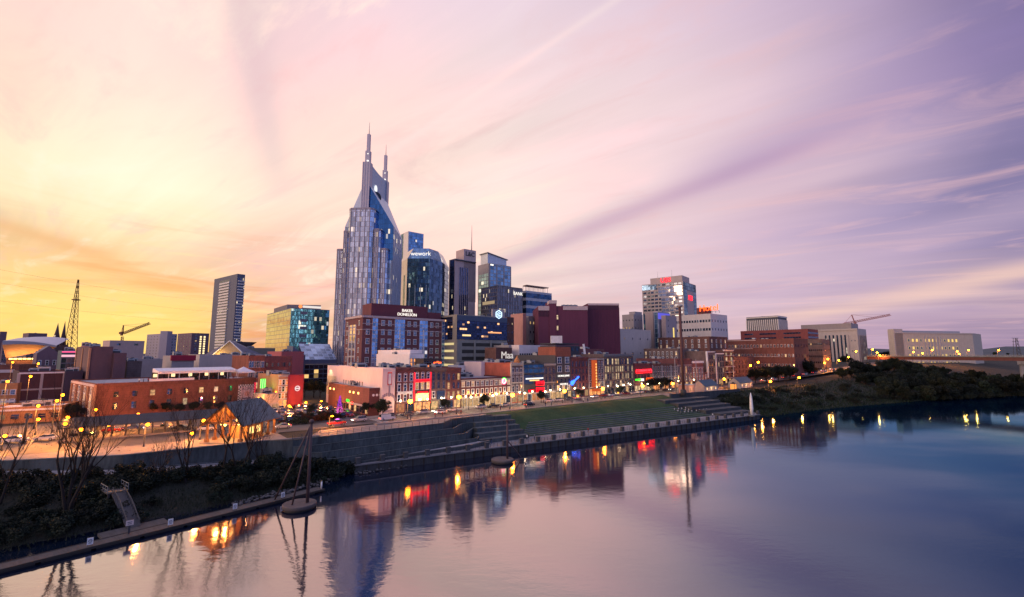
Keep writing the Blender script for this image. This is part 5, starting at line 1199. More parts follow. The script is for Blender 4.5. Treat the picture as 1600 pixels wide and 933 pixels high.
b.build('painted_mural', [plain('mural_grey', (.28, .27, .28)), plain('mural_dark', (.06, .05, .05)), plain('mural_cream', (.62, .52, .36)), plain('mural_slate', (.2, .22, .26)), plain('mural_sand', (.52, .42, .33))], root, P3(a, e, nrm, 0, .08, 0), rz)
ld = bpy.data.lights.new('mural_lamp', 'SPOT'); ld.energy = 1200; ld.spot_size = R(90); ld.color = (1, .72, .3); lo = bpy.data.objects.new('mural_light', ld); COL.objects.link(lo); lo.parent = root; lo.location = P3(a, e, nrm, L * .08, 2.4, H - .2); lo.rotation_euler = (R(20), 0, rz)
a, c = poly[1], poly[2]; e = (c - a).normalized(); nrm = Vector((e.y, -e.x)); L2 = (c - a).length; rz = math.atan2(e.y, e.x)
b = MB(); b.box((L2 * .56, 0, H * .80), (1.6, .12, 4.6), 0, 0); b.box((L2 * .56, -.08, H * .80), (1.1, .06, 3.6), 0, 1); b.box((L2 * .56, -.05, H * .56), (.6, .1, 5.), 0, 2)
for k in range(11):
    a0 = math.pi * k / 10; b.box((L2 * .5 + math.cos(a0) * 2.4, -.03, 5.2 + math.sin(a0) * 2.0), (.55, .1, 1.1), 0, 2)
for k in range(3): b.box((L2 * .5, -.045, 1.4 + k * 1.3), (3.6 - k * .4, .09, .8), 0, 2)
b.build('guitar_mural', [emit('mural_red_glow', (.9, .12, .1), .55), plain('mural_white', (.7, .66, .66)), plain('mural_lilac', (.26, .20, .27))], root, P3(a, e, nrm, 0, .06, 0), rz)  # red guitar body glows by itself, the glow is in its material
# its low brick side building and upper white blocks
C0 = ST(s_at(577, 156, 16), 156); 
p, bk, zt = corner(514, 577, 599, C0.y, 608, maxd=56)
RB2 = wall('dull_red_brick', (.155, .055, .048), .3, rows=.8)
root, poly, H = building('low_brick_block', 'low dull red brick block in front of the pale mural wall', p, bk, zt, RB2, faces=[[('shop', dict(h=2.8, lit=.25, mat=RB2, x0=.25)), ('box', dict(mat=CREAMT, z0=2.9, z1=3.4, d=.5, x0=.55, x1=.98, name='awning'))], [('box', dict(mat=RB2, z0=-.5, z1=.1, d=.2))]], units=2, parapet=.3)
a, c = poly[0], poly[1]; e = (c - a).normalized(); nrm = Vector((e.y, -e.x)); L = (c - a).length; rz = math.atan2(e.y, e.x)
me = MB().box((0, 0, 0), (.5, .3, .7)).mesh('wall_lamp', AMBER)
for f in (.06, .16, .58, .67, .78): part('wall_lamp', me, root, P3(a, e, nrm, f * L, .2, H - 2), rz)
b = MB(); b.box((0, 0, 0), (2.4, .2, .7)); b.build('sign', GREEN, root, P3(a, e, nrm, L * .55, .4, 3.9), rz)
b = MB(); b.box((0, 0, 0), (1.2, .2, .9)); b.build('sign', RED, root, P3(a, e, nrm, L * .66, .4, 3.2), rz)
a, c = poly[1], poly[2]; e2 = (c - a).normalized(); n2 = Vector((e2.y, -e2.x))
me = MB().lathe([(.45, 0), (.45, .12)], 10).mesh('round_vent', WHITEPAINT)
for f in (.3, .55, .8): o = part('round_vent', me, root, P3(a, e2, n2, f * (c - a).length, .02, H - 2.2), 0); o.rotation_euler = (R(90), 0, math.atan2(e2.y, e2.x))
s_ = at_y(600, 553, 205)
for (xl, xc, xr, Y, yt, lb) in ((558, 640, 662, 196, 556, 'white stepped roof block, the middle step, behind the mural block'), (575, 641, 660, 202, 549, 'topmost white stepped roof block behind the mural block')):
    p, bk, zt = corner(xl, xc, xr, Y, yt, maxd=34); building('white_roof_block', lb, p, bk, zt, wall('white_render', (.80, .70, .68), .08, .8), faces=[[], [smallwin(4, 2, z0=-4.5, z1=-1, lit=.5, litmat=ORANGE)]], rm=ROOFWHITE, units=2)
p, bk, zt = corner(640, 662, 690, 192, 563, D=16)
root, poly, H = building('rooftop_bar', 'rooftop bar pavilion with strings of coloured lights and an orange sign', p, bk, zt, plain('bar_dark', (.05, .035, .035)), faces=[[], [('glass', dict(mat=glass('bar_lights', (.05, .03, .03), 1.2, 1.0, .9, (1, .3, .1), 1.8), z0=-3, z1=-.3)), ('box', dict(mat=ORANGEN, z0=-2.0, z1=-.8, x0=.55, x1=.95, d=.4, name='sign'))]], rm=ROOFWHITE)

avenue('plum brick front with three dark arched windows per floor next to the guitar mural', 619, 647, 577.5, PB, [W(3, 3, z0=3.8, z1=-1.2, arch=True, lit=0), CN(PB), ('box', dict(mat=WHITEPAINT, z0=7.0, z1=7.8, x0=.1, x1=.9, d=.25, name='sign'))], shoplitmat=ORANGE)
avenue('brick front with two lines of red neon and glowing yellow windows', 647, 673, 577.5, BRICKDARK, [W(3, 1, z0=11.4, z1=-1.1, arch=True, lit=0), W(3, 1, z0=8.0, z1=11.3, lit=1, w=1.3, h=2.6, arch=True), ('neon', dict(z0=11.0, z1=12.0, x0=.06, x1=.96, mat=RED, t='MUSIC CLUB' if False else None, board=REDSOFT)), ('neon', dict(z0=6.9, z1=7.5, x0=.16, x1=.84, mat=RED, board=REDSOFT, border=False)), ('glass', dict(mat=lit_pane('bar_front', (1, .55, .18), 2.2), z0=4.0, z1=6.8, x0=.12, x1=.88, name='bar_window')), ('fins', dict(n=2, x0=.015, x1=.985, w=.14, d=.25, mat=RED, z0=3, z1=-1, name='neon_tube')), CN(BRICKDARK)], shoplitmat=ORANGE)
avenue('brick front with tall dark windows, right of the red neon one', 673, 697, 578, BRICKGREY, [W(3, 2, z0=8.0, z1=-1.2, arch=True, lit=0, frame=BRICKGREY, h=2.6), W(1, 1, x0=.02, x1=.35, z0=4.2, z1=7.8, lit=0), ('glass', dict(mat=DARKGLASS, z0=4.2, z1=7.4, x0=.4, x1=.92, name='wide_window')), CN(BRICKGREY)])
avenue('narrow brick front with a few lit windows left of the low lit hall', 697, 720, 577, PB, [W(3, 3, z0=4., z1=-1.2, lit=.35, frame=PB, h=2.4), CN(PB)])
root, poly, H = avenue('low two storey brick hall with uplit white framed windows and a round neon sign', 720, 798, 592, wall('oxblood_brick', (.115, .038, .042), .3, rows=.8), [W(11, 1, z0=8.2, z1=-.7, w=1.3, h=2.9, lit=.28, bars=2, skip={(0, 9)}), W(11, 1, z0=4.6, z1=7.9, w=1.1, h=1.8, lit=.1, bars=0), ('box', dict(mat=CREAMT, z0=3.9, z1=4.2, d=.4)), ('box', dict(mat=CREAMT, z0=-.5, z1=0, d=.35, name='cornice'))], rm=ROOFGREY, units=6, shopmat=CREAMT, seed=2)
a, c = poly[0], poly[1]; e = (c - a).normalized(); nrm = Vector((e.y, -e.x)); L = (c - a).length; rz = math.atan2(e.y, e.x)
b = MB(); b.lathe([(1.25, 0), (1.25, .3)], 24); o = b.build('round_sign', emit('round_sign_face', (1, .8, .75), 1.5), root, P3(a, e, nrm, L * .845, .1, 9.8)); o.rotation_euler = (R(90), 0, rz)
b = MB()
for k in range(24):
    a0, a1 = 2 * math.pi * k / 24, 2 * math.pi * (k + 1) / 24; b.beam((1.35 * math.cos(a0), 1.35 * math.sin(a0), .2), (1.35 * math.cos(a1), 1.35 * math.sin(a1), .2), .2, .2, 0 if k < 9 else 1)
b.beam((-.2, -.8, .36), (-.2, .7, .36), .3, .1, 1); b.beam((-.2, .6, .36), (.5, .5, .36), .3, .1, 1); b.beam((.5, .5, .36), (.4, -.1, .36), .3, .1, 1); b.beam((.4, -.1, .36), (-.2, -.1, .36), .3, .1, 1)
o2 = b.build('neon_ring', [GREEN, emit('pink_neon', (1, .05, .2), 2.6)], o)
me = MB().box((0, 0, 0), (.26, .25, .5)).mesh('wall_lamp', emit('uplamp', (1, .45, .08), 9.))
for k in range(9):
    part('wall_lamp', me, root, P3(a, e, nrm, L * (.09 + k * .0935), .25, 4.7), rz)
    ld = bpy.data.lights.new('wall_light', 'POINT'); ld.energy = 50; ld.color = (1, .45, .1); ld.shadow_soft_size = .15; lo = bpy.data.objects.new('wall_light', ld); COL.objects.link(lo); lo.parent = root; lo.location = P3(a, e, nrm, L * (.09 + k * .0935), .6, 5.4)
# red brick gable wall and pale roofs behind the low hall
for (xl, xc, xr, Y, yt, lb) in ((745, 752, 800, 214, 568, 'pale pink roof block with a row of chimney pots above the low brick hall'), (786, 795, 812, 262, 541, 'grey sign block at the end of the pale ribbed block')):
    p, bk, zt = corner(xl, xc, xr, Y, yt, D=14); building('roof_block', lb, p, bk, zt, PINKW if Y < 250 else GST, faces=[[], []], rm=ROOFWHITE, units=3, seed=Y)
p, bk, zt = corner(806, 811, 856, 258, 541, D=16)
building('pale_ribbed_block', 'low pale block with a row of dark vertical slots behind the avenue', p, bk, zt, wall('white_render', (.80, .70, .68), .08, .8), faces=[[], [('fins', dict(n=13, w=1.0, d=.2, mat=plain('slot_dark', (.05, .05, .06)), z0=3.5, z1=-4, name='slot', mid=True))]], rm=ROOFWHITE)
p, bk, zt = corner(770, 775, 800, 248, 545, D=10)
root, poly, H = building('lettered_brick_block', 'dark brick block with big pale letters beside the parking garage', p, bk, zt, BRICKDARK, faces=[[], [('text', dict(t='Maa', size=5.4, mat=emit('pale_letters', (.95, .85, .82), .8), z0=9, x0=.35, x1=1., off=.3))]])
for ch in root.children:
    if ch.name.startswith('sign_letters'): ch.location.z = H - 3.6

root, poly, H = avenue('narrow dark front with ornate white arched windows and a gold roof ornament', 798.5, 817, 569, wall('party_brick', (.42, .105, .065), .3), [('box', dict(mat=wall('dark_iron_front', (.10, .075, .085), .25), z0=0, d=.03, name='front_panel')), W(3, 3, z0=4.4, z1=-1.4, arch=True, lit=0, w=1.15, h=2.5, frame=plain('white_iron', (.46, .44, .46), .6)), ('box', dict(mat=CREAMT, z0=8.6, z1=9.1, d=.35)), ('box', dict(mat=CREAMT, z0=12.8, z1=13.3, d=.35)), CN(CREAMT, .9), ('fins', dict(n=2, w=.45, d=.4, mat=CREAMT, z0=0))])
q = poly[0].lerp(poly[1], .5); b = MB(); b.lathe([(1.6, 0), (1.3, 1.1), (.5, 2.2), (.08, 3.2)], 6); b.build('roof_ornament', plain('gold_paint', (.5, .20, .06), .5), root, (q.x, q.y + 1.2, H + .5))
root, poly, H = avenue('dark glass topped front with glowing red panels and a white lit sign line', 817, 850, 570, plain('charcoal_panel', (.045, .05, .055)), [('glass', dict(mat=glass('balcony_glass', (.16, .27, .34), 3, 2.2, 0, frame=(.05, .06, .07)), z0=-4., z1=0)), ('glass', dict(mat=DARKGLASS, z0=-8.5, z1=-4.6, x0=.04, x1=.46, name='window')), ('glass', dict(mat=DARKGLASS, z0=-8.5, z1=-4.6, x0=.54, x1=.96, name='window')), ('box', dict(mat=WHITEL, z0=10.0, z1=10.6, x0=.12, x1=.95, d=.3, name='sign')), ('box', dict(mat=emit('amber_line', (1, .6, .2), 1.6), z0=9.2, z1=9.7, x0=.3, x1=.75, d=.3, name='sign')), ('neon', dict(z0=7.0, z1=9.0, x0=.58, x1=.96, mat=RED, board=REDSOFT)), ('neon', dict(z0=4.2, z1=6.2, x0=.58, x1=.96, mat=RED, board=REDSOFT)), ('neon', dict(z0=4.2, z1=5.6, x0=.22, x1=.5, mat=RED, board=REDSOFT, border=False))], rm=DARKSTEEL, shoplitmat=ORANGE, shopmat=CREAMT)
avenue('slim grey front with paired arched windows right of the red panels', 850, 868, 570, BRICKGREY, [W(3, 3, z0=4.2, z1=-1.2, arch=True, lit=.03, frame=BRICKGREY), CN(CREAMT), ('box', dict(mat=CREAMT, z0=8, z1=8.3, d=.2))], shopmat=CREAMT)
root, poly, H = avenue('dark front with white letter signs and tall grouped windows below a brick top', 868, 892, 557, plain('slate_front', (.060, .056, .064)), [W(2, 1, z0=12.4, z1=16.0, w=2.6, h=2.7, bars=2, lit=0), W(2, 1, z0=16.6, z1=20, w=2.6, h=2.7, bars=2, lit=0), W(4, 1, z0=7.6, z1=9.8, w=1.2, h=1.7, lit=0, frame=DARKSTEEL), W(3, 1, z0=3.8, z1=6.6, w=1.6, h=2.2, lit=.6), ('text', dict(t='GEORGE JONES', size=1.15, mat=WHITEL, z0=10.9, off=.3)), ('text', dict(t='NASHVILLE', size=1.1, mat=WHITEL, z0=7.0, off=.35))], shoplit=.5)
b = MB(); q0, q1 = poly[0], poly[1]; b.prism([q0 - N * .1, q1 - N * .1, q1 + N * 12, q0 + N * 12], H, H + 4.6); b.build('roof_house', BRICKRED, root)
avenue('plum brick front with rows of slim dark windows and a blue guitar sign', 892, 919, 560, PB, [W(5, 4, z0=4.0, z1=-1., w=1.1, h=2.5, lit=.02, frame=PB, bars=0), CN(PB)], shoplit=.4)
s0 = s_at(898, 153, 18); root = thing('guitar_sign', 'blue glowing slanted guitar shaped sign on the plum brick front', 'sign', ST(s0, 153.4, STREET + 8.2), ANG)
b = MB(); b.lathe([(1.1, 0), (1.1, .3)], 12, (-1.6, -.9, 0)); b.lathe([(.8, 0), (.8, .3)], 12, (-.5, -.3, 0)); b.beam((0, 0, .15), (2.6, 1.6, .15), .5, .3); b.box((2.9, 1.8, .15), (.9, .7, .3), R(30)); o = b.build('sign_face', BLUEN, root); o.rotation_euler = (R(90), 0, 0)
b = MB(); b.beam((0, .1, .2), (0, 1.0, .2), .15); b.build('bracket', DARKSTEEL, root)
# dark roof terrace structure with a slanting white post
p, bk, zt = corner(866, 868, 905, ST(s_at(870, 172, 26), 172).y, 531, D=12)
root, poly, H = building('roof_terrace', 'dark steel roof terrace frame with a slanting white post above the brick top', p, bk, zt - 3, plain('terrace_dark', (.05, .05, .065)), faces=[[], [smallwin(5, 1, z0=-3.4, z1=-.5, w=2, h=2, lit=.3, litmat=LITPALE, frame=DARKSTEEL)]], parapet=0)
b = MB(); b.prism([q + (q - poly[1]).normalized() * 0 for q in poly], H + .6, H + 1.3); b.build('canopy', DARKSTEEL, root)
b = MB(); q = poly[2] - N * 3; b.beam((q.x, q.y, H + 1), (q.x + 2.2, q.y, H - 16), 1.1); b.build('post', WHITEPAINT, root)
b = MB(); q = poly[1] + N * 5; b.box((q.x + 4, q.y, H + 3.2), (6, 4, 4)); b.build('roof_tank', ROOFWHITE, root)
root, poly, H = avenue('dark brick front with white arched windows behind a tall orange vertical sign', 919.5, 943, 561, BRICKDARK, [W(5, 4, z0=4., z1=-1., arch=True, w=1.2, h=2.3, lit=0, frame=plain('white_iron', (.46, .44, .46), .6)), ('box', dict(mat=CREAMT, z0=-.4, z1=.3, d=.4, name='cornice')), ('fins', dict(n=2, w=.4, d=.35, mat=CREAMT))], shoplit=.8, shoplitmat=ORANGE)
s0 = s_at(929, 152.5, 18); root = thing('vertical_sign', 'tall orange lit vertical sign with a flared foot on the dark brick front', 'sign', ST(s0, 153.0, STREET + 2.6), ANG)
b = MB(); b.prism([(-.8, -1.6), (.8, -1.6), (.8, .7), (-.8, .7)], 2, 15.6); b.prism([(-.8, -1.6), (3.4, -1.6), (3.4, .7), (-.8, .7)], 0, [1.2, 1.0, 1.0, 1.2]); b.build('sign_board', emit('orange_board', (1, .16, .05), .55), root)
b = MB()
for k in range(8): b.box((0, -1.72, 3 + k * 1.5), (.75, .12, .9))
b.build('neon_letters', emit('orange_tube', (1, .45, .12), 1.8), root)
avenue('broad grey brown warehouse front with four rows of narrow lit windows', 943.5, 990, 555, BRICKGREY, [W(4, 4, x0=.02, x1=.32, z0=3.6, z1=-1.4, w=1.25, h=3.0, lit=[.5, .7, .75, .8], litmat=LITPALE, frame=BRICKGREY, sill=True), W(4, 4, x0=.36, x1=.65, z0=3.6, z1=-1.4, w=1.25, h=3.0, lit=[.3, .65, .75, .6], litmat=LITPALE, frame=BRICKGREY), W(4, 4, x0=.69, x1=.98, z0=3.6, z1=-1.4, w=1.25, h=3.0, lit=[.1, .35, .4, .45], litmat=LITPALE, frame=BRICKGREY), CN(plain('slate_cornice', (.13, .15, .18)), 1.0)], units=4, shoplit=.3)
avenue('low dark front washed red by a neon line with orange and green signs', 990.5, 1019, 570, wall('red_washed_brick', (.14, .04, .045), .3, rows=.9), [W(6, 2, z0=5.5, z1=-5.4, w=1.1, h=2.6, lit=.3, frame=BRICKDARK), ('neon', dict(z0=-4.6, z1=-2.6, x0=.08, x1=.92, mat=emit('red_neon_bright', (1, .012, .02), 12.), board=emit('red_board', (1, .02, .03), .42))), ('neon', dict(z0=5.2, z1=7.6, x0=.62, x1=1.0, mat=ORANGEN, board=emit('orange_back', (1, .16, .02), .4), t='MOJ', size=1.7)), ('box', dict(mat=GREEN, z0=6.6, z1=7.2, x0=.05, x1=.32, d=.5, name='sign')), ('box', dict(mat=WHITEL, z0=6.0, z1=7.4, x0=.34, x1=.48, d=.55, name='sign'))], shoplit=.9, shoplitmat=LITPALE, rm=ROOFGREY, units=3)
for lb, x0, x1, yt, n_ in (('dark front with four arched white window rows, first right of the red neon line', 1019.5, 1034, 570, 4), ('dark front with arched white windows, second right of the red neon line', 1034.3, 1048, 570, 4), ('narrow dark front with arched white windows, third right of the red neon line', 1048.3, 1058, 570, 3)):
    avenue(lb, x0, x1, yt, BRICKDARK, [W(n_, 3, z0=4.6, z1=-1, arch=True, w=1.1, h=2.6, lit=0, frame=plain('grey_trim', (.30, .29, .32), .7)), CN(BRICKDARK), ('fins', dict(n=2, w=.35, d=.3, mat=plain('grey_trim', (.30, .29, .32), .7)))], shoplit=.8, shoplitmat=ORANGE)
avenue('plum front with tall white strip windows behind the tall brown pole', 1058.3, 1081, 562, PB, [W(6, 2, z0=4.4, z1=-4, w=1.2, h=4.6, lit=.02, frame=plain('grey_trim', (.30, .29, .32), .7)), ('box', dict(mat=TRIM, z0=-3.6, z1=-3.3, d=.2)), CN(PB)], shoplit=.3)
avenue('plum brick front with a white cornice and white framed windows', 1081.3, 1099, 565, BRICKPLUM, [W(4, 3, z0=4.2, z1=-4.5, w=1.3, h=2.8, lit=.05), ('box', dict(mat=WHITEPAINT, z0=-1.0, z1=.4, d=.6, name='cornice')), ('box', dict(mat=TRIM, z0=-4., z1=-3.6, d=.25))], shoplit=.4)
for lb, x0, x1, yt, m_ in (('tall grey front with a white edge pilaster, left of the balcony front', 1105, 1118, 550, BRICKGREY), ('tall bluish grey front with slim windows and a white pilaster', 1118.3, 1131.5, 553, wall('blue_grey_brick', (.10, .10, .115), .3, rows=.9))):
    avenue(lb, x0, x1, yt, m_, [W(4, 4, z0=4, z1=-1.4, w=1.3, h=2.9, lit=.12, litmat=LITPALE, frame=m_), ('fins', dict(n=1, x0=0, x1=.06, w=1.0, d=.5, mat=WHITEPAINT)), CN(WHITEPAINT, .5)], shoplit=.3)
avenue('dark brick front with stacked white balconies', 1131.8, 1147, 548, BRICKDARK, [W(2, 6, z0=3, z1=-1, w=3., h=2.2, lit=.35, litmat=LITPALE, frame=BRICKDARK)] + [('box', dict(mat=TRIM, z0=4 + k * 4., z1=4.35 + k * 4., d=1.2, x0=.04, x1=.96, name='balcony')) for k in range(6)] + [CN(WHITEPAINT)], shoplit=.3)
avenue('dark blank brick front with a few small windows, last before the trees', 1147.3, 1178, 558, BRICKDARK, [W(6, 4, z0=3, z1=-2, w=1.1, h=2., lit=.03, frame=BRICKDARK)], shop=False)
avenue('low dark front in the gap left of the tall grey front', 1099.3, 1104.7, 583, BRICKDARK, [W(1, 2, z0=4, z1=-1)], shop=False)
# brick ranges behind the right half of the row
for (xl, xc, xr, Y, yt, lb, m_) in ((1028, 1108, 1136, 330, 527, 'brown brick range with white downpipes behind the row of arched fronts', BRICKDARK), (1006, 1060, 1105, 318, 546, 'lower dark brick range with clutter on its roof', BRICKGREY), (868, 905, 944, 262, 547, 'plum brick range with a few lit windows behind the roof terrace', BRICKPLUM), (700, 716, 742, 222, 573, 'small roof block with vents behind the narrow brick front', ROOFWHITE), (818, 826, 868, 238, 557, 'dark roof terrace block with glass balustrade', plain('terrace_dark', (.05, .05, .065)))):
    p, bk, zt = corner(xl, xc, xr, Y, yt, maxd=70); building('back_range', lb, p, bk, zt, m_, faces=[[W(8, 2, z0=-8, z1=-1, lit=.18), ], [W(4, 2, z0=-8, z1=-1, lit=.2)]], units=6, seed=Y)

# ------------------------------------------------------------------ left town
BA = 52.
UB = Vector((math.cos(R(BA)), math.sin(R(BA)))); NB = Vector((-UB.y, UB.x))
P0 = at_z(143, 657, STREET); zt = zat(602, P0.y)
LB = wall('long_brick', (.165, .062, .045), .45, .85, .25, 1, .5, .2, rows=.75)
Wd = at_line(400, zt, P0.xy, UB); Dd = 38.
c0 = P0.xy; pts = [c0 + NB * Dd, c0, c0 + UB * Wd]; bk = [c0 + UB * Wd + NB * Dd]
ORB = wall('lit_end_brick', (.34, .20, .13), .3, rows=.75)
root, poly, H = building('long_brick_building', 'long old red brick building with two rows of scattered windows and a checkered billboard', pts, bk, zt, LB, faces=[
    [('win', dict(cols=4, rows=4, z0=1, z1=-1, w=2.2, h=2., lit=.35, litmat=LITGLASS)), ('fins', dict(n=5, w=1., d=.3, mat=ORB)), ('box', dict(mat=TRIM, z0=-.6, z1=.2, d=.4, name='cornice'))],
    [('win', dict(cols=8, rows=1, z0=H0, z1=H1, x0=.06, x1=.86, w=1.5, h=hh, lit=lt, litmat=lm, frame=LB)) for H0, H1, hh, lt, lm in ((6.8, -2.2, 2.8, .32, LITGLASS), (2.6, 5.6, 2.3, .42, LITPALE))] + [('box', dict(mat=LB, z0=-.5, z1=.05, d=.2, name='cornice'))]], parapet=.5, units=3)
a, c = poly[1], poly[2]; e = (c - a).normalized(); nrm = Vector((e.y, -e.x)); rz = math.atan2(e.y, e.x); L = (c - a).length
bx = .935
sg = thing('billboard', 'pale billboard with a black and white checkered border on the long brick wall', 'billboard', tuple(Vector(P3(a, e, nrm, L * bx, .2, H * .5)) + Vector((root.location.x, root.location.y, STREET))), rz)
bw, bh = 6.6, 7.0
b = MB(); b.box((0, 0, 0), (bw, .2, bh)); b.build('board', plain('billboard_face', (.66, .50, .56), .6), sg)
b = MB(); k_ = 14
for r_ in range(2):
    for i in range(k_):
        for (x, z) in ((-bw / 2 + (i + .5) * bw / k_, bh / 2 - (r_ + .5) * bw / k_), (-bw / 2 + (i + .5) * bw / k_, -bh / 2 + (r_ + .5) * bw / k_)):
            b.box((x, -.12, z), (bw / k_, .04, bw / k_), 0, (i + r_) % 2)
        for x in (-bw / 2 + (r_ + .5) * bw / k_, bw / 2 - (r_ + .5) * bw / k_):
            z = -bh / 2 + (i + .5) * bh / k_
            if abs(z) < bh / 2 - 2 * bw / k_: b.box((x, -.12, z), (bw / k_, .04, bh / k_), 0, (i + r_) % 2)
b.build('checker_border', [plain('check_black', (.03, .03, .04)), plain('check_white', (.75, .72, .74))], sg)
lettering('sign_letters', 'ACME', 1.55, plain('letter_blue', (.10, .12, .20)), sg, (0, -.13, 1.7), R(90), 0, .04)
b = MB(); b.box((0, -.14, -2.0), (3.2, .06, .5)); b.lathe([(1.0, 0), (1.0, .05)], 16, (0, 0, 0), 1) if False else None; b.build('sign_line', plain('letter_blue', (.10, .12, .20)), sg)
b = MB(); b.lathe([(1.0, 0), (1.0, .05)], 16); o = b.build('sign_emblem', plain('emblem_coral', (.62, .34, .30)), sg, (0, -.12, -.2)); o.rotation_euler = (R(90), 0, 0)
b = MB()
for x in (-2, 2): b.beam((x, -.1, bh / 2), (x, -1.4, bh / 2 + .8), .1)
b.build('lamp_arm', DARKSTEEL, sg)
b = MB(); b.prism([P3(a, e, nrm, L - .6, .1, 0)[:2], P3(a, e, nrm, L - .05, .1, 0)[:2], P3(a, e, nrm, L - .05, .5, 0)[:2], P3(a, e, nrm, L - .6, .5, 0)[:2]], 1.5, H - 1.5); b.build('red_strip', emit('red_strip', (1, .03, .08), .9), root)
# rooftop bar with white canopies on the brick building
rb = thing('canopy_bar', 'rooftop bar under a long white canopy on the long brick building', 'rooftop bar', tuple(Vector((root.location.x, root.location.y, STREET + H)) + Vector(P3(a, e, nrm, 0, -1.2, 0))), rz)
b = MB(); x0, x1 = L * .34, L * .86
b.prism([(x0, 0), (x1, 0), (x1, 7), (x0, 7)], 3.4, [3.9, 3.9, 4.9, 4.9]); b.prism([(x0, -.3), (x1, -.3), (x1, -.05), (x0, -.05)], 3.0, 3.9); b.build('canopy', plain('canopy_canvas', (.72, .68, .69), .7), rb)
b = MB(); b.box(((x0 + x1) / 2, 7.3, 1.9), (x1 - x0, .3, 3.8), 0, 0)
for i in range(14): x = x0 + (i + .5) * (x1 - x0) / 14; b.box((x, 7.1, 2.2), (1.2, .2, 1.2), 0, 1 + (i % 3 > 0))
b.build('back_bar', [plain('bar_dark', (.05, .035, .035)), emit('bar_lamp', (1, .7, .35), 1.6), plain('bar_shelf', (.12, .08, .07))], rb)
b = MB()
for i in range(9): b.beam((x0 + i * (x1 - x0) / 8, .3, 0), (x0 + i * (x1 - x0) / 8, .3, 3.4), .16)
b.build('post', WHITEPAINT, rb)
b = MB()
for i in range(44): b.beam((x0 - 1 + i * (x1 - x0 + 8) / 43, -.2, 0), (x0 - 1 + i * (x1 - x0 + 8) / 43, -.2, 1.1), .06)
b.beam((x0 - 1, -.2, 1.1), (x1 + 7, -.2, 1.1), .1); b.build('railing', DARKSTEEL, rb)
b = MB(); b.prism([(x0 - 2.5, -.9), (x0 + 11, -.9), (x0 + 11, -.2), (x0 - 2.5, -.2)], .5, 1.35); b.build('white_awning', plain('canopy_canvas', (.72, .68, .69), .7), rb)
tn = thing('party_tent', 'white peaked party tent at the right end of the rooftop bar', 'tent', tuple(Vector(rb.location) + Vector((e.x, e.y, 0)) * (x1 + 3.6) - Vector((nrm.x, nrm.y, 0)) * 3), rz)
b = MB(); t_ = 3.3
for i in range(4):
    an = [(-t_, -t_), (t_, -t_), (t_, t_), (-t_, t_)]; p_, q_ = an[i], an[(i + 1) % 4]
    b.face([(p_[0], p_[1], 2.9), (q_[0], q_[1], 2.9), (q_[0] * .45, q_[1] * .45, 3.9), (p_[0] * .45, p_[1] * .45, 3.9)], 0, True); b.face([(p_[0] * .45, p_[1] * .45, 3.9), (q_[0] * .45, q_[1] * .45, 3.9), (0, 0, 4.9)], 0, True)
    b.face([(p_[0], p_[1], 2.4), (q_[0], q_[1], 2.4), (q_[0], q_[1], 2.9), (p_[0], p_[1], 2.9)])
b.build('tent_roof', plain('canopy_canvas', (.72, .68, .69), .7), tn)
me = MB().box((0, 0, 1.45), (.12, .12, 2.9)).mesh('tent_pole', WHITEPAINT)
for p_ in ((-t_, -t_), (t_, -t_), (t_, t_), (-t_, t_)): part('tent_pole', me, tn, (p_[0] * .98, p_[1] * .98, 0))
# the dark box and neighbours
q = at_y(141, 590, 170)
def bbox(name, label, xl, xc, xr, Y, yt, mat, faces=None, D=None, **k):
    k.setdefault('units', 3); p, bk, zt = corner(xl, xc, xr, Y, yt, BA, 45, D); return building(name, label, p, bk, zt, mat, faces=faces or [[], []], **k)
DKW = wall('dark_stucco', (.105, .070, .088), .15, .85)
bbox('dark_box_block', 'tall blank dark plum block behind the left end of the long brick building', 128, 141, 177, 186, 544, DKW, D=26, faces=[[('fins', dict(n=3, w=1.2, d=.3, mat=ORB))], []])
bbox('dark_step_block', 'lower step of the blank dark plum block', 177, 179, 198, 190, 554, DKW, D=22)
bbox('brick_plant_block', 'brick block carrying a row of roof units right of the dark step', 196, 199, 222, 205, 567, BRICKGREY, D=20, units=6)
bbox('red_roof_cabin', 'grey rooftop cabin with a flat crimson roof', 266, 269, 304, 225, 556, GST, D=14, faces=[[], [('box', dict(mat=emit('crimson_lit_roof', (.55, .01, .06), .45) if False else plain('crimson_roof', (.34, .015, .045), .6), z0=-2.4, z1=.3, d=.6, name='roof_edge', ov=1.))]], parapet=0)
for (xl, xc, xr, Y, yt, lb, mt) in ((198, 210, 268, 236, 563, 'low grey roofline with chimneys left of the crimson roof', GST), (300, 312, 420, 262, 556, 'long low pale roof right of the crimson roof', CRM), (355, 366, 430, 300, 545, 'low olive grey flat roofed block below the floodlit gable', wall('olive_render', (.22, .20, .16), .15)), (425, 440, 475, 270, 551, 'small coral pink roof block left of the navy wedge', wall('coral_render', (.42, .12, .13), .12))):
    bbox('flat_roof_block', lb, xl, xc, xr, Y, yt, mt, D=18, units=5, seed=Y)
bbox('white_grid_front', 'red brick front with a white window grid above the green neon', 386, 389, 414, 205, 558, BRICKRED, D=18, faces=[[], [('win', dict(cols=3, rows=3, z0=5, z1=-1, w=3.2, h=2.6, bars=2, lit=.05, frame=plain('pinkish_white', (.52, .40, .40))))]])
bbox('plain_brick_front', 'dull plum brick block with small dark windows right of the white window grid', 410, 413, 457, 214, 559, BRICKPLUM, D=20, faces=[[], [('win', dict(cols=5, rows=3, z0=5, z1=-1, w=1.0, h=1.8, lit=.0, frame=BRICKPLUM))]], units=2)
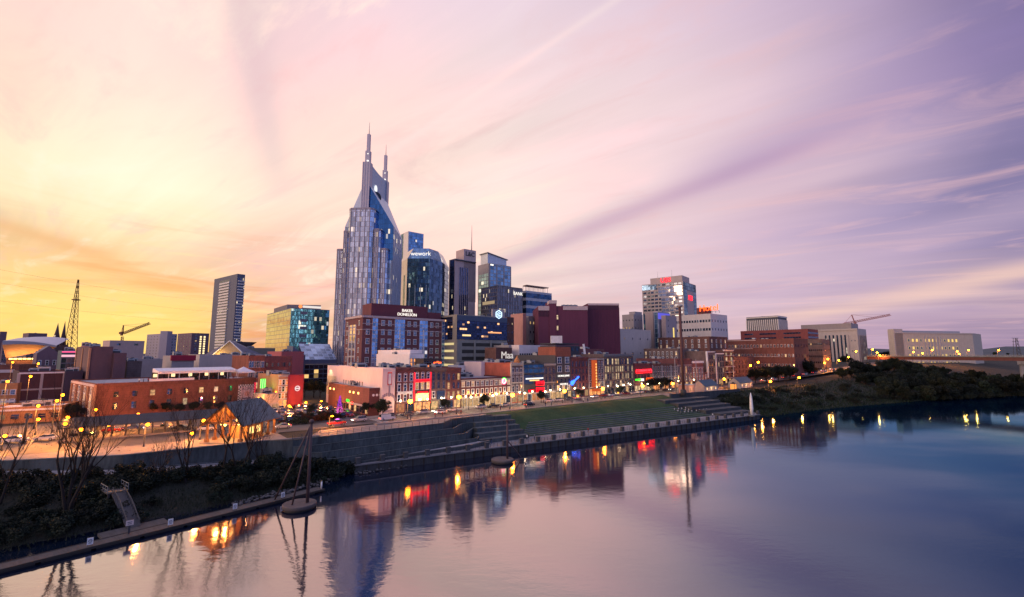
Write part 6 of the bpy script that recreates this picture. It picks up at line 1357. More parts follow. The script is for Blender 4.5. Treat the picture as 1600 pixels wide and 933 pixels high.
# lower Broadway corner: green sign, orange front, red wall with a round logo
sgx = at_y(411, 600, 180); root = thing('green_neon_sign', 'tall glowing green neon blade sign on the brick corner', 'sign', (sgx.x, 180, STREET), R(20))
b = MB(); b.box((0, 0, 8.0), (1.8, .6, 7.5), 0, 0); b.build('blade', emit('green_blade', (.05, .75, .06), 1.2), root)
b = MB()
for x in (-.7, .0, .7): b.box((x, -.4, 8.), (.16, .16, 7.2))
b.build('neon_tube', emit('green_tube', (.25, 1, .15), 5.), root)
ld = bpy.data.lights.new('neon_light', 'POINT'); ld.energy = 900; ld.color = (.1, 1, .12); ld.shadow_soft_size = 1.5; lo = bpy.data.objects.new('neon_light', ld); COL.objects.link(lo); lo.parent = root; lo.location = (1.5, -2.5, 8)
b = MB(); b.beam((0, 0, 0), (0, 0, 4.3), .3); b.build('post', DARKSTEEL, root)
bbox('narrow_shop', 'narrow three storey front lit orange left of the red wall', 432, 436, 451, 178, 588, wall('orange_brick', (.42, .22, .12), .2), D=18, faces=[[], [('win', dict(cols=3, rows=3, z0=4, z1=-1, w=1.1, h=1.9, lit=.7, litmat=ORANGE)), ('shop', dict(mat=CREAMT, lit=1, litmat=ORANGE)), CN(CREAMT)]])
r_, po, H = bbox('red_logo_wall', 'plain dark red wall with a round white logo', 450, 452, 475, 180, 589, wall('crimson_render', (.30, .030, .05), .18, .8), D=20)
e1 = (po[2] - po[1]); ee = e1.normalized(); b = MB()
for k in range(20):
    a0, a1 = 2 * math.pi * k / 20, 2 * math.pi * (k + 1) / 20; b.beam((.9 * math.cos(a0), .9 * math.sin(a0), 0), (.9 * math.cos(a1), .9 * math.sin(a1), 0), .34, .1)
b.box((0, 0, 0), (1.7, .45, .1)); q = po[1] + e1 * .58 + Vector((ee.y, -ee.x)) * .15
o = b.build('round_logo', emit('logo_white', (1, .85, .85), .9), r_, (q.x, q.y, H - 4.6)); o.rotation_euler = (R(90), 0, math.atan2(ee.y, ee.x))
bbox('lit_food_kiosk', 'low cream kiosk front with brightly lit windows below the green neon sign', 411, 413, 436, 172, 617, CREAMT, D=9, faces=[[], [('shop', dict(mat=CREAMT, lit=1, litmat=LITPALE, h=2.6))]], parapet=.3)
# far left low blocks
bbox('column_block', 'dark brown block with a grid of pale columns above the orange lit shop', 20, 30, 101, 176, 583, wall('dark_panel', (.075, .035, .042), .2), D=20, faces=[[], [('fins', dict(n=3, w=.8, d=.3, mat=GST, z0=0)), ('box', dict(mat=GST, z0=3.0, z1=3.6, d=.25)), ('box', dict(mat=GST, z0=7.4, z1=8.0, d=.25)), ('box', dict(mat=ROOFWHITE, z0=-.4, z1=.2, d=.4, name='coping'))]], units=5, rm=ROOFWHITE)
bbox('dark_gap_block', 'dark narrow block between the column grid and the dark plum block', 99, 103, 130, 184, 583, wall('navy_panel', (.045, .04, .07), .15), D=14, units=3, rm=ROOFWHITE)
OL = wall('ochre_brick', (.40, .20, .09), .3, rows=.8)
P1 = at_z(96, 652, STREET)
p, bk, zt = corner(-40, -30, 97, P1.y - 16, 642, 28, 40, 16)
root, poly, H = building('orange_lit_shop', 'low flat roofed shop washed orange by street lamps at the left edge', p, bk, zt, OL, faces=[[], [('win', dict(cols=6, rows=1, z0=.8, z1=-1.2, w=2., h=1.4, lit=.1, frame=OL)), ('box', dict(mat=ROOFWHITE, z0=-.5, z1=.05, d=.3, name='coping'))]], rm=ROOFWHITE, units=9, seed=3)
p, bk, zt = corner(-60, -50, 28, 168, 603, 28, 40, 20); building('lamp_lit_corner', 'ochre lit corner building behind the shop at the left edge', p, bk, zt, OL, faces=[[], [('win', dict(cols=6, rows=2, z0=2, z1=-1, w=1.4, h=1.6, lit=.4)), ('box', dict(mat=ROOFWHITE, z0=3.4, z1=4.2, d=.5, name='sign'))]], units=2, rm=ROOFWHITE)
p, bk, zt = corner(-60, -50, 30, 215, 573, 28, 40, 20); building('grey_lettered_block', 'low grey block with a pale sign band under the arena roof', p, bk, zt, BRICKDARK, faces=[[], [('box', dict(mat=emit('pale_band', (.8, .7, .75), .5), z0=-3, z1=-1.6, x0=.62, x1=.92, d=.3, name='sign')), ('win', dict(cols=8, rows=1, z0=2, z1=-3.5, w=1.4, h=1.6, lit=.5, litmat=ORANGE))]], units=2)
bbox('gabled_brick_hall', 'mauve gabled brick hall in front of the arena roof', 54, 58, 92, 262, 552, wall('mauve_brick', (.17, .11, .14), .15), D=14, faces=[[], [('win', dict(cols=3, rows=2, z0=3, z1=-1, w=1.2, h=2.6, lit=.1))]], parapet=0)
q = [o_ for o_ in COL.objects if o_.name.startswith('gabled_brick_hall')][0]; W0 = [c_ for c_ in q.children if c_.name.startswith('wall')][0]
vs = [v.co for v in W0.data.vertices]; hz = max(v.z for v in vs); tp = sorted({(round(v.x, 2), round(v.y, 2)) for v in vs if v.z > hz - .01})
cp_ = Vector((0, 0)); tps = [Vector(t__) for t__ in tp]; lft = UB * 0; w_ = max((t__ - cp_).dot(UB) for t__ in tps); d_ = max((t__ - cp_).dot(NB) for t__ in tps)
b = MB(); f0, f1, f2, f3 = Vector((0, 0)), UB * w_, UB * w_ + NB * d_, NB * d_; m0, m1 = UB * w_ / 2, UB * w_ / 2 + NB * d_
V3 = lambda v, z: (v.x, v.y, z)
b.face([V3(f0, hz), V3(m0, hz + 4.2), V3(m1, hz + 4.2), V3(f3, hz)]); b.face([V3(f1, hz), V3(f2, hz), V3(m1, hz + 4.2), V3(m0, hz + 4.2)]); b.face([V3(f0, hz), V3(f1, hz), V3(m0, hz + 4.2)], 1); b.build('gable_roof', [wall('hall_slate', (.17, .155, .19), .2), wall('mauve_brick', (.17, .11, .14), .15)], q)
bbox('neon_roof_bar', 'teal glass bar with pink and red neon roof lines under the lattice mast', 93, 97, 128, 250, 548, plain('teal_panel', (.06, .10, .13)), D=12, faces=[[], [('glass', dict(mat=glass('bar_teal_glass', (.14, .26, .32), 2, 3, .25, (.6, .8, 1), 1.2), z0=1, z1=-3.5)), ('box', dict(mat=emit('pink_line', (1, .12, .3), 1.3), z0=-1.0, z1=-.3, d=.4, name='neon_line')), ('box', dict(mat=emit('pink_glow', (1, .5, .6), 1.1), z0=-3.4, z1=-2.2, d=.35, name='neon_line'))]], parapet=0)
bbox('red_spired_corner', 'small red lit corner block with a spike between the neon bar and the dark box', 128, 131, 146, 240, 541, wall('coral_render', (.42, .12, .13), .12), D=8, faces=[[], [('win', dict(cols=2, rows=3, z0=4, z1=-3, lit=.8, litmat=ORANGE))]], parapet=0)

# ------------------------------------------------------------------ station canopy and pavilion
def polyroof(name, mat, root, prof, x0, x1):
    b = MB(); n = len(prof)
    for i in range(n): j = (i + 1) % n; b.face([(x0, *prof[i]), (x1, *prof[i]), (x1, *prof[j]), (x0, *prof[j])])
    b.face([(x0, *q) for q in prof][::-1]); b.face([(x1, *q) for q in prof]); return b.build(name, mat, root)
A, B = at_z(92, 668, 12.2), at_z(345, 650, 12.2); dd = (B - A).xy; L = dd.length
root = thing('station_canopy', 'long dark slate platform canopy in front of the long brick building', 'canopy', (A.x, A.y, STREET), math.atan2(dd.y, dd.x))
SLATE = wall('canopy_slate', (.024, .032, .048), .3, .7, .2, 1, 3)
polyroof('roof', SLATE, root, [(-1.6, 3.6), (-1.6, 3.4), (3, 5.2), (7.2, 3.4), (7.2, 3.6), (3, 5.5)], 0, L)
b = MB(); me = MB().box((0, 0, 1.9), (.3, .3, 3.8)).mesh('column', DARKSTEEL)
for i in range(12):
    for y in (.2, 5.6): part('column', me, root, (1.5 + i * (L - 3) / 11, y, 0))
b = MB(); b.box((L / 2, 2.9, .25), (L, 7, .5)); b.build('platform', PAVE, root)
b = MB()
for i in range(30): b.box((2 + i * (L - 4) / 29, 2.9, 3.55), (.9, .2, .12))
b.build('strip_lamp', emit('canopy_lamp', (1, .62, .3), 2.0), root)

Cn = Vector((-65.7, 113.4, STREET)); rp = math.atan2(N.y, N.x)
root = thing('timber_pavilion', 'open timber pavilion with a blue slate roof, glowing orange inside', 'pavilion', (Cn.x, Cn.y, STREET), R(86))
WL, DL, EH, RH = 13.8, 8.6, 4.7, 9.6
BLS = wall('blue_slate', (.065, .105, .135), .35, .65, .25, 1.2, 3, .3, rows=.7)
ov = 1.25
b = MB()
b.face([(-ov, -ov, EH - .5), (WL + ov, -ov, EH - .5), (WL + ov * .2, DL / 2, RH), (-ov * .2, DL / 2, RH)]); b.face([(WL + ov, DL + ov, EH - .5), (-ov, DL + ov, EH - .5), (-ov * .2, DL / 2, RH), (WL + ov * .2, DL / 2, RH)]); b.build('roof', BLS, root)
TIM = wall('warm_timber', (.26, .115, .045), .3, .7)
b = MB()
b.face([(-ov, -ov, EH - .72), (-ov * .2, DL / 2, RH - .22), (WL + ov * .2, DL / 2, RH - .22), (WL + ov, -ov, EH - .72)]); b.face([(WL + ov, DL + ov, EH - .72), (WL + ov * .2, DL / 2, RH - .22), (-ov * .2, DL / 2, RH - .22), (-ov, DL + ov, EH - .72)]); b.build('ceiling', TIM, root)
b = MB()
for x in (0, WL): b.beam((x, -ov * .6, EH - .4), (x, DL / 2, RH - .5), .4); b.beam((x, DL + ov * .6, EH - .4), (x, DL / 2, RH - .5), .4); b.beam((x, 0, EH), (x, DL, EH), .4); b.beam((x, DL / 2, EH), (x, DL / 2, RH - .5), .35); b.beam((x, DL * .28, EH), (x, DL / 2, EH + 2.6), .25); b.beam((x, DL * .72, EH), (x, DL / 2, EH + 2.6), .25)
for y in (0, DL): b.beam((0, y, EH), (WL, y, EH), .4)
b.build('truss', TIM, root)
me = MB().box((0, 0, EH / 2), (.42, .42, EH)).box((0, 0, .45), (.8, .8, .9)).mesh('post', TIM)
for i in range(6):
    for y in (0, DL): part('post', me, root, (i * WL / 5, y, 0))
b = MB(); b.box((WL * .62, DL * .5, 1.6), (WL * .45, DL * .5, 3.2)); b.build('kiosk', wall('kiosk_timber', (.35, .20, .09), .3), root)
b = MB()
for i in range(4): b.box((WL * (.45 + i * .12), DL * .25 - .05, 1.9), (1.3, .1, 1.7))
b.build('kiosk_window', emit('kiosk_lit', (1, .62, .2), 2.0), root)
b = MB()
for x, y in ((2, 2), (2, DL - 2), (8, 1.5), (8, DL - 2), (14, 1.5), (14, DL - 2), (0.2, DL / 2)): b.lathe([(.12, .3), (.3, 0), (.3, -.3), (.12, -.5)], 8, (x, y, EH - .3))
b.build('hanging_lamp', AMBER, root)
for x, y, z, p_ in ((3, DL / 2, 4.6, 2600), (8, 3, 3.6, 1400), (13.5, 1.2, 3.4, 1100), (-1.5, DL * .4, 3.2, 700)):
    ld = bpy.data.lights.new('lamp_light', 'POINT'); ld.energy = p_; ld.color = (1, .40, .09); ld.shadow_soft_size = .4; lo = bpy.data.objects.new('lamp_light', ld); COL.objects.link(lo); lo.parent = root; lo.location = (x, y, z)
b = MB(); b.box((WL / 2, DL / 2, .08), (WL + 2, DL + 2, .16)); b.build('floor', PAVE, root)

# two small cottages on the platform at the far end of the lawn
def cottage(label, px0, px1, yb, yr):
    s0, s1 = s_at(px0, 128, 10), s_at(px1, 128, 10)
    root = thing('white_cottage', label, 'cottage', ST(s0, 128, STREET + .15), ANG, 'white cottages on the platform'); w = s1 - s0; d_ = 7.
    b = MB(); b.prism([(0, 0), (w, 0), (w, d_), (0, d_)], 0, 3.4); b.face([(w, 0, 3.4), (w, d_, 3.4), (w, d_ / 2, 6.4)]); b.face([(0, d_, 3.4), (0, 0, 3.4), (0, d_ / 2, 6.4)]); b.build('wall', wall('cottage_white', (.42, .36, .34), .15), root)
    b = MB(); b.face([(-.5, -.6, 3.1), (w + .5, -.6, 3.1), (w + .5, d_ / 2, 6.6), (-.5, d_ / 2, 6.6)]); b.face([(w + .5, d_ + .6, 3.1), (-.5, d_ + .6, 3.1), (-.5, d_ / 2, 6.6), (w + .5, d_ / 2, 6.6)]); b.build('roof', BLS, root)
    me = MB().box((0, 0, 0), (.9, .12, 1.3)).mesh('window', emit('cottage_window', (1, .6, .28), 1.6))
    for f in (.18, .5, .82): part('window', me, root, (w * f, -.02, 1.8))
    b = MB(); b.box((w * .85, d_ * .6, 6.4), (.8, .8, 2.)); b.build('chimney', BRICKDARK, root)
    ld = bpy.data.lights.new('lamp_light', 'POINT'); ld.energy = 350; ld.color = (1, .55, .22); ld.shadow_soft_size = .3; lo = bpy.data.objects.new('lamp_light', ld); COL.objects.link(lo); lo.parent = root; lo.location = (w * .5, -1.8, 2.4)
cottage('white cottage with a blue slate roof, nearer the tall brown pole', 1101, 1122, 608, 590)
cottage('white cottage with a blue slate roof, nearer the dark trees', 1156, 1176, 604, 588)
root = thing('low_service_hut', 'low pink lit service hut between the tall brown pole and the left cottage', 'hut', ST(s_at(1074, 128, 9), 128, STREET + .15), ANG)
b = MB(); b.prism([(0, 0), (8, 0), (8, 5), (0, 5)], 0, 4.6); b.build('wall', wall('hut_pink', (.48, .27, .22), .15), root); b = MB(); b.box((4, 2.5, 4.75), (9, 6, .3)); b.build('roof', ROOFGREY, root); b = MB(); [b.box((1.6 + i * 2.4, -.05, 2.2), (1.2, .1, 1.8)) for i in range(3)]; b.build('shutter', plain('shutter_tan', (.4, .26, .18)), root)
ld = bpy.data.lights.new('lamp_light', 'POINT'); ld.energy = 500; ld.color = (1, .55, .25); lo = bpy.data.objects.new('lamp_light', ld); COL.objects.link(lo); lo.parent = root; lo.location = (4, -2.5, 3.)
root = thing('glass_kiosk', 'small glowing orange glass kiosk between the two white cottages', 'kiosk', ST(s_at(1146, 127, 9), 127, STREET + .15), ANG)
b = MB(); b.box((0, 0, 1.6), (2.6, 2.6, 3.2)); b.build('glazing', emit('kiosk_glow', (1, .34, .08), 1.3), root); b = MB()
for x in (-1.35, 1.35):
    for y in (-1.35, 1.35): b.beam((x, y, 0), (x, y, 3.3), .18)
b.prism([(-1.7, -1.7), (1.7, -1.7), (1.7, 1.7), (-1.7, 1.7)], 3.3, 3.5); b.lathe([(1.6, 3.5), (.1, 4.6)], 4); b.build('frame', DARKSTEEL, root)

# tall poles
root = thing('tall_brown_pole', 'very tall rust brown steel pole rising above the roofs by the cottages', 'pole', ST(s_at(1068, 126, 10), 126, STREET + .1))
zt = zat(480, root.location.y) - STREET; b = MB(); b.tube([(0, 0, 0), (0, 0, zt)], [.78, .68], 12); b.build('shaft', plain('rust_steel', (.10, .042, .040), .7), root)
b = MB(); b.lathe([(1.2, zt), (1.6, zt + .5), (1.2, zt + 1.2), (.3, zt + 1.5)], 12); b.build('cap', GST, root); b = MB(); b.lathe([(1.6, 0), (1.5, 2.6), (1.1, 3.)], 10); b.build('base', DST, root)
for i, (px, yt, t) in enumerate(((1056, 560, 136), (1089, 563, 136), (1147, 562, 134))):
    q = ST(s_at(px, t, 12), t); root = thing('flag_pole', f'slim pale pole standing at the street edge, {ORD[i]} of three from the left', 'pole', (q.x, q.y, STREET + .1), 0, 'slim pale poles'); h = zat(yt, q.y) - STREET
    MB().tube([(0, 0, 0), (0, 0, h)], [.28, .16], 8).build('shaft', plain('pale_pole', (.34, .30, .29)), root); MB().lathe([(.2, h), (.35, h + .25), (.1, h + .6)], 8).build('finial', STEEL, root)

# ------------------------------------------------------------------ street lamps
def lamp_proto(kind):
    root = thing('street_lamp', 'x', 'street lamp', (0, 0, -50), 0, 'street lamps with orange light')
    h = 7.2 if kind == 'orange' else 4.6
    b = MB(); b.tube([(0, 0, 0), (0, 0, .8), (0, 0, h)], [.20, .13, .08], 8); b.build('pole', DARKSTEEL, root)
    b = MB(); b.tube([(0, 0, h), (.35, -.2, h + .35), (.9, -.5, h + .4)], .06, 6); b.build('arm', DARKSTEEL, root)
    m_ = {'orange': emit('sodium_lamp', (1, .235, .006), 24.), 'white': emit('pale_lamp', (1, .78, .42), 14.)}[kind]
    hd = MB().lathe([(.08, -.46), (.32, -.33), (.45, -.04), (.37, .2), (.1, .31)], 12).build('lamp_head', m_, root, (.9, -.5, h + .25))
    MB().lathe([(.2, .36), (.16, .46), (.05, .55)], 12).build('hood', DARKSTEEL, hd)
    return root, h
LP = {k: lamp_proto(k) for k in ('orange', 'white')}
BRIGHT = MB().lathe([(.08, -.46), (.32, -.33), (.45, -.04), (.37, .2), (.1, .31)], 12).mesh('lamp_head', emit('sodium_lamp_bright', (1, .26, .006), 75.))
used = set()
LD = {}
for k, (e_, c_) in {'orange': (3200, (1, .31, .05)), 'white': (420, (1, .74, .44))}.items():
    LD[k] = bpy.data.lights.new('street_light', 'POINT'); LD[k].energy = e_; LD[k].color = c_; LD[k].shadow_soft_size = .4
def lamp(label, kind, px, py=None, t=None, z=None, base=STREET, far=1., Y=None, hs=.85):
    root, h = LP[kind]; zh = base + h + .25
    if Y is not None: q = at_y(px, py, Y); base = q.z - (h + .25) * far
    elif t is not None and py is not None: r = ray(px, py); k = t / (r.x * N.x + r.y * N.y); q = Vector((0, 0, CAMZ)) + r * k; far = (q.z - base) / (h + .25)
    elif t is None: q = at_z(px, py, zh)
    else: q = ST(s_at(px, t, zh), t)
    if kind in used: root = dup(root, (q.x - .9, q.y + .5, base), 0, label)
    else: used.add(kind); root.location = (q.x - .9, q.y + .5, base); root['label'] = label
    if far != 1.:
        root.scale = (1, 1, far) if Y is None else (far,) * 3
        if Y is None:
            for ch in root.children:
                if ch.name.startswith('lamp_head'): ch.scale.z = 1 / far
    for ch in root.children:
        if ch.name.startswith('lamp_head'):
            ch.scale = (hs, hs, hs / (far if Y is None else 1))
            if hs > 1: ch.data = BRIGHT
    lo = bpy.data.objects.new('lamp_light', LD[kind]); COL.objects.link(lo); lo.parent = root; lo.location = (.9, -.7, h - .45)
left = [(8, 681, 152), (102, 662, 150), (127, 671, 146), (231, 663, 138), (98, 617, 178), (89, 626, 176), (216, 647, 186), (12, 596, 200), (106, 652, 160), (318, 657, 140)]
wh = ['by the tall dark post at the left edge', 'over the road behind the bare tree, left of a pair', 'over the road behind the bare tree, right of a pair', 'in front of the station canopy middle', 'at the roof corner of the orange lit shop, taller of two', 'at the roof corner of the orange lit shop, lower of two', 'at the foot of the long brick wall', 'in front of the ochre corner building', 'behind the pair of lamps at the bare tree', 'at the left eave of the timber pavilion']
for (px, py, t_), w_ in zip(left, wh):
    lamp('orange street lamp ' + w_, 'orange', px, py, t=t_)
for (px, py, w_) in ((268, 624, 'in front of the long brick wall between its windows'), (425, 607, 'beside the green neon sign'), (455, 617, 'before the red wall with the round logo'), (520, 628, 'in the car park by the purple lit tree'), (503, 610, 'at the left end of the mural wall')):
    lamp('orange street lamp ' + w_, 'orange', px, py)
for i, (px, py, t_, w_) in enumerate(((452, 634, 178, 'behind the parked cars, left one'), (478, 629, 188, 'behind the parked cars, middle one'), (556, 622, 172, 'before the low dull red brick block'), (418, 597, 205, 'up the street behind the green neon sign'), (404, 622, 190, 'at the foot of the checkered billboard'), (432, 612, 196, 'between the green neon sign and the red wall'), (470, 607, 225, 'behind the red wall with the round logo'), (150, 640, 182, 'at the corner of the long brick building'), (60, 634, 190, 'on the roofline of the orange lit shop'), (196, 655, 170, 'behind the station canopy, left one'), (262, 650, 178, 'behind the station canopy, right one'), (300, 677, 142, 'beside the pavilion gable'), (60, 655, 176, 'by the left lot, before the orange lit shop'), (48, 588, 230, 'between the ochre corner and the column grid block'), (20, 566, 300, 'under the arena roof edge, left one'), (60, 568, 290, 'under the arena roof edge, right one'), (170, 664, 165, 'among the cars before the station canopy'), (380, 690, 134, 'at the river side of the pavilion'))):
    lamp('orange street lamp ' + w_, 'orange', px, py, t=t_)
for i, (px, py) in enumerate(((641, 627), (717, 620), (801, 617), (882, 611), (942, 607), (1004, 603), (1051, 599))):
    lamp('orange street lamp on the avenue pavement, ' + ORD[i] + ' from the car park end', 'orange', px, py, t=139.6, hs=1.6)
for i, (px, t) in enumerate(((820, 147.4), (1012, 147.8), (1092, 140), (1030, 147.3), (965, 147.4), (852, 147.4), (770, 147.4), (736, 147.5))):
    lamp('white street lamp on the avenue pavement, ' + ORD[i] + ' listed along the fronts' if False else 'small white globe lamp on the avenue, ' + ['before the red panels', 'beside the red neon line', 'by the cottages platform', 'before the arched fronts', 'before the broad warehouse front', 'before the slim grey front', 'before the low lit hall, right one', 'before the low lit hall, left one'][i], 'white', px, t=t)
for i, px in enumerate((626, 655, 668, 690, 705, 728, 752, 776, 792, 812, 832, 860, 875, 898, 912, 932, 950, 975, 985, 1003, 1022, 1040, 1060, 1084)):
    lamp(f'small white globe lamp close to the brick fronts, {ORD[i]} from the left', 'white', px, t=151.6, hs=.8)
for i, (px, py, y_) in enumerate(((1131, 592, 295), (1172, 571, 325), (1184, 566, 340), (1203, 596, 292), (1248, 590, 312), (1284, 558, 395), (1288, 567, 375), (1293, 561, 390), (1310, 563, 390), (1325, 558, 400), (1337, 549, 430), (1363, 546, 440), (1370, 551, 435), (1374, 555, 425), (1427, 550, 455), (1441, 552, 450), (1456, 547, 455), (1495, 549, 450), (1498, 553, 440), (1513, 547, 450), (1560, 547, 470))):
    lamp('orange street lamp on the rising road by the wooded bank, ' + ORD[i] + ' from the cottages', 'orange', px, py, Y=y_, far=1.25, hs=1.1)

# ------------------------------------------------------------------ vehicles
PAINT = {k: None for k in ()}
def paint(name, col):
    if 'paint_' + name in MATS: return MATS['paint_' + name]
    m, g = newmat('paint_' + name); b_ = bsdf(g, col, .25, .1, None, .5); b_.inputs['Coat Weight'].default_value = .6; b_.inputs['Coat Roughness'].default_value = .05; finish(g, b_.outputs[0]); return m
PCOL = {'white': (.62, .62, .62), 'silver': (.36, .37, .39), 'black': (.012, .012, .014), 'red': (.30, .02, .02), 'blue': (.03, .06, .18), 'grey': (.10, .105, .11)}
TYRE = plain('tyre_rubber', (.015, .015, .016), .8); RIM = plain('wheel_rim', (.4, .4, .42), .35, .7)
HEADL = emit('headlight', (1, .93, .8), 9.); TAILL = emit('tail_light', (1, .03, .02), 5.); LENS = plain('lamp_lens', (.5, .5, .5), .2); LENSR = plain('tail_lens', (.2, .01, .01), .2)
CARGLASS = glass('car_glass', (.05, .06, .08), 40, 40, 0, fw=0, fh=0, metal=.6, rough=.05, tilt=0)
SHAPES = {
 'car':  ([(-2.15, .35), (-2.2, .75), (-2.0, .95), (-1.2, 1.0), (-.6, 1.02), (.75, 1.0), (1.9, .86), (2.15, .65), (2.15, .35)], [(-1.55, 1.0), (-1.0, 1.42), (.25, 1.45), (1.05, .99)], .86),
 'suv':  ([(-2.25, .42), (-2.3, .95), (-2.2, 1.12), (-1.2, 1.14), (.8, 1.14), (2.0, 1.02), (2.25, .8), (2.25, .42)], [(-2.1, 1.13), (-1.8, 1.72), (.3, 1.76), (1.05, 1.13)], .93),
 'pickup': ([(-2.6, .5), (-2.65, 1.1), (-.6, 1.12), (.9, 1.14), (2.3, 1.06), (2.55, .85), (2.55, .5)], [(-.55, 1.12), (-.45, 1.72), (.6, 1.76), (1.25, 1.13)], .92),
 'van':  ([(-2.5, .4), (-2.55, 1.15), (-2.5, 1.25), (1.4, 1.25), (2.4, 1.05), (2.55, .8), (2.55, .4)], [(-2.48, 1.24), (-2.4, 2.05), (1.0, 2.08), (1.75, 1.2)], .96)}
def extrude(b, prof, wb, wt, zb, zt_, m):
    """side profile swept across the width, narrower towards the top"""
    def wd(z): f = (z - zb) / max(zt_ - zb, .01); return wb + (wt - wb) * f
    n = len(prof)
    L_ = [(x, wd(z), z) for x, z in prof]; R_ = [(x, -wd(z), z) for x, z in prof]
    for i in range(n): j = (i + 1) % n; b.face([L_[i], L_[j], R_[j], R_[i]], m, False)
    b.face(L_[::-1], m); b.face(R_, m)
CARP = {}
def car(kind, colour, lit=False):
    key = (kind, colour, lit)
    if key in CARP: return CARP[key]
    lo, up, wt = SHAPES[kind]
    root = bpy.data.objects.new({'car': 'parked_car', 'suv': 'parked_car', 'pickup': 'pickup_truck', 'van': 'van'}[kind], None); COL.objects.link(root); root.location = (0, 0, -80)
    b = MB(); extrude(b, lo, .92, .9, .35, 1.1, 0); zt_ = max(z for x, z in up)
    rx = [x for x, z in up if z > zt_ - .1]; b.prism([(min(rx) - .02, -.66), (max(rx) + .02, -.66), (max(rx) + .02, .66), (min(rx) - .02, .66)], zt_ - .03, zt_ + .02)
    if kind == 'van': b.box((-.7, 0, 1.6), (3.3, 1.74, .8))
    b.build('body', paint(colour, PCOL[colour]), root)
    b = MB(); extrude(b, up, .86, .68, up[0][1], zt_, 0); b.build('windows', CARGLASS, root)
    wm_ = CARP.get('wheel')
    if not wm_:
        b = MB(); b.lathe([(.33, -.11), (.36, -.05), (.36, .05), (.33, .11)], 14, (0, 0, 0), 0); b.lathe([(.2, -.125), (.2, .125)], 10, (0, 0, 0), 1); wm_ = CARP['wheel'] = b.mesh('wheel', [TYRE, RIM])
    xs = (-1.35, 1.35) if kind in ('car', 'suv') else (-1.6, 1.6)
    for x in xs:
        for y in (-.84, .84): o = part('wheel', wm_, root, (x, y, .36)); o.rotation_euler = (R(90), 0, 0)
    xf = max(x for x, z in lo) - .03; xb = min(x for x, z in lo) + .05
    hm = MB().box((0, 0, 0), (.12, .36, .18)).mesh('headlight', HEADL if lit else LENS); tm_ = MB().box((0, 0, 0), (.12, .3, .22)).mesh('tail_light', TAILL if lit else LENSR)
    for y in (-.66, .66): part('headlight', hm, root, (xf, y, .70)); part('tail_light', tm_, root, (xb, y, .80))
    CARP[key] = root; return root
carused = set()
def put_car(kind, colour, lit, loc, rz, label, group):
    pr = car(kind, colour, lit); key = (kind, colour, lit)
    if key in carused: o = dup(pr, loc, rz, label)
    else: carused.add(key); o = pr; o.location = loc; o.rotation_euler = (0, 0, rz)
    tag(o, label, {'car': 'car', 'suv': 'car', 'pickup': 'pickup truck', 'van': 'van'}[kind], group); return o
KN = {'car': 'saloon', 'suv': 'SUV', 'pickup': 'pickup truck', 'van': 'van'}
cr = random.Random(11)
def pick(): return cr.choice(['car', 'car', 'suv', 'suv', 'pickup']), cr.choice(['white', 'white', 'white', 'silver', 'silver', 'grey', 'black', 'black', 'red', 'blue'])
# car park rows
rowsp = [('front', 158.4, 38, 62, 2.75), ('second', 166.0, 34, 62, 2.75), ('third', 175., 34, 62, 2.75), ('fourth', 183.5, 34, 62, 2.75), ('back', 192., 38, 62, 2.8)]
for nm, t, s0, s1, stp in rowsp:
    k = 0; s = s0
    while s < s1:
        if cr.random() < .86:
            kd, co = pick(); q = ST(s, t, 8.57); put_car(kd, co, False, q, ANG + R(90 if cr.random() < .5 else -90) + R(cr.uniform(-2, 2)), f'{co} {KN[kd]} in the {nm} row of the car park, {ORD[k]} from the left', 'cars in the car park'); k += 1
        s += stp
# kerb side along the avenue
k = 0; s = 70.
while s < 292:
    if cr.random() < .62:
        kd, co = pick(); q = ST(s, 147.9, 8.56); put_car(kd, co, cr.random() < .25, q, ANG + R(cr.choice([0, 180])), f'{co} {KN[kd]} parked at the avenue kerb before the brick fronts, {ORD[k]} from the left', 'cars parked along the avenue'); k += 1
    s += 6.3
for i, (s, t, kd, co, d_) in enumerate(((66, 141.5, 'van', 'white', 0), (50, 141.6, 'pickup', 'red', 0), (58, 144.6, 'suv', 'silver', 180), (88, 144.8, 'car', 'white', 180), (128, 141.4, 'suv', 'black', 0), (36, 146, 'car', 'silver', 180), (28, 156, 'van', 'white', 20))):
    put_car(kd, co, True, ST(s, t, 8.57), ANG + R(d_), f'{co} {KN[kd]} with its lights on, driving on the avenue, {ORD[i]} of the moving ones', 'cars driving on the avenue')
# left road and lot
for i in range(13):
    s = -40 + i * 5.4 + cr.uniform(-1, 1); t = 164 + .16 * (10 - s) * 0 + cr.choice([0, 5.5]); kd, co = pick(); put_car(kd, co, cr.random() < .3, ST(s, t + (-8 if s > 12 else 0) , 8.57), R(20 + cr.choice([0, 180])), f'{co} {KN[kd]} on the lot before the station canopy, {ORD[i]} from the left', 'cars on the left lot')
# traffic on the rising road at right
for i in range(16):
    s = 352 + i * 6.6; t = interp(s, [(345, 141), (371, 137), (455, 120), (560, 108)]) + (i % 2) * 3.4 - 2; z = interp(s, [(300, 8.55), (345, 9.6), (371, 11), (455, 17), (560, 21.5)]) + .03
    kd, co = pick(); put_car(kd, co, True, ST(s, t, z), ANG + R(-12 + (180 if i % 2 else 0)), f'{co} {KN[kd]} in the queue on the rising road at right, {ORD[i]} from the cottages', 'cars on the rising road')

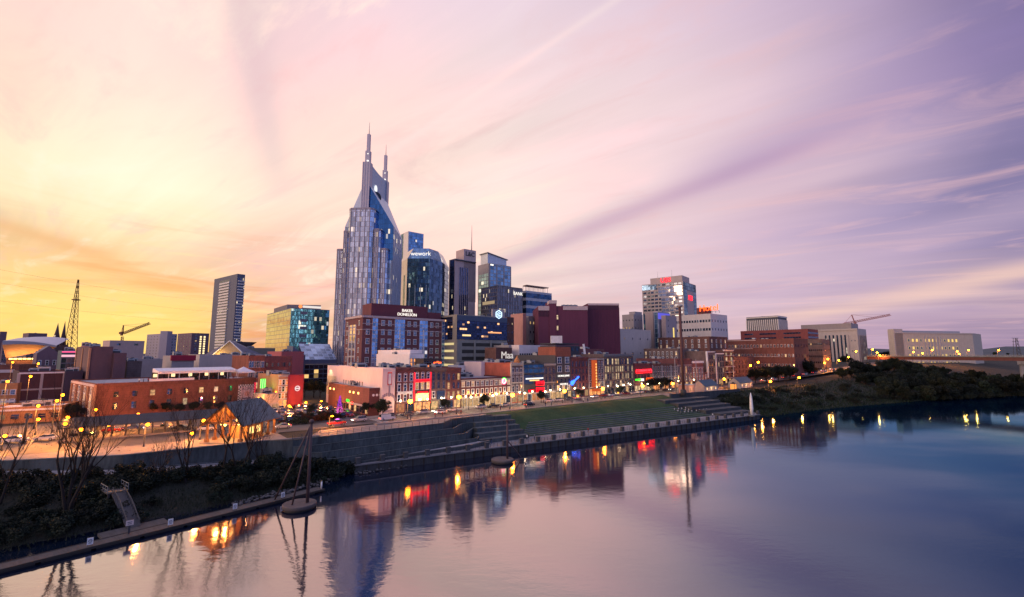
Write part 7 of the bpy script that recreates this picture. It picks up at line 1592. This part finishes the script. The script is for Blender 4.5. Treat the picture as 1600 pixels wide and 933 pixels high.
# ------------------------------------------------------------------ people (a few pixels tall)
def person_mesh(sit, shirt, trous):
    """one continuous body: legs, hips, chest, arms, neck and head grown from a joint skeleton"""
    me = bpy.data.meshes.new('person')
    if sit: V_ = [(0, 0, .50), (0, .05, .85), (0, .04, 1.12), (0, .02, 1.20), (0, 0, 1.36), (.12, -.05, .50), (.14, -.45, .52), (.14, -.46, .08), (-.12, -.05, .50), (-.14, -.45, .52), (-.14, -.46, .08), (.2, .04, 1.08), (.26, -.06, .82), (.16, -.3, .68), (-.2, .04, 1.08), (-.26, -.06, .82), (-.16, -.3, .68), (.14, -.6, .05), (-.14, -.6, .05)]
    else: V_ = [(0, 0, .92), (0, 0, 1.22), (0, 0, 1.44), (0, 0, 1.52), (0, -.01, 1.68), (.1, 0, .88), (.12, -.03, .48), (.12, .03, .08), (-.1, 0, .88), (-.12, .06, .48), (-.12, .10, .08), (.2, 0, 1.40), (.27, .02, 1.13), (.26, -.06, .88), (-.2, 0, 1.40), (-.27, .02, 1.13), (-.26, -.05, .88), (.12, -.11, .05), (-.12, -.04, .05)]
    E_ = [(0, 1), (1, 2), (2, 3), (3, 4), (0, 5), (5, 6), (6, 7), (7, 17), (0, 8), (8, 9), (9, 10), (10, 18), (2, 11), (11, 12), (12, 13), (2, 14), (14, 15), (15, 16)]
    rad = [.15, .15, .16, .06, .11, .10, .075, .05, .10, .075, .05, .07, .05, .04, .07, .05, .04, .04, .04]
    me.from_pydata(V_, E_, []); o = bpy.data.objects.new('person', me); COL.objects.link(o)
    sk = o.modifiers.new('skin', 'SKIN'); o.modifiers.new('sub', 'SUBSURF').levels = 1
    for i, v in enumerate(me.skin_vertices[0].data): v.radius = (rad[i], rad[i]); v.use_root = (i == 0)
    dg = bpy.context.evaluated_depsgraph_get(); out = bpy.data.meshes.new_from_object(o.evaluated_get(dg)); bpy.data.objects.remove(o)
    out.materials.clear()
    for m_ in (shirt, trous, MATS['skin'], MATS['hair']): out.materials.append(m_)
    hz = 1.22 if sit else 1.54; wz = .62 if sit else .92
    for p_ in out.polygons:
        c_ = p_.center; p_.material_index = 3 if c_.z > hz + .12 or (c_.z > hz and c_.y > .02) else 2 if c_.z > hz - .04 else (0 if c_.z > wz and abs(c_.y) < .25 else 1); p_.use_smooth = True
    return out
plain('skin', (.42, .25, .18)); plain('hair', (.03, .02, .015))
CL = {k: plain('cloth_' + k, v, .85) for k, v in {'white': (.65, .63, .62), 'dark': (.03, .03, .04), 'red': (.35, .03, .03), 'blue': (.05, .08, .2), 'grey': (.2, .2, .21)}.items()}
PM = {}
def person(label, loc, rz, shirt, sit, group, scale=1.):
    k = (shirt, sit)
    if k not in PM: PM[k] = person_mesh(sit, CL[shirt], CL['dark' if shirt != 'dark' else 'blue'])
    o = bpy.data.objects.new('person', PM[k]); COL.objects.link(o); o.location = loc; o.rotation_euler = (0, 0, rz); o.scale = (scale,) * 3; tag(o, label, 'person', group)
pr = random.Random(5)
for i in range(26):
    k = 2 + i % 3; s = 191 + (i * .93) + pr.uniform(-.3, .3); t0 = t_quay(s) + QW - .2; f = .03 + k * .068; t = t0 + (135.8 - t0) * f + .35; z = interp(f * 36, prof) + .42
    sh = pr.choice(['white', 'white', 'grey', 'blue', 'white']); person(f'person in a {sh} top sitting on the lawn steps, {ORD[i]} from the left', ST(s, t, z - .42), ANG + R(pr.uniform(-15, 15)), sh, True, 'people sitting on the lawn steps')
for i in range(16):
    s = 64 + i * 7.5 + pr.uniform(-3, 3); sh = pr.choice(list(CL)); person(f'person in {sh} clothes on the pavement above the lawn, {ORD[i]} from the left', ST(s, 137 + pr.uniform(-.6, .6), 8.65), R(pr.uniform(0, 360)), sh, False, 'people on the avenue pavement')
for i, (px, tt_) in enumerate(((846, 5.), (857, 4), (795, 6.), (930, 5), (1002, 6), (640, 5.), (1090, 6))):
    s = s_at(px, t_quay(150) + tt_, 2.5); sh = ['white', 'grey', 'dark', 'red', 'blue', 'dark', 'white'][i]
    person(f'person in {sh} clothes walking on the riverside promenade, {ORD[i]} of the walkers', ST(s, t_quay(s) + tt_, 2.2), R(pr.uniform(0, 360)), sh, False, 'people on the promenade')
ro = Vector(rb.location)
for i in range(24):
    x = L_ = None; f = i / 23; xx = 12 + f * 30; y = pr.uniform(.6, 3.5); sh = pr.choice(list(CL))
    q = ro + Vector((math.cos(rz) * 0, 0, 0)); ex_, ey_ = Vector((math.cos(rb.rotation_euler.z), math.sin(rb.rotation_euler.z), 0)), Vector((-math.sin(rb.rotation_euler.z), math.cos(rb.rotation_euler.z), 0))
    person(f'person in {sh} clothes at the rooftop bar railing, {ORD[i]} from the left', ro + ex_ * xx + ey_ * y, R(pr.uniform(0, 360)), sh, False, 'people at the rooftop bar')

# ------------------------------------------------------------------ dock, gangway and mooring platforms in the river
A, B = at_z(-40, 900, .6), at_z(507, 764, .6); dd = (B - A).xy; L = dd.length
root = thing('floating_dock', 'long low floating dock along the left bank', 'dock', (A.x, A.y, 0), math.atan2(dd.y, dd.x))
DOCK = wall('dock_planks', (.060, .058, .062), .4, .8, .3, 3, .4)
b = MB(); b.prism([(0, 0), (L, 0), (L, 2.6), (0, 2.6)], .35, .6); b.build('deck', DOCK, root)
b = MB()
for i in range(int(L / 6)): b.box((i * 6 + 3, 1.3, .1), (5.4, 2.2, .5))
b.build('float', plain('float_dark', (.02, .02, .022), .6), root)
b = MB(); [b.box((L / 2, y, .48), (L, .16, .36)) for y in (-.08, 2.68)]; b.build('rub_rail', plain('wet_timber', (.03, .025, .022), .7), root)
rzd = root.rotation_euler.z; uD = Vector((math.cos(rzd), math.sin(rzd), 0)); nD = Vector((-uD.y, uD.x, 0))
DA = Vector((A.x, A.y, .6))
def dock_x(px): return at_line(px, 1.2, DA.xy, uD.xy)
SIGNW = plain('sign_white', (.72, .72, .74), .5)
for i, px in enumerate((142, 268, 369, 444)):
    q = DA + uD * dock_x(px) + nD * .5; sg = thing('dock_sign', f'small white board with a dark mark standing on the dock, {ORD[i]} from the left', 'sign', q, rzd - R(10), 'white dock signs')
    MB().box((0, 0, .75), (.72, .07, 1.0)).build('board', SIGNW, sg); MB().box((-.25, .06, .15), (.07, .07, .3)).box((.25, .06, .15), (.07, .07, .3)).build('leg', DARKSTEEL, sg)
    b = MB()
    for k in range(12):
        a0, a1 = 2 * math.pi * k / 12, 2 * math.pi * (k + 1) / 12; b.beam((.2 * math.cos(a0), -.05, .8 + .2 * math.sin(a0)), (.2 * math.cos(a1), -.05, .8 + .2 * math.sin(a1)), .06)
    b.box((0, -.05, .8), (.2, .03, .06)); b.box((0, -.05, .45), (.4, .03, .07)); b.build('symbol', plain('sign_ink', (.05, .05, .08)), sg)
for i, px in enumerate((486, 507)):
    q = DA + uD * (dock_x(px) - .3) + nD * .7; sg = thing('dock_bollard', f'white post at the tip of the dock, {ORD[i]} from the left', 'post', q, 0, 'white dock posts'); MB().tube([(0, 0, 0), (0, 0, 1.5)], .17, 10).build('post', SIGNW, sg); MB().lathe([(.2, 1.5), (.2, 1.62), (.05, 1.7)], 10).build('cap', STEEL, sg)
q0 = DA + uD * dock_x(207) + nD * 2.0
sg = thing('warning_sign', 'white warning board on a dark post where the gangway meets the dock', 'sign', q0, rzd - R(8)); MB().box((0, 0, .8), (.3, .25, 1.6)).build('post', DARKSTEEL, sg); MB().box((0, -.16, 1.75), (1.0, .06, .8)).build('board', plain('sign_pinkish', (.6, .48, .46)), sg); MB().box((0, -.2, 1.85), (.6, .02, .1)).box((0, -.2, 1.6), (.5, .02, .1)).build('symbol', plain('sign_ink', (.05, .05, .08)), sg)
# landing float and gangway up to the bank
q1 = DA + uD * dock_x(222) + nD * 4.6; top_ = at_z(184, 768, 4.8)
root = thing('landing_float', 'square landing float joined to the dock at the gangway foot', 'float', DA + uD * dock_x(205) + nD * 2.75, rzd); MB().box((1.5, 1.7, -.15), (9, 3.2, .4)).build('deck', DOCK, root)
gd = (top_ - q1); gl_ = gd.length; root = thing('gangway', 'sloping grey gangway with arched railings from the bank down to the dock', 'gangway', q1, math.atan2(gd.y, gd.x))
hl = gd.xy.length; hz = gd.z
b = MB(); b.face([(0, -.8, .1), (hl, -.8, hz), (hl, .8, hz), (0, .8, .1)]); b.face([(0, .8, -.1), (hl, .8, hz - .2), (hl, -.8, hz - .2), (0, -.8, -.1)])
for y in (-.8, .8): b.beam((0, y, .0), (hl, y, hz - .1), .25)
b.build('walkway', wall('galvanised', (.045, .048, .058), .25, .6), root)
for y in (-.8, .8):
    b = MB(); pts_ = [Vector((hl * f, y, .1 + hz * f + .4 + .9 * math.sin(math.pi * f) ** .8)) for f in [k / 12 for k in range(13)]]; b.tube(pts_, .07, 6)
    for k in range(1, 12): f = k / 12; b.beam((hl * f, y, hz * f), pts_[k], .06); b.beam((hl * f, y, hz * f), pts_[k + 1], .05)
    b.beam((0, y, 1.1), (hl, y, hz + 1.0), .06); b.build('railing', wall('dull_rail', (.06, .062, .07), .2, .6), root)
root = thing('gangway_landing', 'small steel landing with rails at the top of the gangway', 'landing', top_, math.atan2(gd.y, gd.x)); MB().box((2., 0, -.1), (4.4, 3., .25)).build('deck', wall('galvanised', (.045, .048, .058), .25, .6), root)
b = MB()
for y in (-1.5, 1.5):
    for z in (.5, 1.1): b.beam((0, y, z), (4.2, y, z), .07)
    for x in (0, 1.4, 2.8, 4.2): b.beam((x, y, 0), (x, y, 1.1), .08)
b.build('railing', STEEL, root); b = MB(); [b.box((x, y, -2.4), (.3, .3, 4.6)) for x in (.2, 4) for y in (-1.2, 1.2)]; b.build('leg', DARKSTEEL, root)
# mooring platforms: round concrete caps with a raking tripod or mast
CAPM = wall('mooring_cap', (.10, .082, .080), .3, .8, .4, 1, 1)
MASTM = plain('mast_brown', (.070, .045, .052), .65)
def mooring(label, px, py, rad, legs, h):
    q = at_z(px, py, .95); root = thing('mooring_platform', label, 'mooring', (q.x, q.y, 0), 0, 'round mooring platforms')
    MB().lathe([(rad * .96, .25), (rad, .35), (rad, .9), (rad * .97, .98)], 32).build('cap', CAPM, root)
    MB().lathe([(rad * .9, -3), (rad * .9, .3)], 24).build('pile', plain('wet_concrete', (.03, .03, .032), .6), root)
    MB().tube([(rad * .45, .3, .9), (rad * .45, .3, h)], [.31, .27], 12).build('mast', MASTM, root)
    b = MB(); b.lathe([(.46, h), (.46, h + .5), (.2, h + .7)], 12, (rad * .45, .3, 0)); b.build('mast_cap', MASTM, root)
    for (x, y, zf) in legs:
        b = MB(); b.tube([(x, y, .9 if abs(x) < rad else .5), (rad * .45 - .15, .25, h * zf)], [.17, .17], 8); b.build('raking_leg', MASTM, root)
mooring('round mooring platform with a tall mast and two raking legs at the dock end', 468, 786, 3.1, [(-6.6, 3.4, .96), (-.9, -1.2, .93)], 16.2)
mooring('round mooring platform with one mast beside the promenade', 785, 717, 3.1, [(5.2, 4.5, .55)], 11.)
q = at_z(1175, 650, 2.3); root = thing('white_pylon', 'pointed white pylon at the far end of the promenade', 'pylon', q, 0); MB().lathe([(.55, 0), (.75, 3.5), (.55, 8), (.12, 10.2)], 10).build('shaft', WHITEPAINT, root); MB().lathe([(1.3, -.2), (1.3, .4), (.6, .6)], 12).build('base', CONCRETE, root)

# ------------------------------------------------------------------ trees and shrubs
LV = foliage('leaf_dark', (.005, .010, .009), (.016, .024, .017)); LV2 = foliage('leaf_olive', (.011, .016, .010), (.030, .033, .017)); LVR = foliage('leaf_rust', (.060, .028, .014), (.13, .055, .022)); LVM = foliage('leaf_mid', (.008, .017, .011), (.022, .036, .019))
BARK = wall('bark', (.013, .010, .010), .4, .9, 1.2, 3, .4)
def leaf_crown(seed, rx, rz_, n, size, mats, clumps=12, zc=0.):
    """a crown of many leaf-sized faces gathered in clumps with gaps between them"""
    r_ = random.Random(seed); b = MB(); cl = []
    for k in range(clumps):
        th = r_.uniform(0, 2 * math.pi); ph = math.asin(r_.uniform(-.65, 1)); q = r_.uniform(.35, 1.0)
        cl.append((Vector((math.cos(th) * math.cos(ph) * rx * q, math.sin(th) * math.cos(ph) * rx * q, math.sin(ph) * rz_ * q + zc)), r_.uniform(.14, .42) * rx, r_.randrange(len(mats))))
    for i in range(n):
        c_, cr_, mi = cl[r_.randrange(clumps)]
        d_ = Vector((r_.gauss(0, 1), r_.gauss(0, 1), r_.gauss(0, .8))); d_.normalize(); p_ = c_ + d_ * cr_ * r_.uniform(.55, 1.08) ** .7
        s_ = size * r_.uniform(.5, 1.3); u_ = Vector((r_.gauss(0, 1), r_.gauss(0, 1), r_.gauss(0, .6))).normalized(); v_ = u_.cross(Vector((r_.gauss(0, 1), r_.gauss(0, 1), r_.gauss(0, 1)))).normalized()
        b.face([p_ - u_ * s_ * .6, p_ - v_ * s_ * .35, p_ + u_ * s_ * .7, p_ + v_ * s_ * .4], mi if r_.random() < .8 else r_.randrange(len(mats)))
    return b.mesh('crown', mats)
def trunk_mesh(seed, h, r0, limbs=5, spread=1.):
    r_ = random.Random(seed); b = MB(); top_ = Vector((r_.uniform(-.3, .3), r_.uniform(-.3, .3), h)); b.tube([(0, 0, -.4), (r_.uniform(-.1, .1), 0, h * .4), top_], [r0, r0 * .75, r0 * .4], 8)
    for k in range(limbs):
        a_ = k * 2.4 + r_.uniform(-.4, .4); z = h * r_.uniform(.55, .95); p_ = Vector((0, 0, z)); q = p_ + Vector((math.cos(a_) * spread, math.sin(a_) * spread, spread * r_.uniform(.6, 1.3))); b.tube([p_, p_.lerp(q, .5) + Vector((0, 0, .15)), q], [r0 * .45, r0 * .3, r0 * .12], 6)
    return b.mesh('trunk', BARK)
TREES = {}
for k, (mats, seed) in enumerate((([LV, LV2], 1), ([LV, LVM], 2), ([LV2, LVM], 3), ([LV, LV], 4), ([LVR, LV2], 5))):
    TREES[k] = (leaf_crown(seed * 13, 4.2, 3.6, 6500, .46, mats, 26, 6.2), trunk_mesh(seed, 4.2, .32, 6, 2.6))
tcount = {}
def tree(kind, loc, sc, rz_, label, group, name='leafy_tree', cat='tree', zs=1.):
    root = thing(name, label, cat, loc, rz_, group); root.scale = (sc, sc, sc * zs)
    part('trunk', TREES[kind][1], root); part('crown', TREES[kind][0], root); return root
tr = random.Random(21)
# dark trees beside the cottages
for i, (px, t, z, sc, k) in enumerate(((1180, 138, 8.6, 1.15, 3), (1197, 134, 8.6, 1.25, 0), (1216, 131, 8.6, 1.35, 3), (1234, 130, 8.6, 1.3, 0), (1252, 133, 9., 1.75, 0), (1265, 130, 9, 1.45, 4), (1240, 142, 9, 1.6, 3), (1210, 146, 8.6, 1.35, 3))):
    tree(k, ST(s_at(px, t, z + 5), t, z), sc, tr.uniform(0, 6), f'dark leafy tree in the clump right of the cottages, {ORD[i]} counted', 'dark trees by the cottages') ['label'] = ['dark rounded tree closest to the right cottage', 'dark tree second from the right cottage', 'broad dark tree in the middle of the clump by the cottages', 'dark tree just right of the clump middle', 'tallest olive tinted tree at the right of the clump', 'rust tinted tree at the right end of the clump', 'dark tree behind the tallest olive tinted tree', 'dark tree behind the middle of the clump by the cottages'][i]
for i, px in enumerate((1029, 1040, 1018)): tree(3, ST(s_at(px, 147.5, 11), 147.6, 8.65), .82, i, ['round dark street tree before the arched fronts', 'round dark street tree right of the other one before the arched fronts', 'small dark street tree by the red neon front'][i], 'street trees on the avenue')
for i, px in enumerate((695, 756, 845, 905, 968)): tree([3, 2, 1, 3, 3][i], ST(s_at(px, 148.4, 11), 148.2, 8.65), .5, i * 2, 'small street tree on the avenue pavement before ' + ['the front right of the red neon one', 'the low lit hall', 'the red panels', 'the blue guitar sign', 'the broad warehouse front'][i], 'street trees on the avenue')
# trees around the court buildings
for i, (px, t, z, sc) in enumerate(((1322, 170, 13, 1.5), (1334, 172, 14, 1.7), (1347, 165, 15, 1.5), (1383, 150, 18, 1.6), (1390, 148, 18, 1.5), (1408, 140, 19, 1.5), (1440, 150, 19, 1.9), (1452, 146, 20, 1.7), (1478, 140, 20, 1.8), (1490, 138, 20, 1.9), (1555, 150, 19, 1.6), (1575, 150, 19, 1.5))):
    tree(i % 4, ST(s_at(px, t, z + 6), t, z), sc, tr.uniform(0, 6), f'dark leafy tree before the stone court buildings, {ORD[i]} from the left', 'trees before the court buildings')
# the wooded bank
n_ = 0
for rowi in range(5):
    for i in range(15):
        f = rowi / 4; s = 372 + i * 10.5 + rowi * 4 + tr.uniform(-3, 3); tw, tb = interp(s, TW), interp(s, BANKT); t = tw + 4 + (tb - tw - 2) * f + tr.uniform(-2, 2)
        if s < 398 and f > .4: continue
        zz_ = max(.3, interp(s, BANKZ) * (.1 + .85 * f)); sc = tr.uniform(.95, 1.6) * (1.05 - .2 * f)
        if n_ < 30: ordw = ORD[n_]
        else: ordw = (ORD[9 + 10 * 0] if False else ['thirty-', 'forty-', 'fifty-', 'sixty-', 'seventy-'][(n_ + 1) // 10 - 3] + (ORD[(n_ + 1) % 10 - 1] if (n_ + 1) % 10 else 'tenth'))
        tree(tr.choice([0, 1, 2, 3, 3, 0]), ST(s, t, zz_ - (3.8 * sc - .6 if rowi < 4 or s > 440 else 1.5)), sc, tr.uniform(0, 6), f'dark tree in the {["waterside", "second", "third", "fourth", "top"][rowi]} row of the wooded bank, {ORD[i]} towards the bridge', 'trees of the wooded bank', zs=tr.uniform(.85, 1.2)); n_ += 1
# shrubs on the grassy slope below the cottages and rough grass
SHR = [leaf_crown(100 + k, 1.7, 1.0, 2000, .19, m_, 14, .75) for k, m_ in enumerate(([LV, LV2], [LVM, LV], [LVR, LV2]))]
STM = MB()
for k in range(6): STM.tube([(0, 0, -.2), (math.cos(k) * .5, math.sin(k) * .5, .6), (math.cos(k) * .9, math.sin(k) * .9, 1.1)], [.05, .04, .02], 5)
STM = STM.mesh('stem', BARK)
def shrub(k, loc, sc, rz_, label, group):
    root = thing('shrub', label, 'shrub', loc, rz_, group); root.scale = (sc, sc, sc); part('foliage', SHR[k], root); part('stem', STM, root)
for i in range(40):
    s = 246 + i * 3.4; tw, tb = interp(s, TW), interp(s, BANKT); f = tr.uniform(.15, .95); zb_ = interp(s, BANKZ); t = tw + (tb - tw) * f
    shrub(i % 2, ST(s, t, zb_ * (.42 * f * 2 if f < .5 else .42 + .58 * (f - .5) * 2)), tr.uniform(.9, 2.0), tr.uniform(0, 6), 'dark low shrub on the grassy river slope below the cottages', 'shrubs on the grassy slope')
for i in range(36):
    s = 395 + i * 3.2; shrub(0, ST(s, interp(s, TW) + tr.uniform(.5, 6), .3), tr.uniform(1.4, 2.6), tr.uniform(0, 6), 'dark shrub at the waterline under the wooded bank', 'shrubs under the wooded bank')
for i in range(24):
    s = 232 + tr.uniform(0, 26); t = 112 + tr.uniform(-6, 10); shrub(i % 2, ST(s, t, interp(s, BANKZ) * .8), tr.uniform(.9, 1.8), tr.uniform(0, 6), 'dark shrub beside the stone terraces below the cottages parapet', 'shrubs beside the stone terraces')
# rust and olive shrubs by the street above the left terraces
for i, (px, py) in enumerate(((462, 655), (472, 652), (480, 656), (488, 651), (497, 654), (505, 650), (512, 653), (468, 658), (520, 651))):
    q = at_z(px, py + 4, STREET); shrub([1, 2, 2, 0, 2, 2, 2, 1, 2][i], (q.x, q.y, STREET), 1.5, i, f'rust and olive shrub on the planted island by the car park, {ORD[i]} planted' if False else ['green', 'rusty', 'rusty red', 'olive', 'rust brown', 'reddish', 'rust', 'olive green', 'small rust'][i] + f' shrub on the planted island before the car park, {ORD[i]} from the left', 'shrubs on the planted island')
for i, (px, py, sc, k) in enumerate(((598, 656, .62, 2), (573, 650, .5, 3), (590, 648, .55, 0), (486, 650, .4, 1), (476, 608, .8, 3), (490, 605, .9, 0), (500, 607, .8, 3))):
    q = at_z(px, min(py, 655) if i < 4 else 621, STREET); tree(k, (q.x, q.y, STREET), sc, i, ['small rounded tree at the street edge above the terraces', 'dark tree at the corner of the low brick block', 'dark bushy tree against the low brick block', 'small tree on the planted island', 'dark tree behind the car park, left one', 'dark tree behind the car park, middle one', 'dark tree behind the car park, right one'][i], 'trees round the car park')
for i in range(12):
    q = at_z(92 + i * 22, 652 - i * .9, STREET + 1); tree([0, 3, 2, 3][i % 4], (q.x, q.y + 4, STREET), tr.uniform(.3, .5), i, f'low tree between the station canopy and the long brick wall, {ORD[i]} from the left', 'trees behind the station canopy')
# purple lit tree in the car park
q = at_z(530, 650, STREET); root = thing('lit_tree', 'narrow tree wrapped in purple and pink lights in the car park', 'tree', (q.x, q.y, STREET)); b = MB(); r_ = random.Random(2)
MB().tube([(0, 0, 0), (0, 0, 4), (.1, 0, 6.6)], [.25, .15, .05], 6).build('trunk', BARK, root)
for k in range(260):
    z = r_.uniform(.6, 6.8); rr_ = (7.2 - z) * .20 * math.sqrt(r_.random()) + .1; a_ = r_.uniform(0, 6.28); b.box((math.cos(a_) * rr_, math.sin(a_) * rr_, z), (.16, .16, .16), a_, 0 if z > 3.2 else 1)
b.build('light_string', [emit('tree_purple', (.45, .06, .8), .8), emit('tree_pink', (.9, .12, .6), 1.0)], root)
ld = bpy.data.lights.new('tree_light', 'POINT'); ld.energy = 420; ld.color = (.7, .15, 1); ld.shadow_soft_size = 1.; lo = bpy.data.objects.new('tree_light', ld); COL.objects.link(lo); lo.parent = root; lo.location = (0, -1.6, 4)

# bare trees and undergrowth on the left bank
def bare_tree(seed, h, r0, nstem=1, twig=1.):
    r_ = random.Random(seed); tb_, bb = MB(), MB()
    def grow(p, d, ln, r, lev):
        n = 4; path = [p]; rad = [r]; dd_ = d.copy()
        for k in range(n):
            dd_ = (dd_ + Vector((r_.gauss(0, .10), r_.gauss(0, .10), r_.gauss(.03, .05)))).normalized(); path.append(path[-1] + dd_ * ln / n); rad.append(r * (1 - .5 * (k + 1) / n))
        (tb_ if lev == 0 else bb).tube(path, rad, 8 if lev == 0 else (6 if lev < 3 else 4))
        if lev >= 5 or rad[-1] < .006: return
        for k in range(r_.choice([3, 3, 4]) if lev else 5):
            f = r_.uniform(.45, 1.); i = min(int(f * n), n - 1); q = path[i].lerp(path[i + 1], f * n - i)
            a_ = r_.uniform(0, 6.28); sp_ = r_.uniform(.28, .58); side = Vector((math.cos(a_), math.sin(a_), 0)); nd = (dd_ * (1 - sp_ * .35) + side * sp_ + Vector((0, 0, .32))).normalized()
            grow(q, nd, ln * r_.uniform(.58, .80), max(rad[i] * r_.uniform(.42, .62), .010), lev + 1)
    for k in range(nstem):
        a_ = k * 2.1 + r_.uniform(-.3, .3); lean = .08 if nstem == 1 else .17; grow(Vector((0, 0, -.5)), Vector((math.cos(a_) * lean, math.sin(a_) * lean, 1)).normalized(), h * .5, r0, 0)
    return tb_.mesh('trunk', BARK), bb.mesh('branches', BARK)
for i, (px, py, z, h, r0, ns, lb) in enumerate(((106, 806, 2.2, 21, .30, 4, 'many stemmed bare tree on the left bank, widest of the bare trees'), (-2, 800, 2.4, 19, .22, 2, 'bare tree cut by the left edge of the view'), (292, 768, 1.5, 20, .24, 2, 'slim bare tree before the retaining wall, left of the pavilion'), (344, 758, 1.6, 22.5, .26, 1, 'bare tree in front of the pavilion gable'), (376, 752, 1.6, 20.0, .24, 2, 'bare tree in front of the pavilion slate roof'), (388, 748, 1.6, 22., .22, 1, 'slender bare tree before the right part of the slate roof'), (240, 775, 1.6, 12, .16, 2, 'small bare tree left of the gangway head'), (405, 738, 2, 12., .14, 2, 'short bare sapling right of the slate roof'))):
    q = at_z(px, py, z); a_, b_ = bare_tree(40 + i * 7, h, r0, ns); root = thing('bare_tree', lb, 'tree', (q.x, q.y, z), i, 'bare trees on the left bank'); part('trunk', a_, root); part('branches', b_, root)
    if i in (0, 1, 6): o = part('foliage', leaf_crown(70 + i, h * .42, h * .3, 420, .16, [LV2, LVR], 16, h * .62), root)
BT = [bare_tree(90 + k, 12, .2, 1) for k in range(2)]
for i in range(14):
    s = 262 + i * 11 + tr.uniform(-3, 3); tw, tb_ = interp(s, TW), interp(s, BANKT); f = tr.uniform(.35, .9); root = thing('bare_tree', f'slim bare tree on the right river bank, {ORD[i]} from the cottages', 'tree', ST(s, tw + (tb_ - tw) * f, interp(s, BANKZ) * f * .9), i * 1.3, 'bare trees on the right bank'); root.scale = (tr.uniform(.5, .85),) * 3
    part('trunk', BT[i % 2][0], root); part('branches', BT[i % 2][1], root)
ug = random.Random(9); n_ = 0
for i in range(170):
    s = -50 + i * .58 + ug.uniform(-1.5, 1.5); tw, tb = interp(s, TW), interp(s, BANKT); f = ug.uniform(.12, .93); zb_ = interp(s, BANKZ); t = tw + (tb - tw) * f
    z = zb_ * (.84 * f if f < .5 else .42 + .58 * (f - .5) * 2)
    if 6 < s < 16 and f < .7: continue
    shrub(0 if i % 5 else 1, ST(s, t, z - .2), ug.uniform(.9, 1.9), ug.uniform(0, 6), 'dark tangled shrub on the left river bank below the path', 'shrubs on the left bank')
b = MB()
for i in range(9000):
    s = ug.uniform(-60, 50); tw, tb = interp(s, TW), interp(s, BANKT); f = ug.uniform(.03, 1.); zb_ = interp(s, BANKZ); t = tw + (tb - tw) * f; z = zb_ * (.84 * f if f < .5 else .42 + .58 * (f - .5) * 2); p_ = ST(s, t, z - .1); a_ = ug.uniform(0, 6.28); hh = ug.uniform(.25, .9); u_ = Vector((math.cos(a_), math.sin(a_), 0)) * .09
    b.face([p_ - u_, p_ + u_, p_ + Vector((ug.gauss(0, .2), ug.gauss(0, .2), hh))])
for i in range(14000):
    s = ug.uniform(236, 400); tw, tb = interp(s, TW), interp(s, BANKT); f = ug.uniform(.03, 1.05); zb_ = interp(s, BANKZ); t = tw + (tb - tw) * f; z = zb_ * (.84 * f if f < .5 else .42 + .58 * (f - .5) * 2); p_ = ST(s, t, z - .1); a_ = ug.uniform(0, 6.28); hh = ug.uniform(.4, 1.2); u_ = Vector((math.cos(a_), math.sin(a_), 0)) * .22
    b.face([p_ - u_, p_ + u_, p_ + Vector((ug.gauss(0, .3), ug.gauss(0, .3), hh))], 1)
tag(b.build('undergrowth', [LV2, LVM]), kind='stuff')
# stones along the waterline of the left bank
STN = wall('river_stone', (.10, .095, .095), .4)
b = MB()
for i in range(260):
    s = ug.uniform(18, 62); tw = interp(s, TW); p_ = ST(s, tw + ug.uniform(-.4, 2.5) - (0 if s < 46 else 4), ug.uniform(.0, .5)); r0 = ug.uniform(.15, .5); b.lathe([(r0 * .5, -r0 * .5), (r0, 0), (r0 * .6, r0 * .5)], 6, p_)
tag(b.build('rubble', STN), kind='stuff')
# tall dark post at the left, high voltage pylon at the right, overhead lines
q = at_z(36, 694, STREET); root = thing('utility_post', 'thick dark leaning post by the orange lit road at the left', 'post', (q.x, q.y, STREET)); MB().tube([(0, 0, 0), (.35, 0, 7.2)], [.28, .24], 8).build('post', DARKSTEEL, root); MB().box((.35, 0, 7.0), (.7, .7, .5)).build('cap', DARKSTEEL, root)
q = at_y(1589, 550, 800); root = thing('power_pylon', 'dark lattice power pylon far right on the horizon', 'pylon', (q.x, 800, 15)); b = MB(); h = 42
for c_ in ((-1, -1), (1, -1), (1, 1), (-1, 1)): b.beam((c_[0] * 4, c_[1] * 4, 0), (c_[0] * 1.6, c_[1] * 1.6, h), .6)
for k in range(6):
    f0, f1 = k / 6, (k + 1) / 6; w0, w1 = 4 - 2.4 * f0, 4 - 2.4 * f1; b.beam((-w0, -w0, h * f0), (w1, -w1, h * f1), .4); b.beam((w0, -w0, h * f0), (-w1, -w1, h * f1), .4)
b.build('lattice', DARKSTEEL, root); b = MB(); [b.beam((-6, 0, z), (6, 0, z), .5) for z in (30, 36, 42)]; b.build('cross_arm', DARKSTEEL, root)
for i, (p0, p1) in enumerate((((-60, 410), (330, 470)), ((-60, 432), (350, 488)), ((-60, 462), (360, 505)))):
    a_, c_ = at_y(*p0, 180), at_y(*p1, 420); pts_ = []
    for k in range(25): f = k / 24; v = a_.lerp(c_, f); v.z -= 2.2 * 4 * f * (1 - f); pts_.append(v - a_)
    o = MB().tube(pts_, .03, 4).build('power_line', DARKSTEEL, None, a_); tag(o, ['highest', 'middle', 'lowest'][i] + ' thin overhead line crossing the yellow sky at left', 'cable', 'overhead lines')
